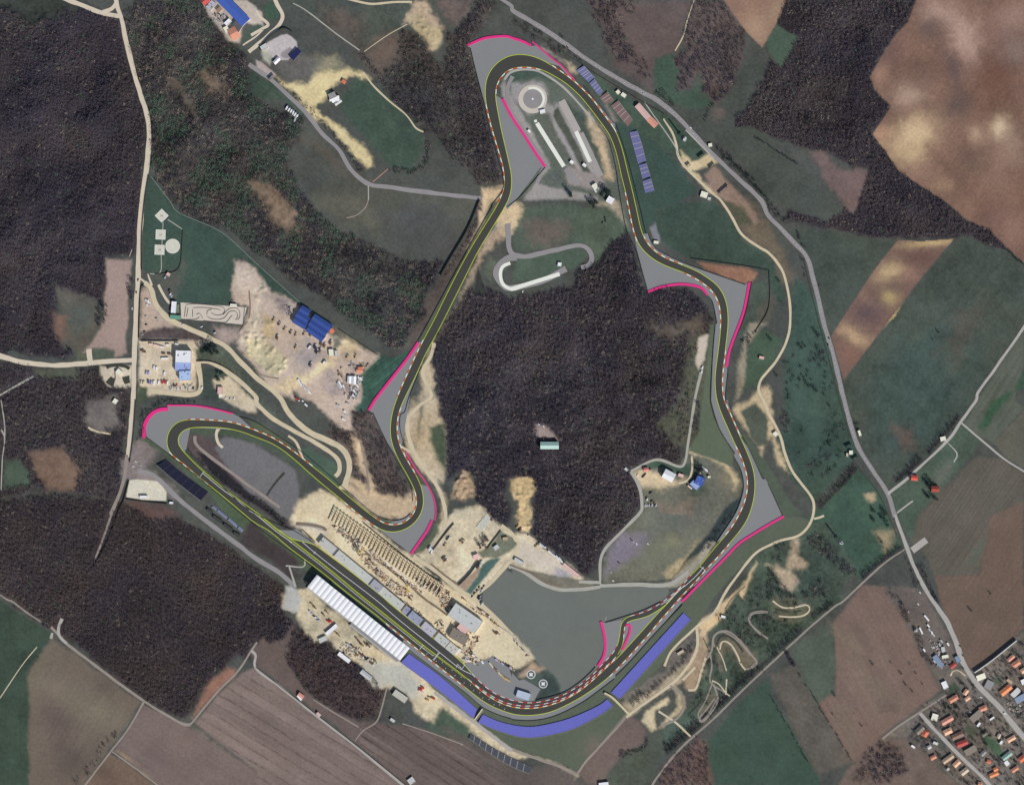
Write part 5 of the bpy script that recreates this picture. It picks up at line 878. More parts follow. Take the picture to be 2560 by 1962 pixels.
BS = [('long_hall','N 700,-160 1490,640',27,7,'gable','midblue','long bright blue roofed hall at the top edge of the picture','hall'),
('workshop','N 1060,990 1250,880',30,5,'gable','orange','square orange-roofed workshop below the long blue hall','workshop'),('lean_to_shed','N 1130,700 1330,830',24,4.6,'lean','darkgrey','dark lean-to behind the square orange workshop','shed'),('white_shed','N 920,690 1060,560',10,4,'flat','white','narrow white shed beside the orange workshop','shed'),('white_shed','N 900,860 1010,800',16,4,'flat','cream','cream shed on the corner of the orange workshop','shed'),
('small_house','N 290,90 450,-30',18,4,'gable','red','dark red roof in the top corner by the slope wood','house'),('flat_workshop','N 470,110 600,220',22,4,'flat','lilac','lilac-grey flat roof near the dark red one','workshop'),('small_shed','N 700,330 800,240',9,3.5,'lean','brown','brown tipped shed in the cluttered yard','shed'),
('silo_shed','H 90,830 190,770',12,4,'flat','palegrey','pale blue-grey shed on the rim of the round concrete yard','shed'),('shadow_block','H 600,990 725,850',14,2.6,'lean','navy','dark navy block standing in for a building shadow on the east rim of the round concrete yard','shed'),('small_house','H 310,1070 390,990',9,4,'gable','white','white gable at the south rim of the round concrete yard','house'),  # dark navy lean-to on the east rim stands in for a building's cast shadow
('farm_hall','H 1230,1640 1340,1590',14,6,'flat','grey','grey block on the sandy clearing','hall'),('farm_hall','H 1240,1670 1400,1660',12,4.5,'lean','white','white lean-to against the grey block on the sandy clearing','hall'),('small_shed','H 1450,1360 1500,1400',8,3,'lean','redorange','orange tipped shed on the sandy clearing','shed'),('greenhouse','01 640,855 690,820',8,3.5,'gable','white','white greenhouse, northern one of two side by side','greenhouse'),('greenhouse','01 665,880 715,845',8,3.5,'gable','palegrey','pale greenhouse, southern one of two side by side','greenhouse'),
('red_canopy','02 1050,885 1150,1000',14,4,'gable','palepink','pale pink long canopy by the country road','canopy'),('red_canopy','02 1150,1000 1210,1060',15,4,'gable','pink','deeper pink hall at the end of the pale pink canopy','canopy'),
('small_hut','02 235,945 278,935',9,3,'flat','white','white hut at the foot of the skid-pad ring','hut'),('small_hut','02 135,1095 155,1115',5,3,'flat','white','white hut on the barrier road','hut'),('small_hut','02 490,1355 515,1375',8,3,'flat','white','white hut at the end of the longer white skid strip','hut'),('small_hut','02 595,1380 622,1400',7,3,'flat','white','white hut at the end of the shorter white skid strip','hut'),
('training_centre','02 685,1550 722,1610',13,4,'flat','cream','cream building beside the dark pines of the driving school','building'),('training_centre','12 800,-10 850,20',16,5,'flat','white','white building under the dark pines at the driving school','building'),('small_hut','12 385,540 415,545',9,3,'flat','white','white hut on the kart loop','hut'),('small_hut','12 1190,355 1230,360',7,2.6,'flat','cream','cream hut in the bend of the guard rail','hut'),
('small_hut','Q 545,215 555,275',9,3,'flat','cream','white hut on the far side of the country road','hut'),('small_hut','Q 60,130 110,150',9,3,'flat','palegrey','pale hut under the tall mast','hut'),('small_hut','Q 380,1130 500,1170',14,3,'flat','cream','cream hut by the dirt path junction','hut'),('small_hut','Q 505,1215 560,1230',7,2.6,'flat','palegrey','pale grey hut below the cream hut','hut'),('small_hut','02 880,765 900,790',9,3,'flat','cream','cream hut, upper of two on the green bank','hut'),('small_hut','02 920,790 955,815',9,3,'flat','cream','cream hut, lower of two on the green bank','hut'),
('main_office','C 740,1035 735,1190',38,11,'flat',(226,224,226),'tall white flat-roofed office in the western yard','office'),('main_office','C 730,1192 728,1300',39,7,'flat','lightblue','blue-roofed wing of the white office','office'),('main_office','C 755,1300 760,1420',28,9,'flat',(170,190,222),'pale blue flat roof at the south end of the office','office'),
('kart_house','C 612,390 600,540',12,5,'flat','white','white club house of the kart course','club house'),('kart_house','C 645,430 640,540',7,4,'flat',(96,122,92),'green flat roof beside the white kart club house','club house'),('kart_house','C 560,590 690,600',10,3.5,'lean',(96,140,120),'green lean-to at the foot of the kart club house','club house'),
('small_shed','C 1345,435 1430,440',6,3.4,'flat','cream','cream shed on the top edge of the kart course','shed'),('small_hut','C 515,20 550,45',8,3.5,'flat','palepink','pinkish hut at the meadow gate','hut'),('small_hut','20 955,0 985,20',12,3,'flat','cream','cream hut behind the gate','hut'),('gate_house','10 985,1430 1020,1460',12,4,'flat','cream','cream gate house on the roundabout apron','gate house'),
('site_house','C 1215,1510 1210,1600',12,4,'flat','palepink','pale pink site house beside the green pool bank','house'),('site_house','C 1220,1600 1225,1650',10,3.4,'flat','cream','cream annex of the pale pink site house','house'),
('blue_shed','D 590,480 700,545',17,6,'gable','blue','blue shed roof, first of the northern row','shed'),('blue_shed','D 755,590 985,740',17,6,'gable','blue','blue shed roof, long one at the north-east','shed'),('blue_shed','D 540,550 690,640',17,6,'gable','blue','blue shed roof, middle row, western one','shed'),('blue_shed','D 710,665 930,810',17,6,'gable','blue','blue shed roof, middle row, eastern one','shed'),('blue_shed','D 505,620 660,715',17,6,'gable','blue','blue shed roof, southern row, western one','shed'),('blue_shed','D 680,735 890,880',17,6,'gable','blue','blue shed roof, southern row, eastern one','shed'),
('small_shed','D 975,790 1020,760',10,4,'lean','redorange','orange shed on the end of the long blue roof','shed'),('store_shed','D 960,1060 1020,1055',16,4,'flat','cream','cream store shed, western of a pair','shed'),('store_shed','D 1040,1075 1075,1070',15,4,'flat','palegrey','pale store shed, eastern of a pair','shed'),('store_shed','D 1230,1370 1225,1460',9,4,'gable','white','white store with a ridge, western half','shed'),('store_shed','D 1290,1370 1285,1470',10,4,'gable','white','white store with a ridge, eastern half','shed'),('small_shed','D 1340,1270 1405,1265',7,3,'lean','redorange','orange shed, northern of two on the yard edge','shed'),('small_shed','D 1320,1300 1400,1305',7,3,'lean','orange','orange shed, southern of two on the yard edge','shed'),
('small_hut','L 70,820 200,820',6.5,3.4,'flat','white','white hut on the pale gravel lot','hut'),('small_hut','L 565,915 625,920',5,3,'flat','white','white hut at the corner of the pale gravel lot','hut'),
('forest_hall','22 240,380 390,380',17,7,'gable',(170,196,184),'pale green roofed hall alone in the central wood','hall'),('white_hall','M 905,290 1130,410',22,8,'gable','white','big white hall in the inner field','hall'),('small_hut','M 1240,330 1360,370',8,3.4,'flat','palepink','pinkish white huts beside the big white hall','hut'),('small_house','M 455,215 545,205',9,4,'gable',(218,128,124),'salmon roofed house by the inner track','house'),('blue_pavilion','M 1640,430 1810,510',22,6,'flat','midblue','strong blue roof of the pavilion in the inner field','pavilion'),('blue_pavilion','M 1540,500 1690,640',13,4.5,'flat','lightblue','paler lilac-blue wing of the blue pavilion','pavilion'),('small_hut','M 20,180 80,240',6,3,'flat','palegrey','pale hut under the wood edge at the path bend','hut'),('small_hut','M 1910,385 1970,380',5,2.8,'flat','cream','cream hut east of the blue pavilion','hut'),
('long_store','22 430,1375 560,1480',9,4,'flat','palepink','long pale pink store on the wood edge','store'),('small_hut','G 1460,1010 1600,1090',9,3.6,'flat','palegrey','grey roofless-looking hut on the harbour-like quay','hut'),('site_office','G 1135,850 1200,800',11,3.4,'flat','palegrey','pale grey office beside the round tree','office'),('small_hut','G 1270,690 1350,680',8,3,'flat','tan','tan hut in the walled green court','hut'),('small_shed','G 800,990 880,960',12,3.4,'lean','palepink','pinkish shed south of the round tree','shed'),
('paddock_centre','B 700,650 1060,900',36,9,'flat','palegrey','large pale grey paddock building','building'),('paddock_centre','B 690,960 900,1080',26,7,'flat','greybrown','brownish paddock building next to the large pale one','building'),('paddock_centre','B 800,860 910,960',20,6.4,'flat','palepink','pinkish middle roof between the two paddock buildings','building'),('paddock_hut','B 700,1170 820,1230',12,4,'flat','cream','cream hut at the end of the pit building','hut'),('paddock_store','32 40,905 150,940',18,5,'flat',(176,186,200),'pale blue-grey store on the paddock tip','store'),
('site_container_hall','E 460,510 620,370',10,4,'flat','white','white hall behind the white-roofed stand','hall'),('site_container_hall','E 350,610 460,560',12,3.4,'flat','palegrey','pale hut south of the white hall','hut'),('site_container_hall','E 640,790 810,920',10,4,'flat','white','white hall on the edge of the small wood, western','hall'),('site_container_hall','E 980,1060 1130,1180',11,4,'gable','palegrey','white ridge-roofed hall on the edge of the small wood, eastern','hall'),('site_container_hall','E 1470,1370 1660,1500',16,5,'flat',(186,182,168),'grey-beige flat hall behind the dumped white gravel','hall'),
('field_house','31 360,910 400,940',8,4,'gable','pink','pink house by the vineyard lane','house'),('field_house','31 350,925 385,965',5,3,'flat','white','white shed against the pink house','house'),('field_house','31 515,1070 540,1095',6,3.4,'gable','palepink','pale house by the vineyard lane','house'),('field_house','31 1130,1120 1165,1145',7,3,'flat','palegrey','pale grey shed on the lane junction','shed'),('field_house','31 1290,1620 1320,1660',16,3,'flat','palegrey','pale shed at the bottom edge of the picture','shed'),
('farm_house','23 1200,650 1250,655',12,5,'gable',(206,92,76),'orange-red farm house by the lane','house'),('farm_house','23 1370,745 1430,745',14,5,'gable',(158,74,62),'dark red farm house among garden trees','house'),('small_hut','23 1445,330 1490,320',11,3.4,'flat','cream','white hut on the lane bend','hut'),('small_hut','23 680,440 710,440',10,3.4,'flat','cream','cream hut at the road junction','hut'),('small_hut','23 655,460 672,460',9,3,'flat','beige','beige hut beside the cream hut at the junction','hut'),('bus_shelter','23 760,255 775,300',6,3,'flat','cream','yellowish shelter by the road bend','shelter'),('small_hut','32 1755,260 1790,270',6,3,'flat','white','white hut in the rough ground','hut'),('small_hut','32 1390,580 1440,550',7,3,'flat','beige','sandy hut on the quay road','hut'),('small_hut','12 2075,1320 2115,1330',7,3,'flat','palepink','pale hut in the eastern meadow','hut'),('small_hut','32 730,1680 810,1670',13,4,'flat','white','white hut at the bottom edge right of the field','hut'),('small_hut','23 50,270 75,300',10,3,'flat','cream','cream hut on the winding path','hut')]
for nm, s, wd, h, rf, rc, lb, ct in BS: building(nm, s, wd, h, rf, rc, lb, ct, extras=4 if (rf == 'flat' and wd > 20) else 0, rise=4 if nm == 'long_hall' else None)
# ---------- grandstands
SEAT = mat('purple_seats', (108,108,186), .14, .9, .7, fine=2.5); SEATN = mat('navy_seats', (34,35,54), .12, .6, .7); SEATB = mat('faded_blue_seats', (112,112,152), .12, .6, .7); SEATR = mat('rusty_seats', (128,102,98), .12, .6, .7); SEATG = mat('grey_blue_seats', (82,84,90), .12, .6, .7)
AISLE = mat('aisle_concrete', (176,172,168), .08, .5)
def stand(name, inn, out, z0, z1, n, m, label, aisle=0, am=None, steps=60, group=None):
    u = np.linspace(0, 1, steps); I, O = spline(P(inn), 3), spline(P(out), 3)
    f = lambda p: np.stack([np.interp(u, np.linspace(0,1,len(p)), p[:,i]) for i in (0,1)], -1)
    I, O = W(f(I)), W(f(O)); c = (I.mean(0)+O.mean(0))/2; I -= c; O -= c
    occ_poly(np.vstack([P(inn), P(out)[::-1]]), 3)
    o = empty(name, (*c, 0), label, 'grandstand', group); b = MB()
    for k in range(n):
        t0, t1 = k/n, (k+1)/n; z = z0+(z1-z0)*(k+1)/n
        b.wall(I+(O-I)*t1, I+(O-I)*t0, .02, z)
    b.build('seating', m, o)
    b = MB(); d = (O-I)/np.hypot(*(O-I).T)[:,None]; b.wall(O+d*.5, O+d*.02, .02, z1+.5); b.build('back_wall', WALLG, o)
    for i in range(aisle):
        t = (i+1)/(aisle+1)*(steps-1); j = int(t); a = I[j]; e = O[j]; s = (I[min(j+1,steps-1)]-I[max(j-1,0)]); s = s/np.hypot(*s)*.45; b = MB()
        for k in range(n):
            p0, p1 = a+(e-a)*(k+.02)/n, a+(e-a)*(k+.98)/n; b.prism([p0-s, p0+s, p1+s, p1-s], .05, z0+(z1-z0)*(k+1)/n+.12)
        b.build('aisle', am or AISLE, o)
    return o
stand('grandstand', '31 1285,575 1560,775 1855,1040', '31 1218,648 1510,862 1830,1118', 1.2, 2.6, 10, SEAT, 'straight purple grandstand next to the white-roofed stand')
stand('grandstand', '31 1905,1085 2030,1140 2150,1172 32 90,1185 190,1186 330,1160 470,1122 620,1062 740,1002 800,956', '31 1865,1150 2000,1208 2150,1256 32 90,1275 200,1276 350,1250 520,1202 680,1122 780,1062 848,1008', 1.2, 2.6, 10, SEAT, 'long curved purple grandstand round the south bend', steps=90)
stand('grandstand', '32 832,900 1440,232', '32 905,955 1500,288', 1.2, 2.6, 10, SEAT, 'long straight purple grandstand facing the chicane')
stand('grandstand', 'L 500,190 800,440 1210,735', 'L 365,290 640,530 1090,880', 1, 4, 8, SEATN, 'dark navy grandstand below the western hairpin', aisle=6, am=mat('navy_aisle', (62,62,74), .1, .5))
for i, (s, t, lb) in enumerate((('L 1300,965 1370,1020','L 1275,985 1345,1050','first short blue bench stand from the navy grandstand'),('L 1385,1030 1545,1160','L 1360,1060 1520,1190','second, longer blue bench stand along the straight'),('L 1570,1170 1715,1300','L 1545,1200 1690,1335','third blue bench stand along the straight'),('L 1735,1310 1810,1375','L 1710,1340 1780,1410','last short blue bench stand along the straight'))):
    stand('bench_stand', s, t, .6, 1.6, 4, mat('pale_blue_bench', (122,130,156), .1, .5), lb, steps=8)
for s in ('L 1200,1020 1275,1085', 'L 1300,1140 1445,1240', 'L 1480,1275 1620,1380', 'L 1645,1420 1745,1470'):
    lb = {'L 1200':'dark box shed nearest the navy stand','L 1300':'dark box shed, second behind the blue benches','L 1480':'dark box shed, third behind the blue benches','L 1645':'dark box shed, last behind the blue benches'}[s[:6]]
    building('box_shed', s, 7, 3.2, 'flat', (66,66,64), lb, 'shed', wall=WALLD)
for inn, out, m, a, lb in (('02 540,592 642,692','02 602,556 692,655',SEATB,4,'faded blue stand nearest the northern hairpin'),('02 648,702 728,802','02 690,668 762,770',SEATB,3,'faded blue stand, second from the hairpin'),('02 735,822 792,880','02 800,775 852,850',SEATR,2,'rusty bare stand, shorter one'),('02 828,892 970,1062','02 890,848 1012,1012',SEATR,4,'rusty bare stand, longer one'),
 ('02 985,1112 1022,1245 1058,1378','02 1050,1102 1092,1230 1122,1352',SEATB,4,'long faded blue stand beside the eastern leg'),('02 1065,1388 1094,1502','02 1126,1372 1160,1482',SEATB,2,'middle faded blue stand beside the eastern leg'),('02 1094,1522 1118,1622','02 1164,1500 1192,1602',SEATB,2,'last faded blue stand beside the eastern leg')):
    stand('grandstand', inn, out, .6, 3.0, 6, m, lb, aisle=a, steps=14, group='stands along the eastern leg')
stand('grandstand', '31 1800,1240 2000,1370 2150,1450 32 160,1520', '31 1790,1285 1990,1425 2150,1520 32 150,1580', .6, 3, 6, SEATG, 'grey-blue bare stand at the foot of the access road', aisle=9, steps=40)
# white-roofed stand: every roof bay a tensioned sheet of its own
p0, p1 = np.array([782.,1450.]), np.array([1013.,1633.]); wp = W(np.array([p0, p1])); d = wp[1]-wp[0]; Ls = float(np.hypot(*d)); an = math.atan2(d[1], d[0])
o = empty('white_grandstand', (*((wp[0]+wp[1])/2), 0), 'long grandstand under a row of white membrane roof bays', 'grandstand', None, an); occ_poly(bar('S 776,1455 1012,1638', 46), 4)
NB, hw = 23, 13.6; MEM = mat('white_membrane', (246,246,246), .03, .3, .6); bl = Ls/NB
for i in range(NB):
    x0 = -Ls/2+i*bl; b = MB(); K = 8; lo = []; 
    for k in range(K+1):
        t = k/K; lo.append((x0+bl*t*.998, 12.6+.9*math.sin(PI*min(1, t*1.0))*(1-.3*t)))
    n = len(b.v)
    for y, dz in ((-hw, -1.2), (-hw*.3, .3), (hw*.4, .9), (hw, .5)): b.v += [(x, y, z+dz) for x, z in lo]
    for r in range(3):
        for k in range(K): b.f.append((n+r*(K+1)+k, n+r*(K+1)+k+1, n+(r+1)*(K+1)+k+1, n+(r+1)*(K+1)+k)); b.m.append(0)
    bay = b.build('roof_bay', MEM, o)
    for q in bay.data.polygons: q.use_smooth = True
    b = MB(); b.box(x0-.25, x0+.25, -hw+.5, -hw+1, 0, 11.2); b.build('column', WALLG, o)
b = MB()
for k in range(10): b.box(-Ls/2, Ls/2, hw-2.2*(k+1), hw-2.2*k, 0, 1+.6*k)
b.build('seating', WALLG, o)
b = MB(); b.box(-Ls/2, Ls/2, -hw-.4, -hw, 0, 8.6); b.build('back_wall', WALLG, o)
b = MB(); b.box(-Ls*.02, Ls/2-2, -hw-6, -hw-.5, 0, 5.2); b.build('rear_terrace', mat('rear_terrace_grey', (142,140,140), .08, .4), o)
b = MB(); b.box(-Ls*.02, Ls/2-2, -hw-8.2, -hw-6.1, 0, 3.2); b.box(-Ls/2, -Ls*.02-.1, -hw-3.6, -hw-.5, 0, 3.2); b.build('rear_walkway', AISLE, o)
# pit building in steps of different height
p0, p1 = P('A 420,330')[0], P('B 765,1235')[0]; wp = W(np.array([p0, p1])); d = wp[1]-wp[0]; Ls = float(np.hypot(*d)); an = math.atan2(d[1], d[0])
o = empty('pit_building', (*((wp[0]+wp[1])/2), 0), 'long stepped pit building between pit lane and construction site', 'building', None, an); occ_poly(bar('S %.1f,%.1f %.1f,%.1f' % (*p0, *p1), 24), 3)
segs = [(0,.10,6,(186,184,176)),(.10,.115,4.5,(120,118,120)),(.115,.375,6,(190,190,180)),(.375,.445,8.5,(160,158,164)),(.445,.60,6.4,(188,188,178)),(.61,.655,5,(150,150,166)),(.655,.735,8,(150,152,170)),(.75,.835,10.5,(178,176,182)),(.85,.93,7,(186,186,178)),(.935,1.0,4.6,(190,186,176))]
for i, (a, c, h, rc) in enumerate(segs):
    x0, x1 = -Ls/2+Ls*a, -Ls/2+Ls*c-.05; hw = 7.2; b = MB(); b.box(x0, x1, -hw, hw, -.5, h); b.build('wall', WALLM, o)
    b = MB(); b.box(x0-.02, x1+.02, -hw-.2, hw+.2, h+.01, h+.4); r = b.build('roof', col(rc), o)
    b = MB(); b.box(x0+.5, x1-.5, -hw-.08, -hw+.05, .2, 3.4)
    b.build('garage_door', WALLD, o)
    if x1-x0 > 10:
        for k in range(3):
            xx = x0+rng.random()*(x1-x0-4)+2; yy = (rng.random()-.5)*8; b = MB(); b.box(xx-.8, xx+.8, yy-.6, yy+.6, h+.41, h+1.4); b.build('roof_vent', WALLG, o)
# precast frames of the unfinished stand
CONCR = mat('raw_concrete', (198,184,158), .1, .4)
def frame_mesh():
    b = MB(); h = 12.0
    for k in range(8):
        y0 = -h+2*h*k/8; y1 = -h+2*h*(k+1)/8; z0 = 6.6-.62*k; b.box(-.8, .8, y0, y1, z0-1.2, z0)
    for y, z in ((-10.8,6.0),(-6.6,5.2),(-2.2,4.4),(2.2,3.4),(6.8,2.4)): b.box(-.6, .6, y-.6, y+.6, -.3, z-.2)
    return b
p0, p1 = W(P('S 832,1284 B 545,420')); d = p1-p0; an = math.atan2(d[1], d[0]); NF = 33; first = None; occ_poly(bar('A 800,50 B 545,420', 40), 4)
for i in range(NF):
    q = p0+d*i/(NF-1)
    if i == 0: first = frame_mesh().build('concrete_frame', CONCR); f = first
    else: f = first.copy(); COL.objects.link(f)
    f.location = (*q, 0); f.rotation_euler = (0, 0, an+PI); tag(f, 'raw concrete raker frame in the long comb-like row of the unfinished stand', 'concrete frame', 'raker frames of the unfinished stand')
# long retaining walls and fences that draw thin lines
def wall(name, s, wpx, h, m, label, cat='wall', group=None):
    p = gs(spline(P(s), 3), 1.0, False); b = MB(); b.wall(W(offset(p, wpx/2)), W(offset(p, -wpx/2)), -.3, h); o = b.build(name, m); return tag(o, label, cat, group)
FEN = mat('pale_fence', (150,160,150), .1, .5); FEND = mat('dark_fence', (58,56,54), .1, .5); WHT = mat('white_wall', (236,230,216), .06, .4)
for a in (('noise_wall','V 905,372 1100,235 1395,-2',1.6,6,WHT,'long white wall along the top of the village plots'),('fence','00 1265,1480 1420,1680 10 1510,110 1860,270 2150,530 11 0,530 370,860',.9,1.6,FEN,'pale fence between heliport meadow and slope wood'),('fence','11 690,1080 1030,1305',.9,1.8,FEND,'dark fence behind the blue sheds'),('fence','00 1248,1470 1215,1680 10 1190,300 1190,590',1.2,2.2,FEND,'dark fence beside the pale western road'),('fence','10 1210,715 1180,760 1165,1160',1.2,2.2,FEND,'dark fence below the road junction'),('fence','20 1140,0 1118,300 1090,520',1.2,2.4,FEND,'dark fence along the lower western road'),
 ('wall','20 1085,675 1040,840 1000,930 900,1200 790,1400',1.6,3,FEND,'dark ditch-side wall running into the south-west wood'),('wall','20 1060,830 1200,850 1400,870',2.2,2.6,FEND,'dark wall below the pale gravel lot'),('fence','10 1535,250 1520,500 1500,570 1450,605 1300,625',1,1.4,FEND,'dark fence round the helicopter pads'),('wall','11 1880,0 1780,240 1640,480 1550,635',2.0,4,FEND,'dark long wall in the meadow west of the straight'),('fence','A 1130,40 1480,330 2150,860 B 560,290',1.4,3.2,FEND,'dark hoarding along the top of the raker frames'),('fence','02 520,470 640,580 1050,830 1280,960',.9,1.5,FEND,'dark fence below the country road'),('fence','12 1500,490 1960,555 2150,590',.9,1.6,FEND,'dark fence above the red earth strip'),('fence','13 10,590 5,900 12 2040,1110',.9,1.6,FEND,'dark fence in the eastern meadow'),
 ('quay_wall','B 1330,890 1500,1010 1740,1270',2.4,1.6,mat('quay_concrete', (190,184,172), .1, .4),'pale double quay wall at the paddock tip'),('quay_wall','B 840,520 1100,720 1300,940',2.6,1.2,mat('quay_sand', (222,202,170), .1, .4),'sandy kerb wall along the paddock road'),('retaining_wall','H 80,850 75,810 250,610 430,490 520,490 610,545',1.6,4,FEND,'dark retaining wall round the round concrete yard'),('hoarding','G 560,1430 750,1230 880,1040',3.4,3.4,FEND,'dark hoarding beside the sunken earth strip'),('fence','31 0,690 220,860 520,1095 870,1365 1270,1690',.9,1.3,FEND,'dark vineyard fence along the lane'),('wall','G 1240,550 1050,800 1030,840',1.4,2.2,FEND,'dark court wall beside the round tree'),('fence','G 100,930 330,620 480,440',2.0,2.6,FEND,'dark bank fence beside the loop path'),('wall','C 900,1170 1080,1175 1250,1240 1390,1330',1.2,2,FEND,'dark curved wall above the pool bank'),('wall','C 170,905 660,905',1.6,3,FEND,'dark hedge-like wall above the western yard'),('fence','21 395,1090 495,1190 A 300,370',1.4,2.4,FEND,'dark barrier before the pit building')): wall(*a)
# footbridges
BRG = mat('bridge_deck', (204,190,160), .08, .4)
for s, w_, lb in (('32 775,905 850,950 985,1085',5,'sandy footbridge between the curved and straight purple stands'),('31 1905,1040 1840,1130',5,'short sandy bridge between straight and curved purple stands')):
    p = spline(P(s), 3); o = empty('footbridge', (0,0,0), lb, 'bridge'); b = MB(); b.wall(W(offset(p, w_/2)), W(offset(p, -w_/2)), 2.6, 3.1); b.build('deck', BRG, o)
    for sg in (1,-1): b = MB(); b.wall(W(offset(p, sg*w_/2+.3)), W(offset(p, sg*w_/2-.3)), 3.11, 4.1); b.build('parapet', BRG, o)
    b = MB()
    for q in (p[3], p[len(p)//2], p[-4]): x, y = W(q); b.box(x-.6, x+.6, y-.6, y+.6, -.3, 2.59)
    b.build('pier', WALLG, o)
# ---------- vehicles, containers, small things
def car_mesh(c, name='parked_car', van=False):
    b = MB(); L, Wd = (5.2, 2.0) if van else (4.4, 1.85)
    b.prism([(-L/2,-Wd/2),(L/2-.2,-Wd/2),(L/2,-Wd/4),(L/2,Wd/4),(L/2-.2,Wd/2),(-L/2,Wd/2)], .35, .95 if not van else 1.1, 0, None, True)
    if van: b.box(-L/2+.1, L/2-1.3, -Wd/2+.08, Wd/2-.08, 1.11, 2.3, 0); b.prism([(L/2-1.29,-Wd/2+.15),(L/2-.5,-Wd/2+.25),(L/2-.5,Wd/2-.25),(L/2-1.29,Wd/2-.15)], 1.11, [2.1,1.3,1.3,2.1], 1)
    else: b.box(-L/2+1.05, L/2-1.75, -Wd/2+.2, Wd/2-.2, .96, 1.45, 0); b.prism([(L/2-1.74,-Wd/2+.2),(L/2-1.1,-Wd/2+.15),(L/2-1.1,Wd/2-.15),(L/2-1.74,Wd/2-.2)], .96, [1.42,1.0,1.0,1.42], 1); b.prism([(-L/2+.5,-Wd/2+.18),(-L/2+1.04,-Wd/2+.2),(-L/2+1.04,Wd/2-.2),(-L/2+.5,Wd/2-.18)], .96, [1.0,1.42,1.42,1.0], 1)
    for x in (-L/2+.85, L/2-.9):
        for y in (-Wd/2+.1, Wd/2-.1):
            t = [(x+.34*math.cos(a), .34+.34*math.sin(a)) for a in np.linspace(0, 2*PI, 9)[:-1]]; n = len(b.v); b.v += [(u, y-.11, v) for u, v in t]+[(u, y+.11, v) for u, v in t]
            b.f += [tuple(range(n+7, n-1, -1)), tuple(range(n+8, n+16))]+[(n+i, n+(i+1)%8, n+8+(i+1)%8, n+8+i) for i in range(8)]; b.m += [2]*10
    return b.build(name, [col(c, .05), GLASS, TYRE])
def truck_mesh(c, c2, name='truck', L=9.0):
    b = MB(); b.box(-L/2, L/2-2.3, -1.25, 1.25, 1.0, 3.6, 0); b.box(L/2-2.1, L/2, -1.2, 1.2, .6, 2.7, 1); b.box(L/2-.02, L/2+.05, -1.0, 1.0, 1.6, 2.4, 2); b.box(-L/2+.3, L/2-.2, -.9, .9, .5, .95, 3)
    for x in (-L/2+1.2, -L/2+2.4, L/2-1.1):
        for y in (-1.1, 1.1): b.box(x-.45, x+.45, y-.14, y+.14, .02, .95, 3)
    return b.build(name, [col(c, .05), col(c2, .05), GLASS, TYRE])
def cont_mesh(c, L=6.1, Wd=2.5, name='container'):
    b = MB(); b.box(-L/2, L/2, -Wd/2, Wd/2, .1, 2.6, 0)
    for i in range(int(L/.6)):
        x = -L/2+.3+i*.6
        for y in (-Wd/2, Wd/2): b.box(x-.12, x+.12, y-.05, y+.05, .2, 2.5, 0)
    b.box(L/2-.02, L/2+.06, -.06, .06, .3, 2.4, 1); b.box(-L/2+.2, L/2-.2, -Wd/2+.2, Wd/2-.2, 2.601, 2.68, 0)
    return b.build(name, [col(c, .08), WALLD])
def digger_mesh(c):
    b = MB(); b.box(-1.9, 1.9, -1.5, -.9, .05, .9, 1); b.box(-1.9, 1.9, .9, 1.5, .05, .9, 1); b.box(-1.8, 1.5, -1.3, 1.3, 1.0, 2.1, 0); b.box(.1, 1.5, .2, 1.3, 2.11, 3.0, 2)
    b.prism([(1.2,-.6),(5.4,-.6),(5.4,-.15),(1.2,-.15)], 1.6, [2.2,4.2,4.2,2.2], 0); b.box(5.1, 5.7, -.65, -.1, 1.2, 4.1, 0); b.box(4.7, 6.0, -1.0, .3, .3, 1.2, 1)
    return b.build('excavator', [col(c, .08), TYRE, GLASS])
TPL = {}
def put(kind, x, y, rz, label, cat, group):
    if kind not in TPL:
        k, _, c = kind.partition(':'); cc = {'white':(236,236,232),'dark':(52,52,56),'silver':(176,180,184),'red':(180,58,52),'blue':(72,84,150),'green':(110,140,122),'brown':(120,92,76),'yellow':(196,166,112),'beige':(206,190,164),'pink':(222,190,180),'lilac':(176,172,196)}.get(c, (200,200,200))
        t = {'car':lambda: car_mesh(cc), 'van':lambda: car_mesh(cc, 'parked_van', True), 'truck':lambda: truck_mesh(cc, (220,220,220) if c != 'white' else (96,100,110)), 'trailer':lambda: cont_mesh(cc, 12.5, 2.6, 'trailer'), 'container':lambda: cont_mesh(cc), 'digger':lambda: digger_mesh(cc)}[k]()
        TPL[kind] = t; o = t
    else: o = TPL[kind].copy(); COL.objects.link(o)
    w_ = W(np.array([x, y])); o.location = (*w_, .18); o.rotation_euler = (0, 0, rz); tag(o, label, cat, group); occ_line(np.array([[x, y],[x, y]]), 5)
def group_of(fr, items, label, cat, group, ang):
    for it in items.split():
        k, xy = it.split('@'); x, y = P(fr+' '+xy)[0]; put(k, x, y, math.radians(ang)+rng.normal(0, .12), k.split(':')[1]+' '+label, cat, group)
G_ = group_of
G_('01','truck:white@262,905 truck:white@281,920 truck:white@298,933 truck:white@315,945 truck:white@332,960 truck:white@348,975 truck:silver@330,1005','lorry in the slanting row beside the country road','lorry','lorries parked by the country road',62)
G_('C','van:white@238,375 van:white@265,395 van:white@290,415 van:white@255,440 truck:white@275,400','van bunched below the pale junction','van','vans below the junction',-70)
G_('C','car:green@370,605 car:white@718,690 car:white@965,718 car:dark@1135,780 car:white@1140,800 car:silver@235,580 car:dark@240,690 car:dark@215,780 car:silver@190,820','car standing loose along the sandy road south of the kart course','car','cars along the kart course road',20)
G_('C','van:silver@490,70 van:dark@545,240 van:white@560,290 van:silver@575,315','van standing in the heliport meadow','van','vans in the heliport meadow',60)
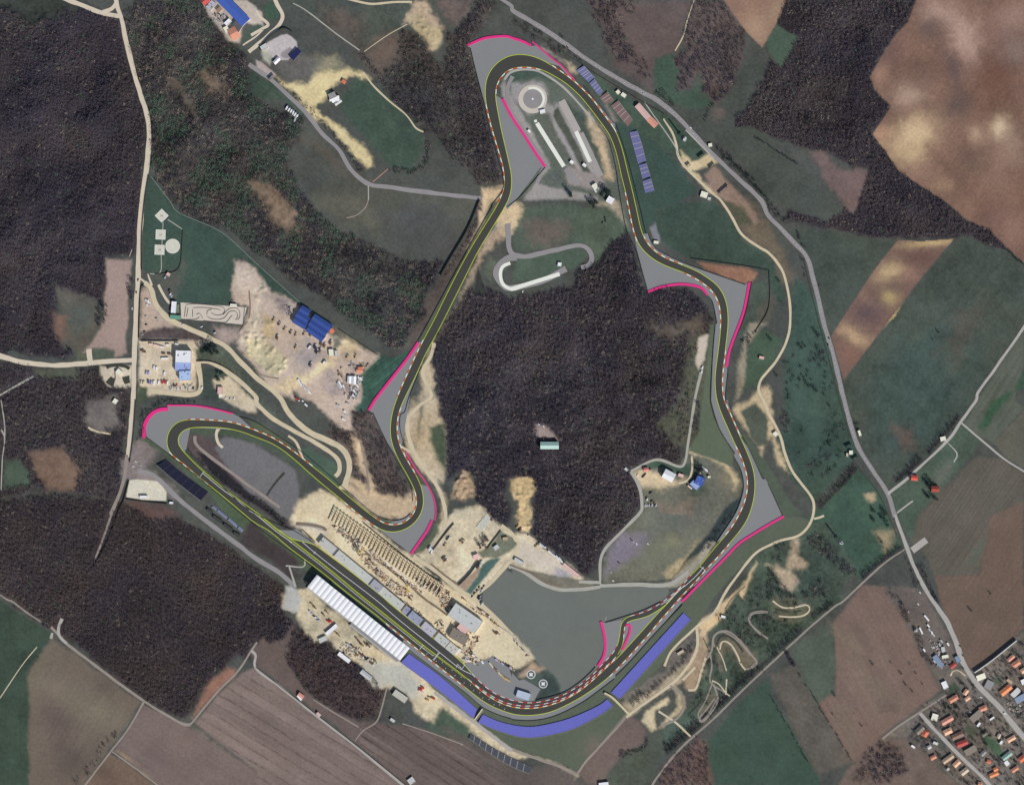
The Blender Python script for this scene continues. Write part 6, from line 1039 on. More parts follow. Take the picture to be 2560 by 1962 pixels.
G_('C','container:pink@300,945 trailer:pink@385,965 container:white@450,985 container:white@520,955 trailer:white@485,1132 container:brown@190,1030 container:brown@215,1050 container:brown@470,1070 container:brown@545,1075 container:white@640,945','container in the upper part of the western yard','container','containers of the western yard, upper part',-4)
G_('C','container:beige@180,1450 container:beige@210,1455 container:blue@270,1440 container:lilac@310,1455 container:white@345,1450 container:white@405,1450 container:red@450,1445 container:red@485,1440 container:white@520,1455 container:lilac@245,1325 container:lilac@275,1330 container:white@480,1330 container:white@345,1255 container:white@375,1265','container in the lower rows of the western yard','container','containers of the western yard, lower rows',88)
G_('C','car:silver@550,1520 car:white@580,1525 car:white@650,1530 car:silver@690,1525 car:white@770,1525 car:white@800,1520 car:dark@860,1520 car:silver@785,1480 car:white@810,1500 car:dark@600,1475 car:red@640,1480','car parked below the white office','car','cars parked below the white office',84)
G_('C','van:white@975,1515 car:white@1285,1650 car:silver@1340,1660 car:white@1390,1660','vehicle on the sandy lot by the pool bank','car','vehicles by the pool bank',60)
G_('D','digger:yellow@230,640 digger:brown@300,690 digger:yellow@372,760 digger:brown@452,800 digger:yellow@522,835 truck:brown@285,860 digger:yellow@520,1000 truck:white@708,980 truck:dark@780,980 truck:brown@845,1030 truck:dark@802,1042 truck:white@895,1185 truck:brown@722,1215 truck:brown@860,940 truck:brown@905,962 truck:brown@985,925 digger:yellow@630,825 digger:brown@712,830 digger:yellow@1195,1125 digger:yellow@1305,1125','machine standing in the big dirt yard','machine','machines of the dirt yard',64)
G_('D','trailer:white@575,1450 trailer:silver@610,1480 trailer:white@635,1510 trailer:silver@660,1535 trailer:white@685,1560 trailer:beige@1140,1300 trailer:brown@1105,1340 trailer:beige@1110,1395 trailer:white@1105,1470 trailer:silver@1090,1495 container:white@1150,1500 container:silver@1160,1530 container:white@1350,1390 container:silver@1360,1420 container:white@1380,1400 container:silver@1345,1450 container:white@1330,1490 container:silver@1310,1530 container:white@1290,1560 container:silver@1310,1590 container:white@1280,1620 container:beige@1180,1620 container:silver@1250,1520','trailer or box stored along the south-east edge of the dirt yard','trailer','trailers stored in the dirt yard',-58)
G_('21','van:white@395,10 truck:red@350,-5 truck:white@425,45 container:silver@690,45 container:white@745,100 container:silver@760,130 container:white@735,160 container:silver@770,30','vehicle or box along the southern rim of the dirt yard','vehicle','vehicles on the southern rim of the dirt yard',-40)
G_('G','trailer:white@1915,805 trailer:white@2045,915 trailer:white@2105,960 trailer:white@2165,1000','white trailer in the slanting row under the wood','trailer','white trailers under the central wood',-38)
G_('22','trailer:white@348,1300 trailer:white@388,1330 trailer:white@410,1345 trailer:beige@160,1150 trailer:silver@250,1215','trailer in the row along the quay yard','trailer','trailers of the quay yard',-40)
G_('G','digger:yellow@590,730 digger:brown@620,745 truck:brown@330,1000 truck:brown@350,1030 digger:yellow@330,800 truck:beige@400,690 digger:yellow@1830,780 digger:yellow@1800,810 truck:silver@920,1070 truck:dark@900,1090 truck:brown@880,1140 digger:yellow@1500,500 truck:brown@1560,540 digger:brown@1090,385 truck:white@110,850 truck:white@130,880 truck:silver@95,830','machine on the sandy building ground','machine','machines of the sandy building ground',50)
G_('B','car:dark@970,485 car:dark@1000,440 car:dark@1035,400 car:dark@1065,360 car:dark@1130,345 car:dark@1105,380 car:silver@1090,420 car:dark@1055,480 car:silver@1080,490 car:dark@1060,510 car:silver@1075,530 car:dark@1085,560 car:silver@1095,590 car:white@1110,580','car lined up on the quay road','car','cars along the quay road',56)
G_('B','digger:yellow@1235,815 digger:yellow@1285,855 truck:brown@1080,670 truck:beige@1130,700 truck:brown@1180,740 digger:brown@130,510 truck:yellow@110,420 digger:yellow@850,515 digger:brown@1310,970 truck:brown@1290,985','machine on the paddock works','machine','machines of the paddock works',-40)
G_('B','trailer:beige@1230,1410 trailer:brown@1290,1470 trailer:beige@1330,1510 trailer:yellow@1390,1570 trailer:yellow@1440,1600 container:beige@850,1260 container:silver@900,1300 container:white@990,1280 container:silver@1030,1320 container:white@930,1350 container:beige@1000,1380 container:silver@870,1340 container:white@1110,1370 container:lilac@1300,1340 container:lilac@1380,1390 container:dark@1450,1420 container:lilac@1490,1450','stacked box or trailer on the paddock tip','container','boxes on the paddock tip',-42)
G_('M','car:dark@425,375 car:dark@445,360 car:dark@465,340 car:dark@485,320 car:dark@590,745 car:dark@620,735 van:white@530,890 car:dark@510,855 car:dark@620,930 car:brown@650,930 car:brown@690,975 car:white@480,1035 car:white@520,1040 car:white@575,1030 car:dark@610,1020 car:white@640,1030 car:dark@700,1015 car:white@730,1035 car:silver@490,1010 car:brown@560,1005 car:white@310,335 car:dark@600,195','car parked near the white hall in the inner field','car','cars parked near the white hall',70)
G_('M','truck:pink@1500,615 truck:white@1890,240 truck:silver@1820,180 truck:dark@1700,240','lorry beside the blue pavilion','lorry','lorries beside the blue pavilion',-45)
G_('22','car:dark@1000,1170 car:silver@1022,1188 car:white@1045,1206 car:dark@895,1362 car:silver@830,1445 car:white@848,1515 car:white@1140,1205 car:dark@200,255 car:silver@205,290 car:dark@215,360 car:white@225,205 car:white@265,220','car standing loose in field or wood clearing','car','cars in the inner field and the wood clearing',-45)
G_('E','container:lilac@215,175 container:lilac@240,200 container:dark@265,230 container:white@300,260 container:blue@320,280 container:silver@345,300 container:red@485,315 container:red@520,310 digger:yellow@590,480 digger:yellow@625,510 digger:brown@400,200 digger:yellow@450,170 digger:brown@900,560 digger:brown@940,610 digger:brown@975,655 truck:brown@1060,670 truck:brown@1100,690 container:silver@780,660 container:silver@810,680 container:brown@850,690 truck:brown@920,820 truck:brown@990,830 truck:dark@1060,875 digger:brown@1180,900 truck:brown@1140,950 container:red@1870,1330 container:pink@1890,1370 digger:yellow@230,50 digger:brown@270,95','box or machine on the dirt strip behind the white-roofed stand','machine','boxes and machines behind the white-roofed stand',-38)
G_('31','container:red@1400,860 container:pink@1380,890 container:yellow@1460,945 container:red@1490,950 container:yellow@1440,965','coloured box in the sandy hollow below the purple stand','container','boxes in the sandy hollow',-30)
G_('V','car:dark@740,65 car:dark@776,175 car:dark@780,322 van:white@1265,848','vehicle driving on the wide street','car','vehicles on the wide street',-52)
G_('V','car:dark@832,790 car:dark@905,765 car:dark@822,850 car:dark@815,885 car:silver@860,830 car:white@985,660','car on the white paved lot','car','cars on the white paved lot',-40)
G_('02','car:dark@465,398 car:dark@575,505 car:silver@1105,790 car:white@1500,1075','car driving on the country road, northern stretch','car','cars on the country road, north',-38)
G_('13','car:dark@512,1160 car:dark@503,1215','dark car of a pair on the country road beside the brown strip','car','pair of dark cars on the country road',-76)
G_('12','van:white@1598,1405 van:white@1592,1440 car:dark@780,150 car:dark@785,175 car:dark@760,190 car:white@90,770','vehicle by the wood edge','car','vehicles by the wood edge',80)
G_('10','car:dark@1160,670 car:dark@1145,775 car:white@1110,912','car on the pale western road','car','cars on the pale western road',-88)
G_('20','car:white@1140,515 car:white@1120,555 car:silver@1180,545','car at the bend below the western hairpin','car','cars at the bend below the western hairpin',-30)
G_('33','trailer:white@1330,275 trailer:white@1283,382 container:silver@1355,375 container:white@1375,400 container:silver@1390,420 container:white@1345,340 container:silver@1455,470 container:white@1510,495 container:silver@1440,500 container:white@1310,545 container:silver@1395,640 car:white@1275,62 car:white@1260,160 car:silver@1180,225','trailer or box in the scrap yard by the main road','trailer','trailers and boxes of the scrap yard',-58)
# loose piles of timber, pallets and formwork on the building ground: nobody could count them
def clutter(name, areas, n, cols, label, hmax=1.6):
    b = MB(); ms = [col(c, .1) for c in cols]
    for ol, k in areas:
        p = P(ol); lo, hi = p.min(0), p.max(0); c = 0
        while c < k:
            q = lo+(hi-lo)*rng.random(2)
            if not inside(p, q[None,0], q[None,1])[0]: continue
            c += 1; w_ = W(q); a = rng.choice([-.72, .85])+rng.normal(0, .2); l, t = rng.uniform(.5, 2.6), rng.uniform(.3, 1.0); ca, sa = math.cos(a), math.sin(a)
            b.prism([(w_[0]+x*ca-y*sa, w_[1]+x*sa+y*ca) for x, y in ((-l,-t),(l,-t),(l,t),(-l,t))], 0, rng.uniform(.3, hmax), int(rng.integers(len(ms))))
    o = b.build(name, ms, kind='stuff'); o['label'] = label; o['category'] = 'building materials'
clutter('building_materials', [('A 620,80 900,180 1700,880 2100,1180 2150,1260 1960,1120 1600,860 1000,420 640,160', 260), ('A 600,470 900,640 1250,950 1700,1280 2100,1560 2150,1640 1900,1500 1480,1200 1000,860 600,520', 380), ('A 820,330 1200,600 1500,900 2000,1300 1700,1250 1200,780', 300), ('B 480,420 720,560 700,760 560,620', 90), ('B 560,760 620,1000 560,1020 460,820', 50), ('B 850,1080 1100,1000 960,1240 1060,1420 840,1330', 130), ('B 900,600 1200,780 1150,760', 40), ('B 1250,1320 1500,1420 1560,1500 1400,1400', 50), ('B 200,200 700,440 640,560 240,330', 220), ('B 660,820 860,900 1000,1000 900,1000', 40)], 0,
 ((210,196,170),(90,84,80),(170,160,150),(130,110,96),(226,210,180),(60,58,60),(196,150,110)), 'scattered timber, pallets and formwork on the sandy building ground')
clutter('yard_clutter', [('D 1330,1350 1400,1380 1330,1660 1200,1680 1240,1540 1320,1520', 110), ('D 1180,1160 1480,1200 1420,1300 1250,1290', 40), ('D 380,440 500,470 480,560 400,560', 40), ('N 580,360 960,420 980,560 760,640 560,540', 60), ('E 640,640 900,660 1100,860 1240,960 900,880 700,800', 90), ('V 380,0 560,60 640,260 520,340 420,260', 90), ('C 560,1470 880,1470 870,1545 560,1545', 40), ('V 1250,720 1485,760 1485,900 1380,900', 60), ('32 0,420 150,590 130,600 20,470', 30), ('22 1560,560 1660,600 1650,660 1560,620', 30)], 0,
 ((196,192,186),(70,70,74),(150,146,144),(110,104,100),(170,150,130)), 'scattered scrap, crates and stored goods in yards')
# masts and floodlights that throw the long thin shadows
LAT = mat('lattice_steel', (190,190,188), .1, .5)
def mast(s, h, label):
    x, y = W(P(s)[0]); o = empty('lattice_mast', (x, y, 0), label, 'mast'); b = MB()
    for sx, sy in ((-1,-1),(1,-1),(1,1),(-1,1)): b.prism([(sx*2.2-.2,sy*2.2-.2),(sx*2.2+.2,sy*2.2-.2),(sx*2.2+.2,sy*2.2+.2),(sx*2.2-.2,sy*2.2+.2)], -.3, h*.35)
    b.box(-.9, .9, -.9, .9, h*.35, h); b.box(-2.5, 2.5, -2.5, 2.5, h*.34, h*.36); b.build('tower', LAT, o)
    b = MB(); b.box(-2.2, 2.2, -.3, .3, h-2.5, h-2); b.box(-.3, .3, -2.2, 2.2, h-5, h-4.5); b.build('antenna_arm', LAT, o)
for s, h, lb in (('02 1445,1172', 34, 'tall lattice mast between the country road and the track'), ('23 607,1195', 32, 'tall lattice mast in the green meadow south-east of the track'), ('33 1240,380', 8, 'short mast at the scrap yard')): mast(s, h, lb)
def gantry(s, label, h=7):
    p = W(P(s)); o = empty('sign_board', (*p.mean(0), 0), label, 'sign board'); q = p-p.mean(0); d = q[1]-q[0]; n = np.array([-d[1], d[0]])/np.hypot(*d)*.25; b = MB(); b.prism([q[0]+n, q[1]+n, q[1]-n, q[0]-n], 2.5, h); b.build('board', WALLD, o)
    b = MB()
    for t in (.15, .85): e = q[0]+d*t; b.box(e[0]-.25, e[0]+.25, e[1]-.25, e[1]+.25, -.3, 2.49)
    b.build('post', LAT, o)
for s, lb in (('Q 345,490 450,410','dark board north of the sandy gate, standing on the grass'),('Q 545,680 640,600','dark board beside the sandy gate, next to the road'),('Q 720,1150 890,1000','longest dark board across the brown earth lot'),('Q 130,650 200,600','short dark board on the sandy bank'),('23 655,400 705,375','dark board at the road junction, upper one'),('23 710,505 760,480','dark board at the road junction, lower one'),('H 225,1355 310,1280','dark gate board across the country road by the round concrete yard')): gantry(s, lb)
def tower_crane(s, rz, label):
    x, y = W(P(s)[0]); o = empty('tower_crane', (x, y, 0), label, 'crane', 'yellow cranes of the building ground', rz); Yl = mat('crane_yellow', (226,194,96), .08, .5); b = MB(); b.box(-2.4, 2.4, -.5, .5, 0, .8); b.box(-.5, .5, -2.4, 2.4, .01, .82); b.box(-.8, .8, -.8, .8, .83, 14); b.build('mast', Yl, o)
    b = MB(); b.box(-4, 11, -.55, .55, 14.01, 15.0); b.build('jib', Yl, o); b = MB(); b.box(-4.6, -2.6, -1, 1, 12.8, 14.0); b.build('counterweight', WALLG, o); b = MB(); b.box(.9, 2.2, -.7, .7, 12, 13.9); b.build('cab', GLASS, o)
tower_crane('A 1085,530', .6, 'yellow crane beside the middle of the raker frames'); tower_crane('A 1870,1110', -.9, 'yellow crane beside the lower end of the raker frames')
# stack of precast steps
x = 0; p = W(P('G 870,510 1020,320')); d = (p[1]-p[0]); an = math.atan2(d[1], d[0]); first = None
for i in range(12):
    q = p[0]+d*i/11
    if first is None: b = MB(); b.box(-.75, .75, -6.5, 6.5, 0, .9); b.box(-.75, -.2, -6.5, 6.5, .901, 1.5); first = f = b.build('precast_step', mat('pale_precast', (214,214,206), .06, .5))
    else: f = first.copy(); COL.objects.link(f)
    f.location = (*(q+np.array([2.5,-1.5])), 0); f.rotation_euler = (0,0,an); tag(f, 'pale precast concrete step lying in the fanned row by the wood', 'precast step', 'precast steps laid out by the wood')
# ---------- trees: bare crowns are sprays of twig clumps through the crown's volume
TREEM = attr_mat('twigs_and_leaves', .22, .8, .95)
def crowns(pos, rad, hgt, tint, M=15, low=.25):
    """pos n x 2 (m), rad, hgt n, tint n x 3 -> one vertex/face set of small leaf-sized quads plus a tapered trunk each"""
    n = len(pos); N = n*M
    a = rng.random(N)*2*PI; r = np.sqrt(rng.random(N)); u = rng.random(N)
    R = np.repeat(rad, M); H = np.repeat(hgt, M)
    prof = np.sqrt(np.clip(1-(2*u-.9)**2/1.25, .05, 1))
    lob = 1+.3*np.sin(a*3+np.repeat(rng.random(n)*6, M))
    c = np.stack([np.repeat(pos[:,0], M)+R*r*prof*lob*np.cos(a), np.repeat(pos[:,1], M)+R*r*prof*lob*np.sin(a), H*(low+(1-low)*u)], -1)
    s = np.minimum(R*rng.uniform(.10, .28, N), .95)
    t = rng.normal(0, 1, (N,3)); t /= np.linalg.norm(t, axis=1)[:,None]; t[:,2] *= .7
    q = rng.normal(0, 1, (N,3)); b = np.cross(t, q); b /= np.linalg.norm(b, axis=1)[:,None]
    s = s[:,None]; k = rng.uniform(.16, .42, (N,1))
    v = np.stack([c-t*s-b*s*k, c+t*s-b*s*k*.6, c+t*s*1.1+b*s*k, c-t*s*.7+b*s*k], 1).reshape(-1,3)
    f = np.arange(4*N).reshape(-1,4)
    tc = np.repeat(np.repeat(tint, M, 0)*rng.uniform(.85, 1.15, (N,1)), 4, 0)
    # trunks: thin four-sided tapers
    w = rad*.07+.08; tv = []
    for dx, dy in ((-1,-1),(1,-1),(1,1),(-1,1)): tv.append(np.stack([pos[:,0]+dx*w, pos[:,1]+dy*w, np.full(n, -.3)], -1))
    for dx, dy in ((-1,-1),(1,-1),(1,1),(-1,1)): tv.append(np.stack([pos[:,0]+dx*w*.4, pos[:,1]+dy*w*.4, hgt*.75], -1))
    tv = np.stack(tv, 1).reshape(-1,3); o = len(v); base = o+np.arange(n)[:,None]*8
    tf = np.concatenate([base+np.array(x) for x in ((0,1,5,4),(1,2,6,5),(2,3,7,6),(3,0,4,7))], 0)
    return np.vstack([v, tv]), np.vstack([f, tf]), np.vstack([tc, np.repeat(tint*.8, 8, 0)])
def leaf_obj(name, v, f, c):
    me = bpy.data.meshes.new(name); me.vertices.add(len(v)); me.vertices.foreach_set('co', v.astype(np.float32).ravel())
    me.loops.add(f.size); me.loops.foreach_set('vertex_index', f.astype(np.int32).ravel())
    me.polygons.add(len(f)); me.polygons.foreach_set('loop_start', (np.arange(len(f))*4).astype(np.int32)); me.update(calc_edges=True)
    at = me.color_attributes.new('tint', 'FLOAT_COLOR', 'POINT'); at.data.foreach_set('color', np.column_stack([np.clip(c, .01, .6), np.ones(len(c))]).astype(np.float32).ravel())
    me.materials.append(TREEM); o = bpy.data.objects.new(name, me); COL.objects.link(o); return o
GN = np.array([g[0] for g in GP])
def at_grid(A, x, y):
    return A[np.clip(((y-gy[0])/STEP+.5).astype(int), 0, len(gy)-1), np.clip(((x-gx[0])/STEP+.5).astype(int), 0, len(gx)-1)]
FOREST = [g for g in GP if g[0] == 'woodland_floor']
cB, cP, cT, cG, cD = (np.array(alb(c)) for c in ((84,77,89), (104,93,90), (146,133,122), (99,119,101), (58,72,68)))
def wood(ol, sp, h, label, ok=('woodland_floor',), pale=.06, green=.05, dark=.0, thin=.0, rmul=.60, seed=1, M=36):
    p = P(ol) if isinstance(ol, str) else ol; lo = np.maximum(p.min(0), -45); hi = np.minimum(p.max(0), [2605, 2008])
    xx, yy = np.meshgrid(np.arange(lo[0], hi[0], sp), np.arange(lo[1], hi[1], sp)); xx = xx.ravel()+rng.uniform(-.5,.5,xx.size)*sp; yy = yy.ravel()+rng.uniform(-.5,.5,yy.size)*sp
    k = inside(p, xx+fbm(xx,yy,30,seed,2)*14, yy+fbm(xx,yy,30,seed+3,2)*14) & ~at_grid(OCC, xx, yy) & np.isin(GN[at_grid(ID, xx, yy)], ok)
    dens = fbm(xx, yy, 46, seed+9, 3)+.5; k &= rng.random(xx.size) > thin*(1.6-1.6*dens)
    x, y = xx[k], yy[k]; n = len(x)
    if not n: return
    OCC_T.append((x, y))
    z = at_grid(Z, x, y); hh = .8*h*rng.uniform(.75, 1.15, n)*(.8+.5*fbm(x, y, 60, seed+5, 2)); rr = sp*S*rmul*1.12*rng.uniform(.75, 1.3, n)
    m = fbm(x, y, 110, seed+21, 3)[:,None]*2.6+.4+rng.normal(0,.08,(n,1)); t = cB*(1-np.clip(m,0,1))+cP*np.clip(m,0,1)
    t = t*(1+.9*fbm(x, y, 200, seed+33, 3)[:,None])
    pr = fbm(x, y, 34, seed+41, 2)+.5; q = rng.random(n)
    t = np.where((q < pale*2*pr)[:,None], cT*rng.uniform(.8,1.1,(n,1)), t); g = rng.random(n); gr = fbm(x, y, 44, seed+51, 2)+.5
    t = np.where((g < green*6*np.clip(gr-.45,0,1))[:,None], cG*rng.uniform(.6,1.2,(n,1)), t); t = np.where((rng.random(n) < dark)[:,None], cD*rng.uniform(.7,1.1,(n,1)), t)
    v, f, c = crowns(W(np.stack([x,y],-1)), rr, hh, t, M); v[:,2] += np.r_[np.repeat(z, 4*M), np.repeat(z, 8)]; o = leaf_obj('woodland', v, f, c); o['kind'] = 'stuff'; o['label'] = label; o['category'] = 'wood'
    return n
OCC_T = []
WL = [(0,6.3,8,'dark bare wood filling the top left corner',dict(pale=.03,green=.03)),(1,6.5,9,'bare wood left of the lower western road',dict(pale=.06,green=.03,thin=.1)),(2,6.3,8,'brownish bare wood below the main straight',dict(pale=.03,green=.02)),(3,7.4,9,'small brown wood behind the dirt strip',dict(pale=.02,green=.02,thin=.15)),
 (4,8,8,'narrow bare wood on the slope between the two legs',dict(pale=.1,green=.06,thin=.5)),(5,8.2,11,'streaky bare wood left of the northern hairpin',dict(pale=.04,green=.06,thin=.3)),(6,8.5,9,'tree belt along the country road above the hairpin',dict(pale=.1,green=.1,thin=.4)),(7,8.6,10,'mixed wood with green bushes on the north-western slope',dict(pale=.2,green=.75,thin=.06,rmul=.68)),
 (8,6.5,10,'large bare wood on the hill inside the circuit',dict(pale=.10,green=.04,thin=.04)),(9,8,9,'scrubby wood at the bottom edge',dict(pale=.1,green=.03,thin=.4)),(10,8,7,'thin scrub beside the village plots',dict(pale=.02,green=.02,thin=.5)),(11,7.6,10,'tongue-shaped bare woods north of the country road',dict(pale=.04,green=.02,thin=.36)),(12,6.3,9.5,'large bare wood between the brown fields in the north-east',dict(pale=.07,green=.03,thin=.06))]
for i, sp, h, lb, kw in WL: wood(P(FOREST[i][1]), sp, h, lb, seed=100+i*7, **kw)
wood('02 590,0 760,0 1070,0 1000,150 920,230 960,330 1100,480 1180,640 1100,700 1050,580 900,560 850,430 770,300 690,130', 9, 7, 'open thorn scrub north of the country road', ('dry_grass','grass'), thin=.62, pale=.1, seed=301)
wood('02 770,20 920,0 860,160 820,240 700,120', 7.5, 8, 'dense thorn clump in the open scrub', ('dry_grass','grass'), thin=.2, seed=303); wood('02 780,280 900,220 960,330 1050,480 900,520 800,430', 8, 8, 'dense thorn clump nearer the road', ('dry_grass','grass','meadow'), thin=.3, seed=305)
wood('Q 650,290 740,310 850,420 1000,560 1150,660 1300,850 1420,1000 1560,1160 1700,1320 1830,1480 1800,1600 1680,1560 1450,1290 1200,1020 1000,800 830,570 720,520', 7, 8, 'dark belt of trees on the far side of the country road', ('meadow','grass','dry_grass','woodland_floor','bare_earth'), dark=.25, thin=.1, seed=311)
wood('02 1200,720 1300,780 1380,860 1370,900 1300,900 1180,790', 7, 7, 'bush belt where the country road bends', ('meadow','grass','dry_grass'), dark=.3, thin=.15, seed=313)
wood('12 540,700 560,560 760,540 780,420 970,270 1060,560 1130,770 600,820', 7.4, 11, 'dense spur of the central wood towards the kart loop', ('woodland_floor','meadow','grass'), dark=.1, seed=315)
wood('23 340,1160 420,1110 560,1260 740,1430 760,1470 650,1490 620,1440 480,1330 360,1240', 7, 8, 'oval dark thicket in the green meadow', ('meadow','grass'), dark=.1, seed=317)
wood('23 0,1420 80,1430 150,1580 340,1600 400,1500 480,1540 500,1640 380,1680 0,1680', 8, 8, 'thicket round the rubble pit', ('meadow','grass','bare_earth'), dark=.3, thin=.25, green=.1, seed=319); wood('23 10,1220 200,1190 190,1350 60,1400', 10, 6, 'loose bushes north of the rubble pit', ('meadow','grass','verge'), dark=.4, thin=.5, seed=321)
wood('32 1000,900 1130,860 1300,770 1480,500 1530,480 1520,560 1400,700 1240,840 1110,980 1000,1030', 7, 6, 'dark thicket on the quay bank', ('bare_earth','meadow','bank','verge'), dark=.3, thin=.1, seed=325)
wood('33 880,1280 960,1300 1100,1360 1180,1560 900,1680 800,1500', 9, 6, 'loose scrub at the corner of the village', ('woodland_floor','dry_grass','ploughed_field','village_ground'), thin=.5, seed=327)
wood('01 1700,260 1850,100 1900,0 1990,0 1860,200 1800,420 1900,800 1960,1100 2060,1480 2010,1540 1800,1250 1700,900 1650,500', 7.2, 12, 'dense dark tree belt at the top left of the northern hairpin', ('woodland_floor','dry_grass','grass'), thin=.05, seed=329)
wood('31 80,120 320,250 330,420 240,620 60,640 200,450', 7, 9, 'dark corner of trees behind the white-roofed stand', ('woodland_floor','gravel','bare_earth','dry_grass'), dark=.15, seed=331)
wood('31 330,420 560,500 900,680 1060,850 900,830 640,640 420,600', 7, 9, 'dark fringe of trees along the dirt strip', ('woodland_floor','gravel','bare_earth'), dark=.2, seed=333)
wood('21 620,180 820,280 800,560 760,440 620,330', 8, 7, 'scrub between the sandy road and the bare slope', ('woodland_floor','meadow','bare_earth','grass'), thin=.3, seed=335)
wood('12 1520,1180 1600,1180 1540,1680 22 1480,300 1400,380 1260,160 1400,-40', 10, 6, 'loose pale scrub beside the pond strip', ('grass','woodland_floor'), pale=.3, green=.25, thin=.5, seed=337); wood('22 1520,20 1590,0 1570,240 1500,280', 7, 9, 'dark tree block beside the path to the pond strip', ('grass','verge','woodland_floor'), dark=.2, seed=339)
wood('20 1000,420 1060,440 1030,700 960,640', 8, 8, 'trees along the lower western road', ('woodland_floor','clearing','grass'), thin=.2, seed=341)
wood('23 90,90 150,90 190,200 170,290 110,230', 8, 6, 'bush belt beside the winding path', ('meadow','bare_earth','grass'), thin=.3, seed=343); wood('12 1900,1160 2060,1080 1990,1240', 7, 6, 'bushes behind the eastern pink barrier', ('meadow','bare_earth','grass'), dark=.4, thin=.2, seed=345)
wood('01 930,740 1060,620 1150,830 1300,1000 1230,900 1080,760', 9, 7, 'scrub strip beside the sandy path', ('grass','dry_grass','woodland_floor'), thin=.4, seed=347); wood('01 870,440 1010,580 1080,640 1040,660 880,480', 7, 5, 'purple hedge strip in the dry meadow', ('grass','dry_grass'), seed=349)
wood('H 1760,900 2000,1180 2080,1320 1960,1240 1740,960', 6.5, 5, 'low purple hedge above the sandy path', ('grass','dry_grass','meadow'), seed=350)
wood('11 1890,0 1840,200 1700,430 1560,640 1620,640 1750,420 1860,240 1900,80', 7, 6, 'scrub strip west of the long straight', ('bank','bare_earth','meadow','verge'), thin=.25, seed=351); wood('11 1340,880 1420,820 1440,980 1300,1060 1200,1280 1280,980', 7, 10, 'dark trees beside the straight', ('woodland_floor','bank'), dark=.4, seed=353)
# single trees and trees in rows
def tree_tpl(kind, k):
    tint = {'bare':cB*.95,'dark':cD*1.0,'green':cG*.8,'pine':cD*.7}[kind][None]; h = {'bare':8,'dark':8,'green':7,'pine':12}[kind]; r = {'bare':3.2,'dark':3.0,'green':3.0,'pine':3.6}[kind]
    v, f, c = crowns(np.zeros((1,2)), np.array([r*1.0]), np.array([h*1.0]), tint, 150, .12 if kind in ('pine','dark') else .22)
    s = rng.uniform(.5, .9, len(v)//4*4//4)
    return leaf_obj('tree', v, f, c)
TT = {}; NT = [0]
def tree(x, y, kind, sc, label, group):
    k = int(rng.integers(3)); key = (kind, k)
    if key not in TT: TT[key] = o = tree_tpl(kind, k)
    else: o = TT[key].copy(); COL.objects.link(o)
    w_ = W(np.array([x, y])); o.location = (*w_, float(at_grid(Z, np.array([x]), np.array([y]))[0])-.1); o.scale = (sc, sc*rng.uniform(.85,1.15), sc*rng.uniform(.85,1.15)); o.rotation_euler = (0,0,rng.random()*6.28); tag(o, label, 'tree', group); NT[0] += 1
def belt(s, wd, h, label, seed, dark=.6, sp=5.5, thin=.02):
    wd += 4; h *= 1.15
    p = spline(P(s), 8); pl = np.vstack([offset(p, wd/2), offset(p, -wd/2)[::-1]])
    wood(pl, sp, h, label, tuple(set(GN)), dark=dark, thin=thin, pale=.03, green=.05, seed=seed)
def row(s, sp, kind, sc, label, group, jit=1.5, skip=.0, chk=False):
    p = spline(P(s), sp)
    for q in p:
        if rng.random() < skip: continue
        q = q+rng.normal(0, jit, 2)
        if at_grid(OCC, q[:1], q[1:])[0]: continue
        tree(*q, kind, sc*rng.uniform(.7, 1.25), label, group)
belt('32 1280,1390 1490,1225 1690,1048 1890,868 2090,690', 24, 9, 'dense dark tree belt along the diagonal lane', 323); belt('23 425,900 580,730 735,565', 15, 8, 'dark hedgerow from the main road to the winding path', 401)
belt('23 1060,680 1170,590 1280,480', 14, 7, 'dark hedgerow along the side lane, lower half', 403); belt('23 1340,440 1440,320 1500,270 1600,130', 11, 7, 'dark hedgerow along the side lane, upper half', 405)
belt('23 790,1490 900,1390 1010,1310 1120,1220', 15, 8, 'dark tree belt above the diagonal lane near the main road', 407); row('23 990,900 970,980 1010,1050', 5.5, 'dark', 1.1, 'dark tree in the clump west of the main road', 'clump west of the main road', 4); row('23 880,920 890,1000', 6, 'dark', 1.0, 'dark bush behind the clump by the main road', 'bushes behind the roadside clump', 4)
belt('23 1270,1380 1300,1450 1340,1560 1380,1650', 14, 8, 'bare belt east of the main road where it enters the village', 417, .2, 6, .1); belt('23 1150,1300 1210,1420 1270,1560', 14, 7, 'bare belt west of the main road near the scrap yard', 415, .1, 6, .3)
belt('33 1010,60 1090,130 1180,300 1260,440 1330,600 1400,690', 10, 6, 'bare hedge on the field edge beside the scrap yard', 413, .15, 6, .3); row('33 1380,60 1440,160 1500,310 1510,360', 8, 'bare', .9, 'bare tree on the verge opposite the scrap yard', 'trees opposite the scrap yard', 1.5)
row('33 255,720 300,810 345,870 420,1000 520,1170 580,1270 700,1470', 10, 'dark', .6, 'small bush in the dotted line between the two southern fields', 'dotted bush line between fields', 1, .3); row('33 20,930 130,1120 240,1320 330,1480', 10, 'dark', .5, 'small bush along the green field edge', 'bush line on the green field edge', 1, .25); row('33 160,580 200,640 215,680', 6, 'bare', 1.0, 'bare tree in the corner of lane and field', 'trees in the lane corner', 3)
belt('33 10,610 100,530 200,440 280,370', 20, 8, 'dark tree belt above the diagonal lane, lower part', 409); belt('33 390,270 470,200 540,150', 13, 7, 'dark tree belt above the diagonal lane, upper part', 411)
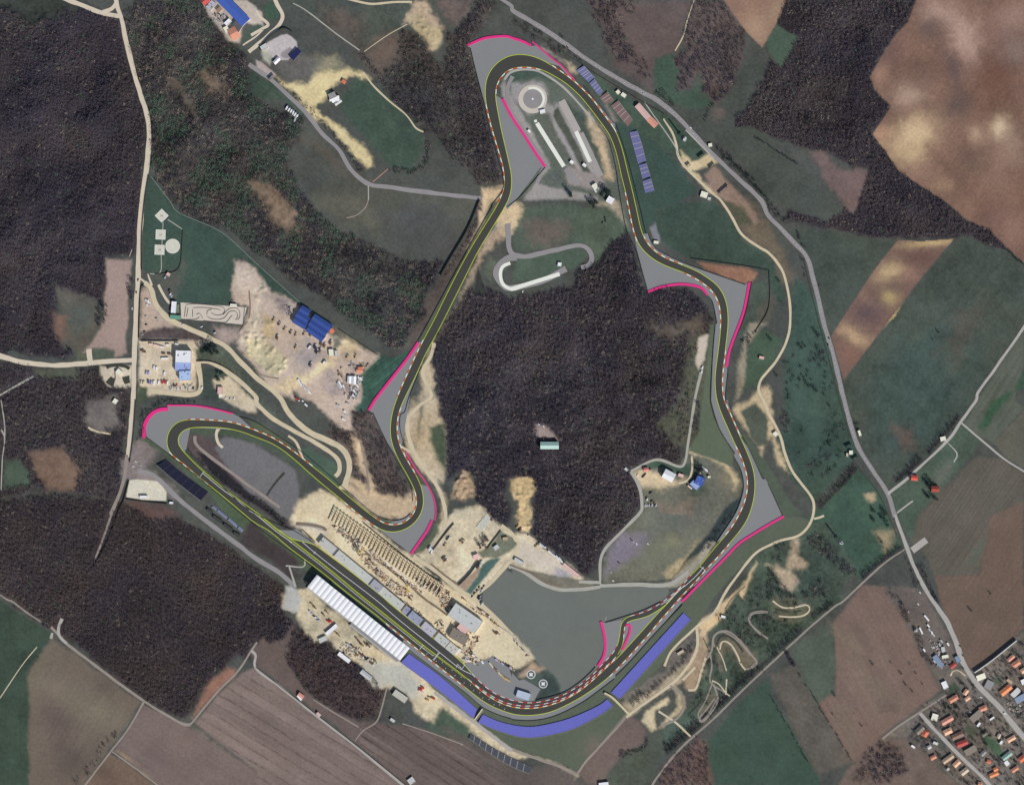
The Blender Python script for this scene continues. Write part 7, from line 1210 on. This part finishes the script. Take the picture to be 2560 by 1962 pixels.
for i, s in enumerate(('875,660','555,920','1115,740','1155,835','1210,890','785,1180','1700,210','1865,70','1240,740','1295,830','1190,660','1030,650','540,1080')): x, y = P('33 '+s)[0]; tree(x, y, 'dark', [.95,.95,.8,.8,.6,.7,.9,.7,.6,.6,.55,.5,.5][i], 'dark round bush standing alone on the brown field', 'lone bushes on the brown field')
belt('30 640,1660 740,1560 850,1370 960,1260', 9, 6, 'dark trees dotted along the south-western field lane', 451, .7, 6, .45); row('30 130,190 240,260 330,320 400,360', 6, 'bare', .8, 'bare tree on the western lane above the green field', 'trees on the western lane', 1.5)
row('02 1770,1310 1880,1400 1990,1500 2080,1600 2140,1670', 6.5, 'dark', .8, 'dark tree on the verge of the country road near the wood', 'trees on the country road verge', 3); row('13 290,480 300,560 315,660', 6, 'dark', .6, 'dark bush between path and country road', 'bushes beside the country road bend', 1); row('13 240,280 300,380 340,480', 8, 'bare', .7, 'thin tree on the outer verge of the country road', 'trees on the outer road verge', 2)
row('Q 1370,110 1500,170 1600,240 1700,310 1850,400 1980,490 2120,590', 7, 'dark', .6, 'small dark bush in the line across the pale meadow', 'bush line across the pale meadow', 1); row('13 1980,410 2050,460 2140,540', 7, 'dark', .8, 'dark tree along the foot of the big brown field', 'trees at the foot of the brown field', 1.5)
row('02 1620,1010 1660,900 1690,870', 6, 'dark', .6, 'dark bush in the short line in the meadow', 'short bush line in the meadow', 1); row('02 100,130 250,230 400,330', 9, 'dark', .7, 'dark tree between country road and hairpin', 'trees between road and hairpin', 3)
for s, k, sc, lb, g in (('13 1430,1110','dark',.8,'round bush in the middle of the big green field','bushes of the big green field'),('13 1380,1170','dark',.5,'small bush beside the round one in the green field','bushes of the big green field'),('13 90,680','dark',.9,'dark bush inside the bend of the winding path','bushes by the winding path'),('13 400,1110','dark',1.2,'dark bush group near the country road','bushes by the winding path'),('13 420,1140','dark',1.0,'dark bush group near the country road','bushes by the winding path'),('13 280,1240','dark',1.2,'dark bush between path and road','bushes by the winding path'),('13 310,1230','dark',.9,'dark bush between path and road','bushes by the winding path'),('13 20,1170','dark',1.2,'dark bush at the foot of the winding path','bushes by the winding path'),('13 70,1470','dark',1.0,'dark bush in the lower eastern meadow','bushes in the lower eastern meadow'),('13 300,1490','dark',.9,'dark bush in the lower eastern meadow','bushes in the lower eastern meadow'),('13 340,1560','dark',1.3,'dark bush in the lower eastern meadow','bushes in the lower eastern meadow'),('13 400,1600','dark',1.3,'dark bush in the lower eastern meadow','bushes in the lower eastern meadow'),('23 520,380','dark',.9,'lone dark bush in the green meadow','bushes in the green meadow'),('23 515,50','dark',.8,'lone dark bush high in the green meadow','bushes in the green meadow'),('23 950,1185','dark',1.1,'dark round bush on the bare sandy patch','bushes by the sandy patch')):
    x, y = P(s)[0]; tree(x, y, k, sc, lb, g)
for s, n, lb, g in (('C 880,960 1000,940 1100,950 1200,990 1210,1100 1000,1070', 16, 'tall dark conifer in the grove beside the white office', 'conifer grove beside the white office'), ('C 1150,1330 1260,1320 1290,1400 1240,1450 1170,1440', 7, 'green-topped tree in the garden by the pool bank', 'garden trees by the pool bank'), ('K 1250,1580 1340,1560 1390,1640 1260,1680', 9, 'dark pine in the grove at the driving school', 'pines at the driving school'), ('K 860,1570 910,1590 900,1650 870,1640', 4, 'dark pine standing alone south of the skid strips', 'lone pines south of the skid strips'), ('23 1330,690 1400,680 1390,740 1340,760', 6, 'dark garden tree at the dark red farm house', 'farm garden trees'), ('23 1330,800 1420,820 1400,860 1340,840', 5, 'garden tree below the dark red farm house', 'farm garden trees, lower'), ('12 650,10 740,10 740,60 660,80', 6, 'dark pine beside the driving school road', 'pines beside the driving school road'),('M 1680,180 1760,160 1760,260 1690,270',4,'dark tree by the blue pavilion','trees by the blue pavilion'), ('G 880,720 1030,650 1040,800 900,890', 8, 'bare purplish tree of the clump on the building ground', 'bare clump on the building ground')):
    p = P(s); c = 0; kd = 'bare' if 'bare' in lb else ('green' if 'green' in lb else 'pine')
    while c < n:
        q = p.min(0)+(p.max(0)-p.min(0))*rng.random(2)
        if inside(p, q[:1], q[1:])[0]: tree(*q, kd, rng.uniform(.8, 1.3), lb, g); c += 1
for s, k in (('10 1100,780','bare'),('10 1095,740','bare'),('10 1110,680','bare'),('10 840,950','dark'),('10 830,1000','dark'),('10 835,1050','dark'),('10 870,900','dark'),('10 590,1270','bare'),('10 610,1290','bare'),('10 580,1300','bare')): x, y = P(s)[0]; tree(x, y, k, 1.2, 'bare tree on the pale brown strip beside the western road', 'trees of the pale brown strip')
belt('01 1130,1400 1220,1440 1320,1440 1400,1380 1440,1290 1430,1180', 9, 5, 'dark curved hedge round the north-western green', 431, .6)
belt('01 220,1180 330,1080 400,990', 14, 8, 'dark hedge running down from the country road', 433, .6); belt('20 1175,340 1200,140 1290,50 1420,8 1640,15', 9, 4, 'dark hedge round the western hairpin', 435, .6); belt('20 1560,420 1740,580 1990,790 21 60,870 250,1040', 8, 4, 'dark hedge strip inside the start straight', 437, .5)
belt('32 900,1430 1020,1410 1100,1370 1135,1300', 9, 4, 'dark hedge curve in the brown field by the quay', 439, .6); belt('22 1930,830 1900,920 1720,1140 1600,1260', 12, 5, 'dark bushy bank inside the south-eastern bend', 441, .5, 6, .2); belt('10 1090,760 1110,840', 10, 5, 'hedge beside the pale western road', 443, .3)
belt('00 2080,820 2090,930', 16, 6, 'dark conifer clump at the slope meadow', 445, .8); belt('10 820,900 880,880 850,1060', 12, 5, 'dark thicket strip between the brown strip and the clearing', 447, .4)
belt('01 170,680 300,790 420,900 600,1080 740,1240 900,1440', 5, 2.5, 'low brown hedge along the country road', 449, 0, 5, .1)
wood('32 1700,260 1800,200 1950,60 2150,0 2150,180 33 400,100 300,200 32 2150,420 2000,640 1900,420 1760,360', 11, 5, 'scattered scrub on the rough trail ground', ('meadow','dry_grass','bare_earth'), dark=.5, thin=.45, seed=453); wood('32 1620,620 1700,560 1760,760 1800,900 1660,1000 1560,1200 1480,1100 1560,900', 11, 5, 'scattered scrub on the lower trail ground', ('meadow','dry_grass','bare_earth'), dark=.5, thin=.45, seed=455)
wood('13 20,1080 240,1060 460,1120 520,1400 600,1680 0,1680 60,1440 170,1300 190,1080', 10, 5, 'loose bushes in the eastern meadow', ('meadow','grass'), dark=.7, thin=.93, seed=457); wood('23 660,0 720,40 760,200 800,380 900,560 960,700 930,720 830,600 740,460', 9, 5, 'loose bushes on the country road verge', ('meadow','grass','ploughed_field'), dark=.5, thin=.7, seed=459); wood('13 330,480 380,560 460,850 520,1080 500,1090 430,860 360,640', 8, 5, 'loose bushes on the outer road verge', ('meadow','grass'), dark=.5, thin=.75, seed=461); wood('23 250,170 640,20 700,300 560,560 400,760 260,480', 12, 4, 'stray bushes in the long green meadow', ('meadow',), dark=.7, thin=.97, seed=463)
# gardens of the village: trees stand between the houses
p = P('33 1180,1280 1300,1010 1500,900 1580,880 1700,1000 1750,780 1830,700 2000,560 2150,470 2150,1680 1640,1680 1500,1560'); c = 0
while c < 46:
    q = p.min(0)+(p.max(0)-p.min(0))*rng.random(2)
    if inside(p, q[:1], q[1:])[0] and not at_grid(OCC, q[:1], q[1:])[0]: tree(*q, rng.choice(['dark','dark','bare','green']), rng.uniform(.7, 1.1), 'garden tree between the village houses', 'garden trees of the village'); c += 1
for s, n in (('V 730,520 880,480 900,570 740,580', 5), ('V 600,740 740,700 730,800 620,800', 5), ('V 1010,1110 1090,1060 1090,1210 1000,1190', 5)):
    p = P(s)
    for i in range(n): q = p.min(0)+(p.max(0)-p.min(0))*rng.random(2); tree(*q, 'pine', .8, 'dense dark conifer in a village garden', 'conifers of the village gardens')
wood(P('33 1180,1280 1300,1010 1500,900 1580,880 1700,1000 1750,780 1830,700 2000,560 2150,470 2150,1680 1640,1680 1500,1560'), 7, 5, 'bare shrubs and hedges between the village houses', ('village_ground','dry_grass'), dark=.5, thin=.62, rmul=.5, seed=419)
print('TREES', NT[0], 'WOOD', sum(len(a[0]) for a in OCC_T))
# ---------- light, sky, camera
sc = bpy.context.scene
w = bpy.data.worlds.new('World'); sc.world = w; w.use_nodes = True
nt = w.node_tree; bg = nt.nodes['Background']; sky = nt.nodes.new('ShaderNodeTexSky'); sky.sky_type = 'NISHITA'; sky.sun_disc = False
EL, AZ = math.radians(37), math.radians(143)          # sun in the south-south-east
sky.sun_elevation = EL; sky.sun_rotation = AZ
bg.inputs['Strength'].default_value = 0.08
nt.links.new(sky.outputs['Color'], bg.inputs['Color'])
L = bpy.data.lights.new('sun', 'SUN'); L.energy = 3.6; L.angle = math.radians(.5); L.color = (1, .965, .915)
so = bpy.data.objects.new('sun', L); COL.objects.link(so)
d = Vector((math.sin(AZ)*math.cos(EL), math.cos(AZ)*math.cos(EL), math.sin(EL)))
so.rotation_euler = d.to_track_quat('Z', 'Y').to_euler(); so.location = d*3000
cam = bpy.data.cameras.new('camera'); co = bpy.data.objects.new('camera', cam); COL.objects.link(co); sc.camera = co
HT = 4200.0
co.location = (0, 0, HT); co.rotation_euler = (0, 0, 0)
cam.sensor_fit = 'HORIZONTAL'; cam.sensor_width = 36; cam.lens = 36*HT/(2560*S); cam.clip_start = 10; cam.clip_end = 60000
vs = sc.view_settings; vs.view_transform = 'Standard'; vs.look = 'None'; vs.exposure = 0; vs.gamma = 1
sc.cycles.max_bounces = 4; sc.cycles.use_denoising = False
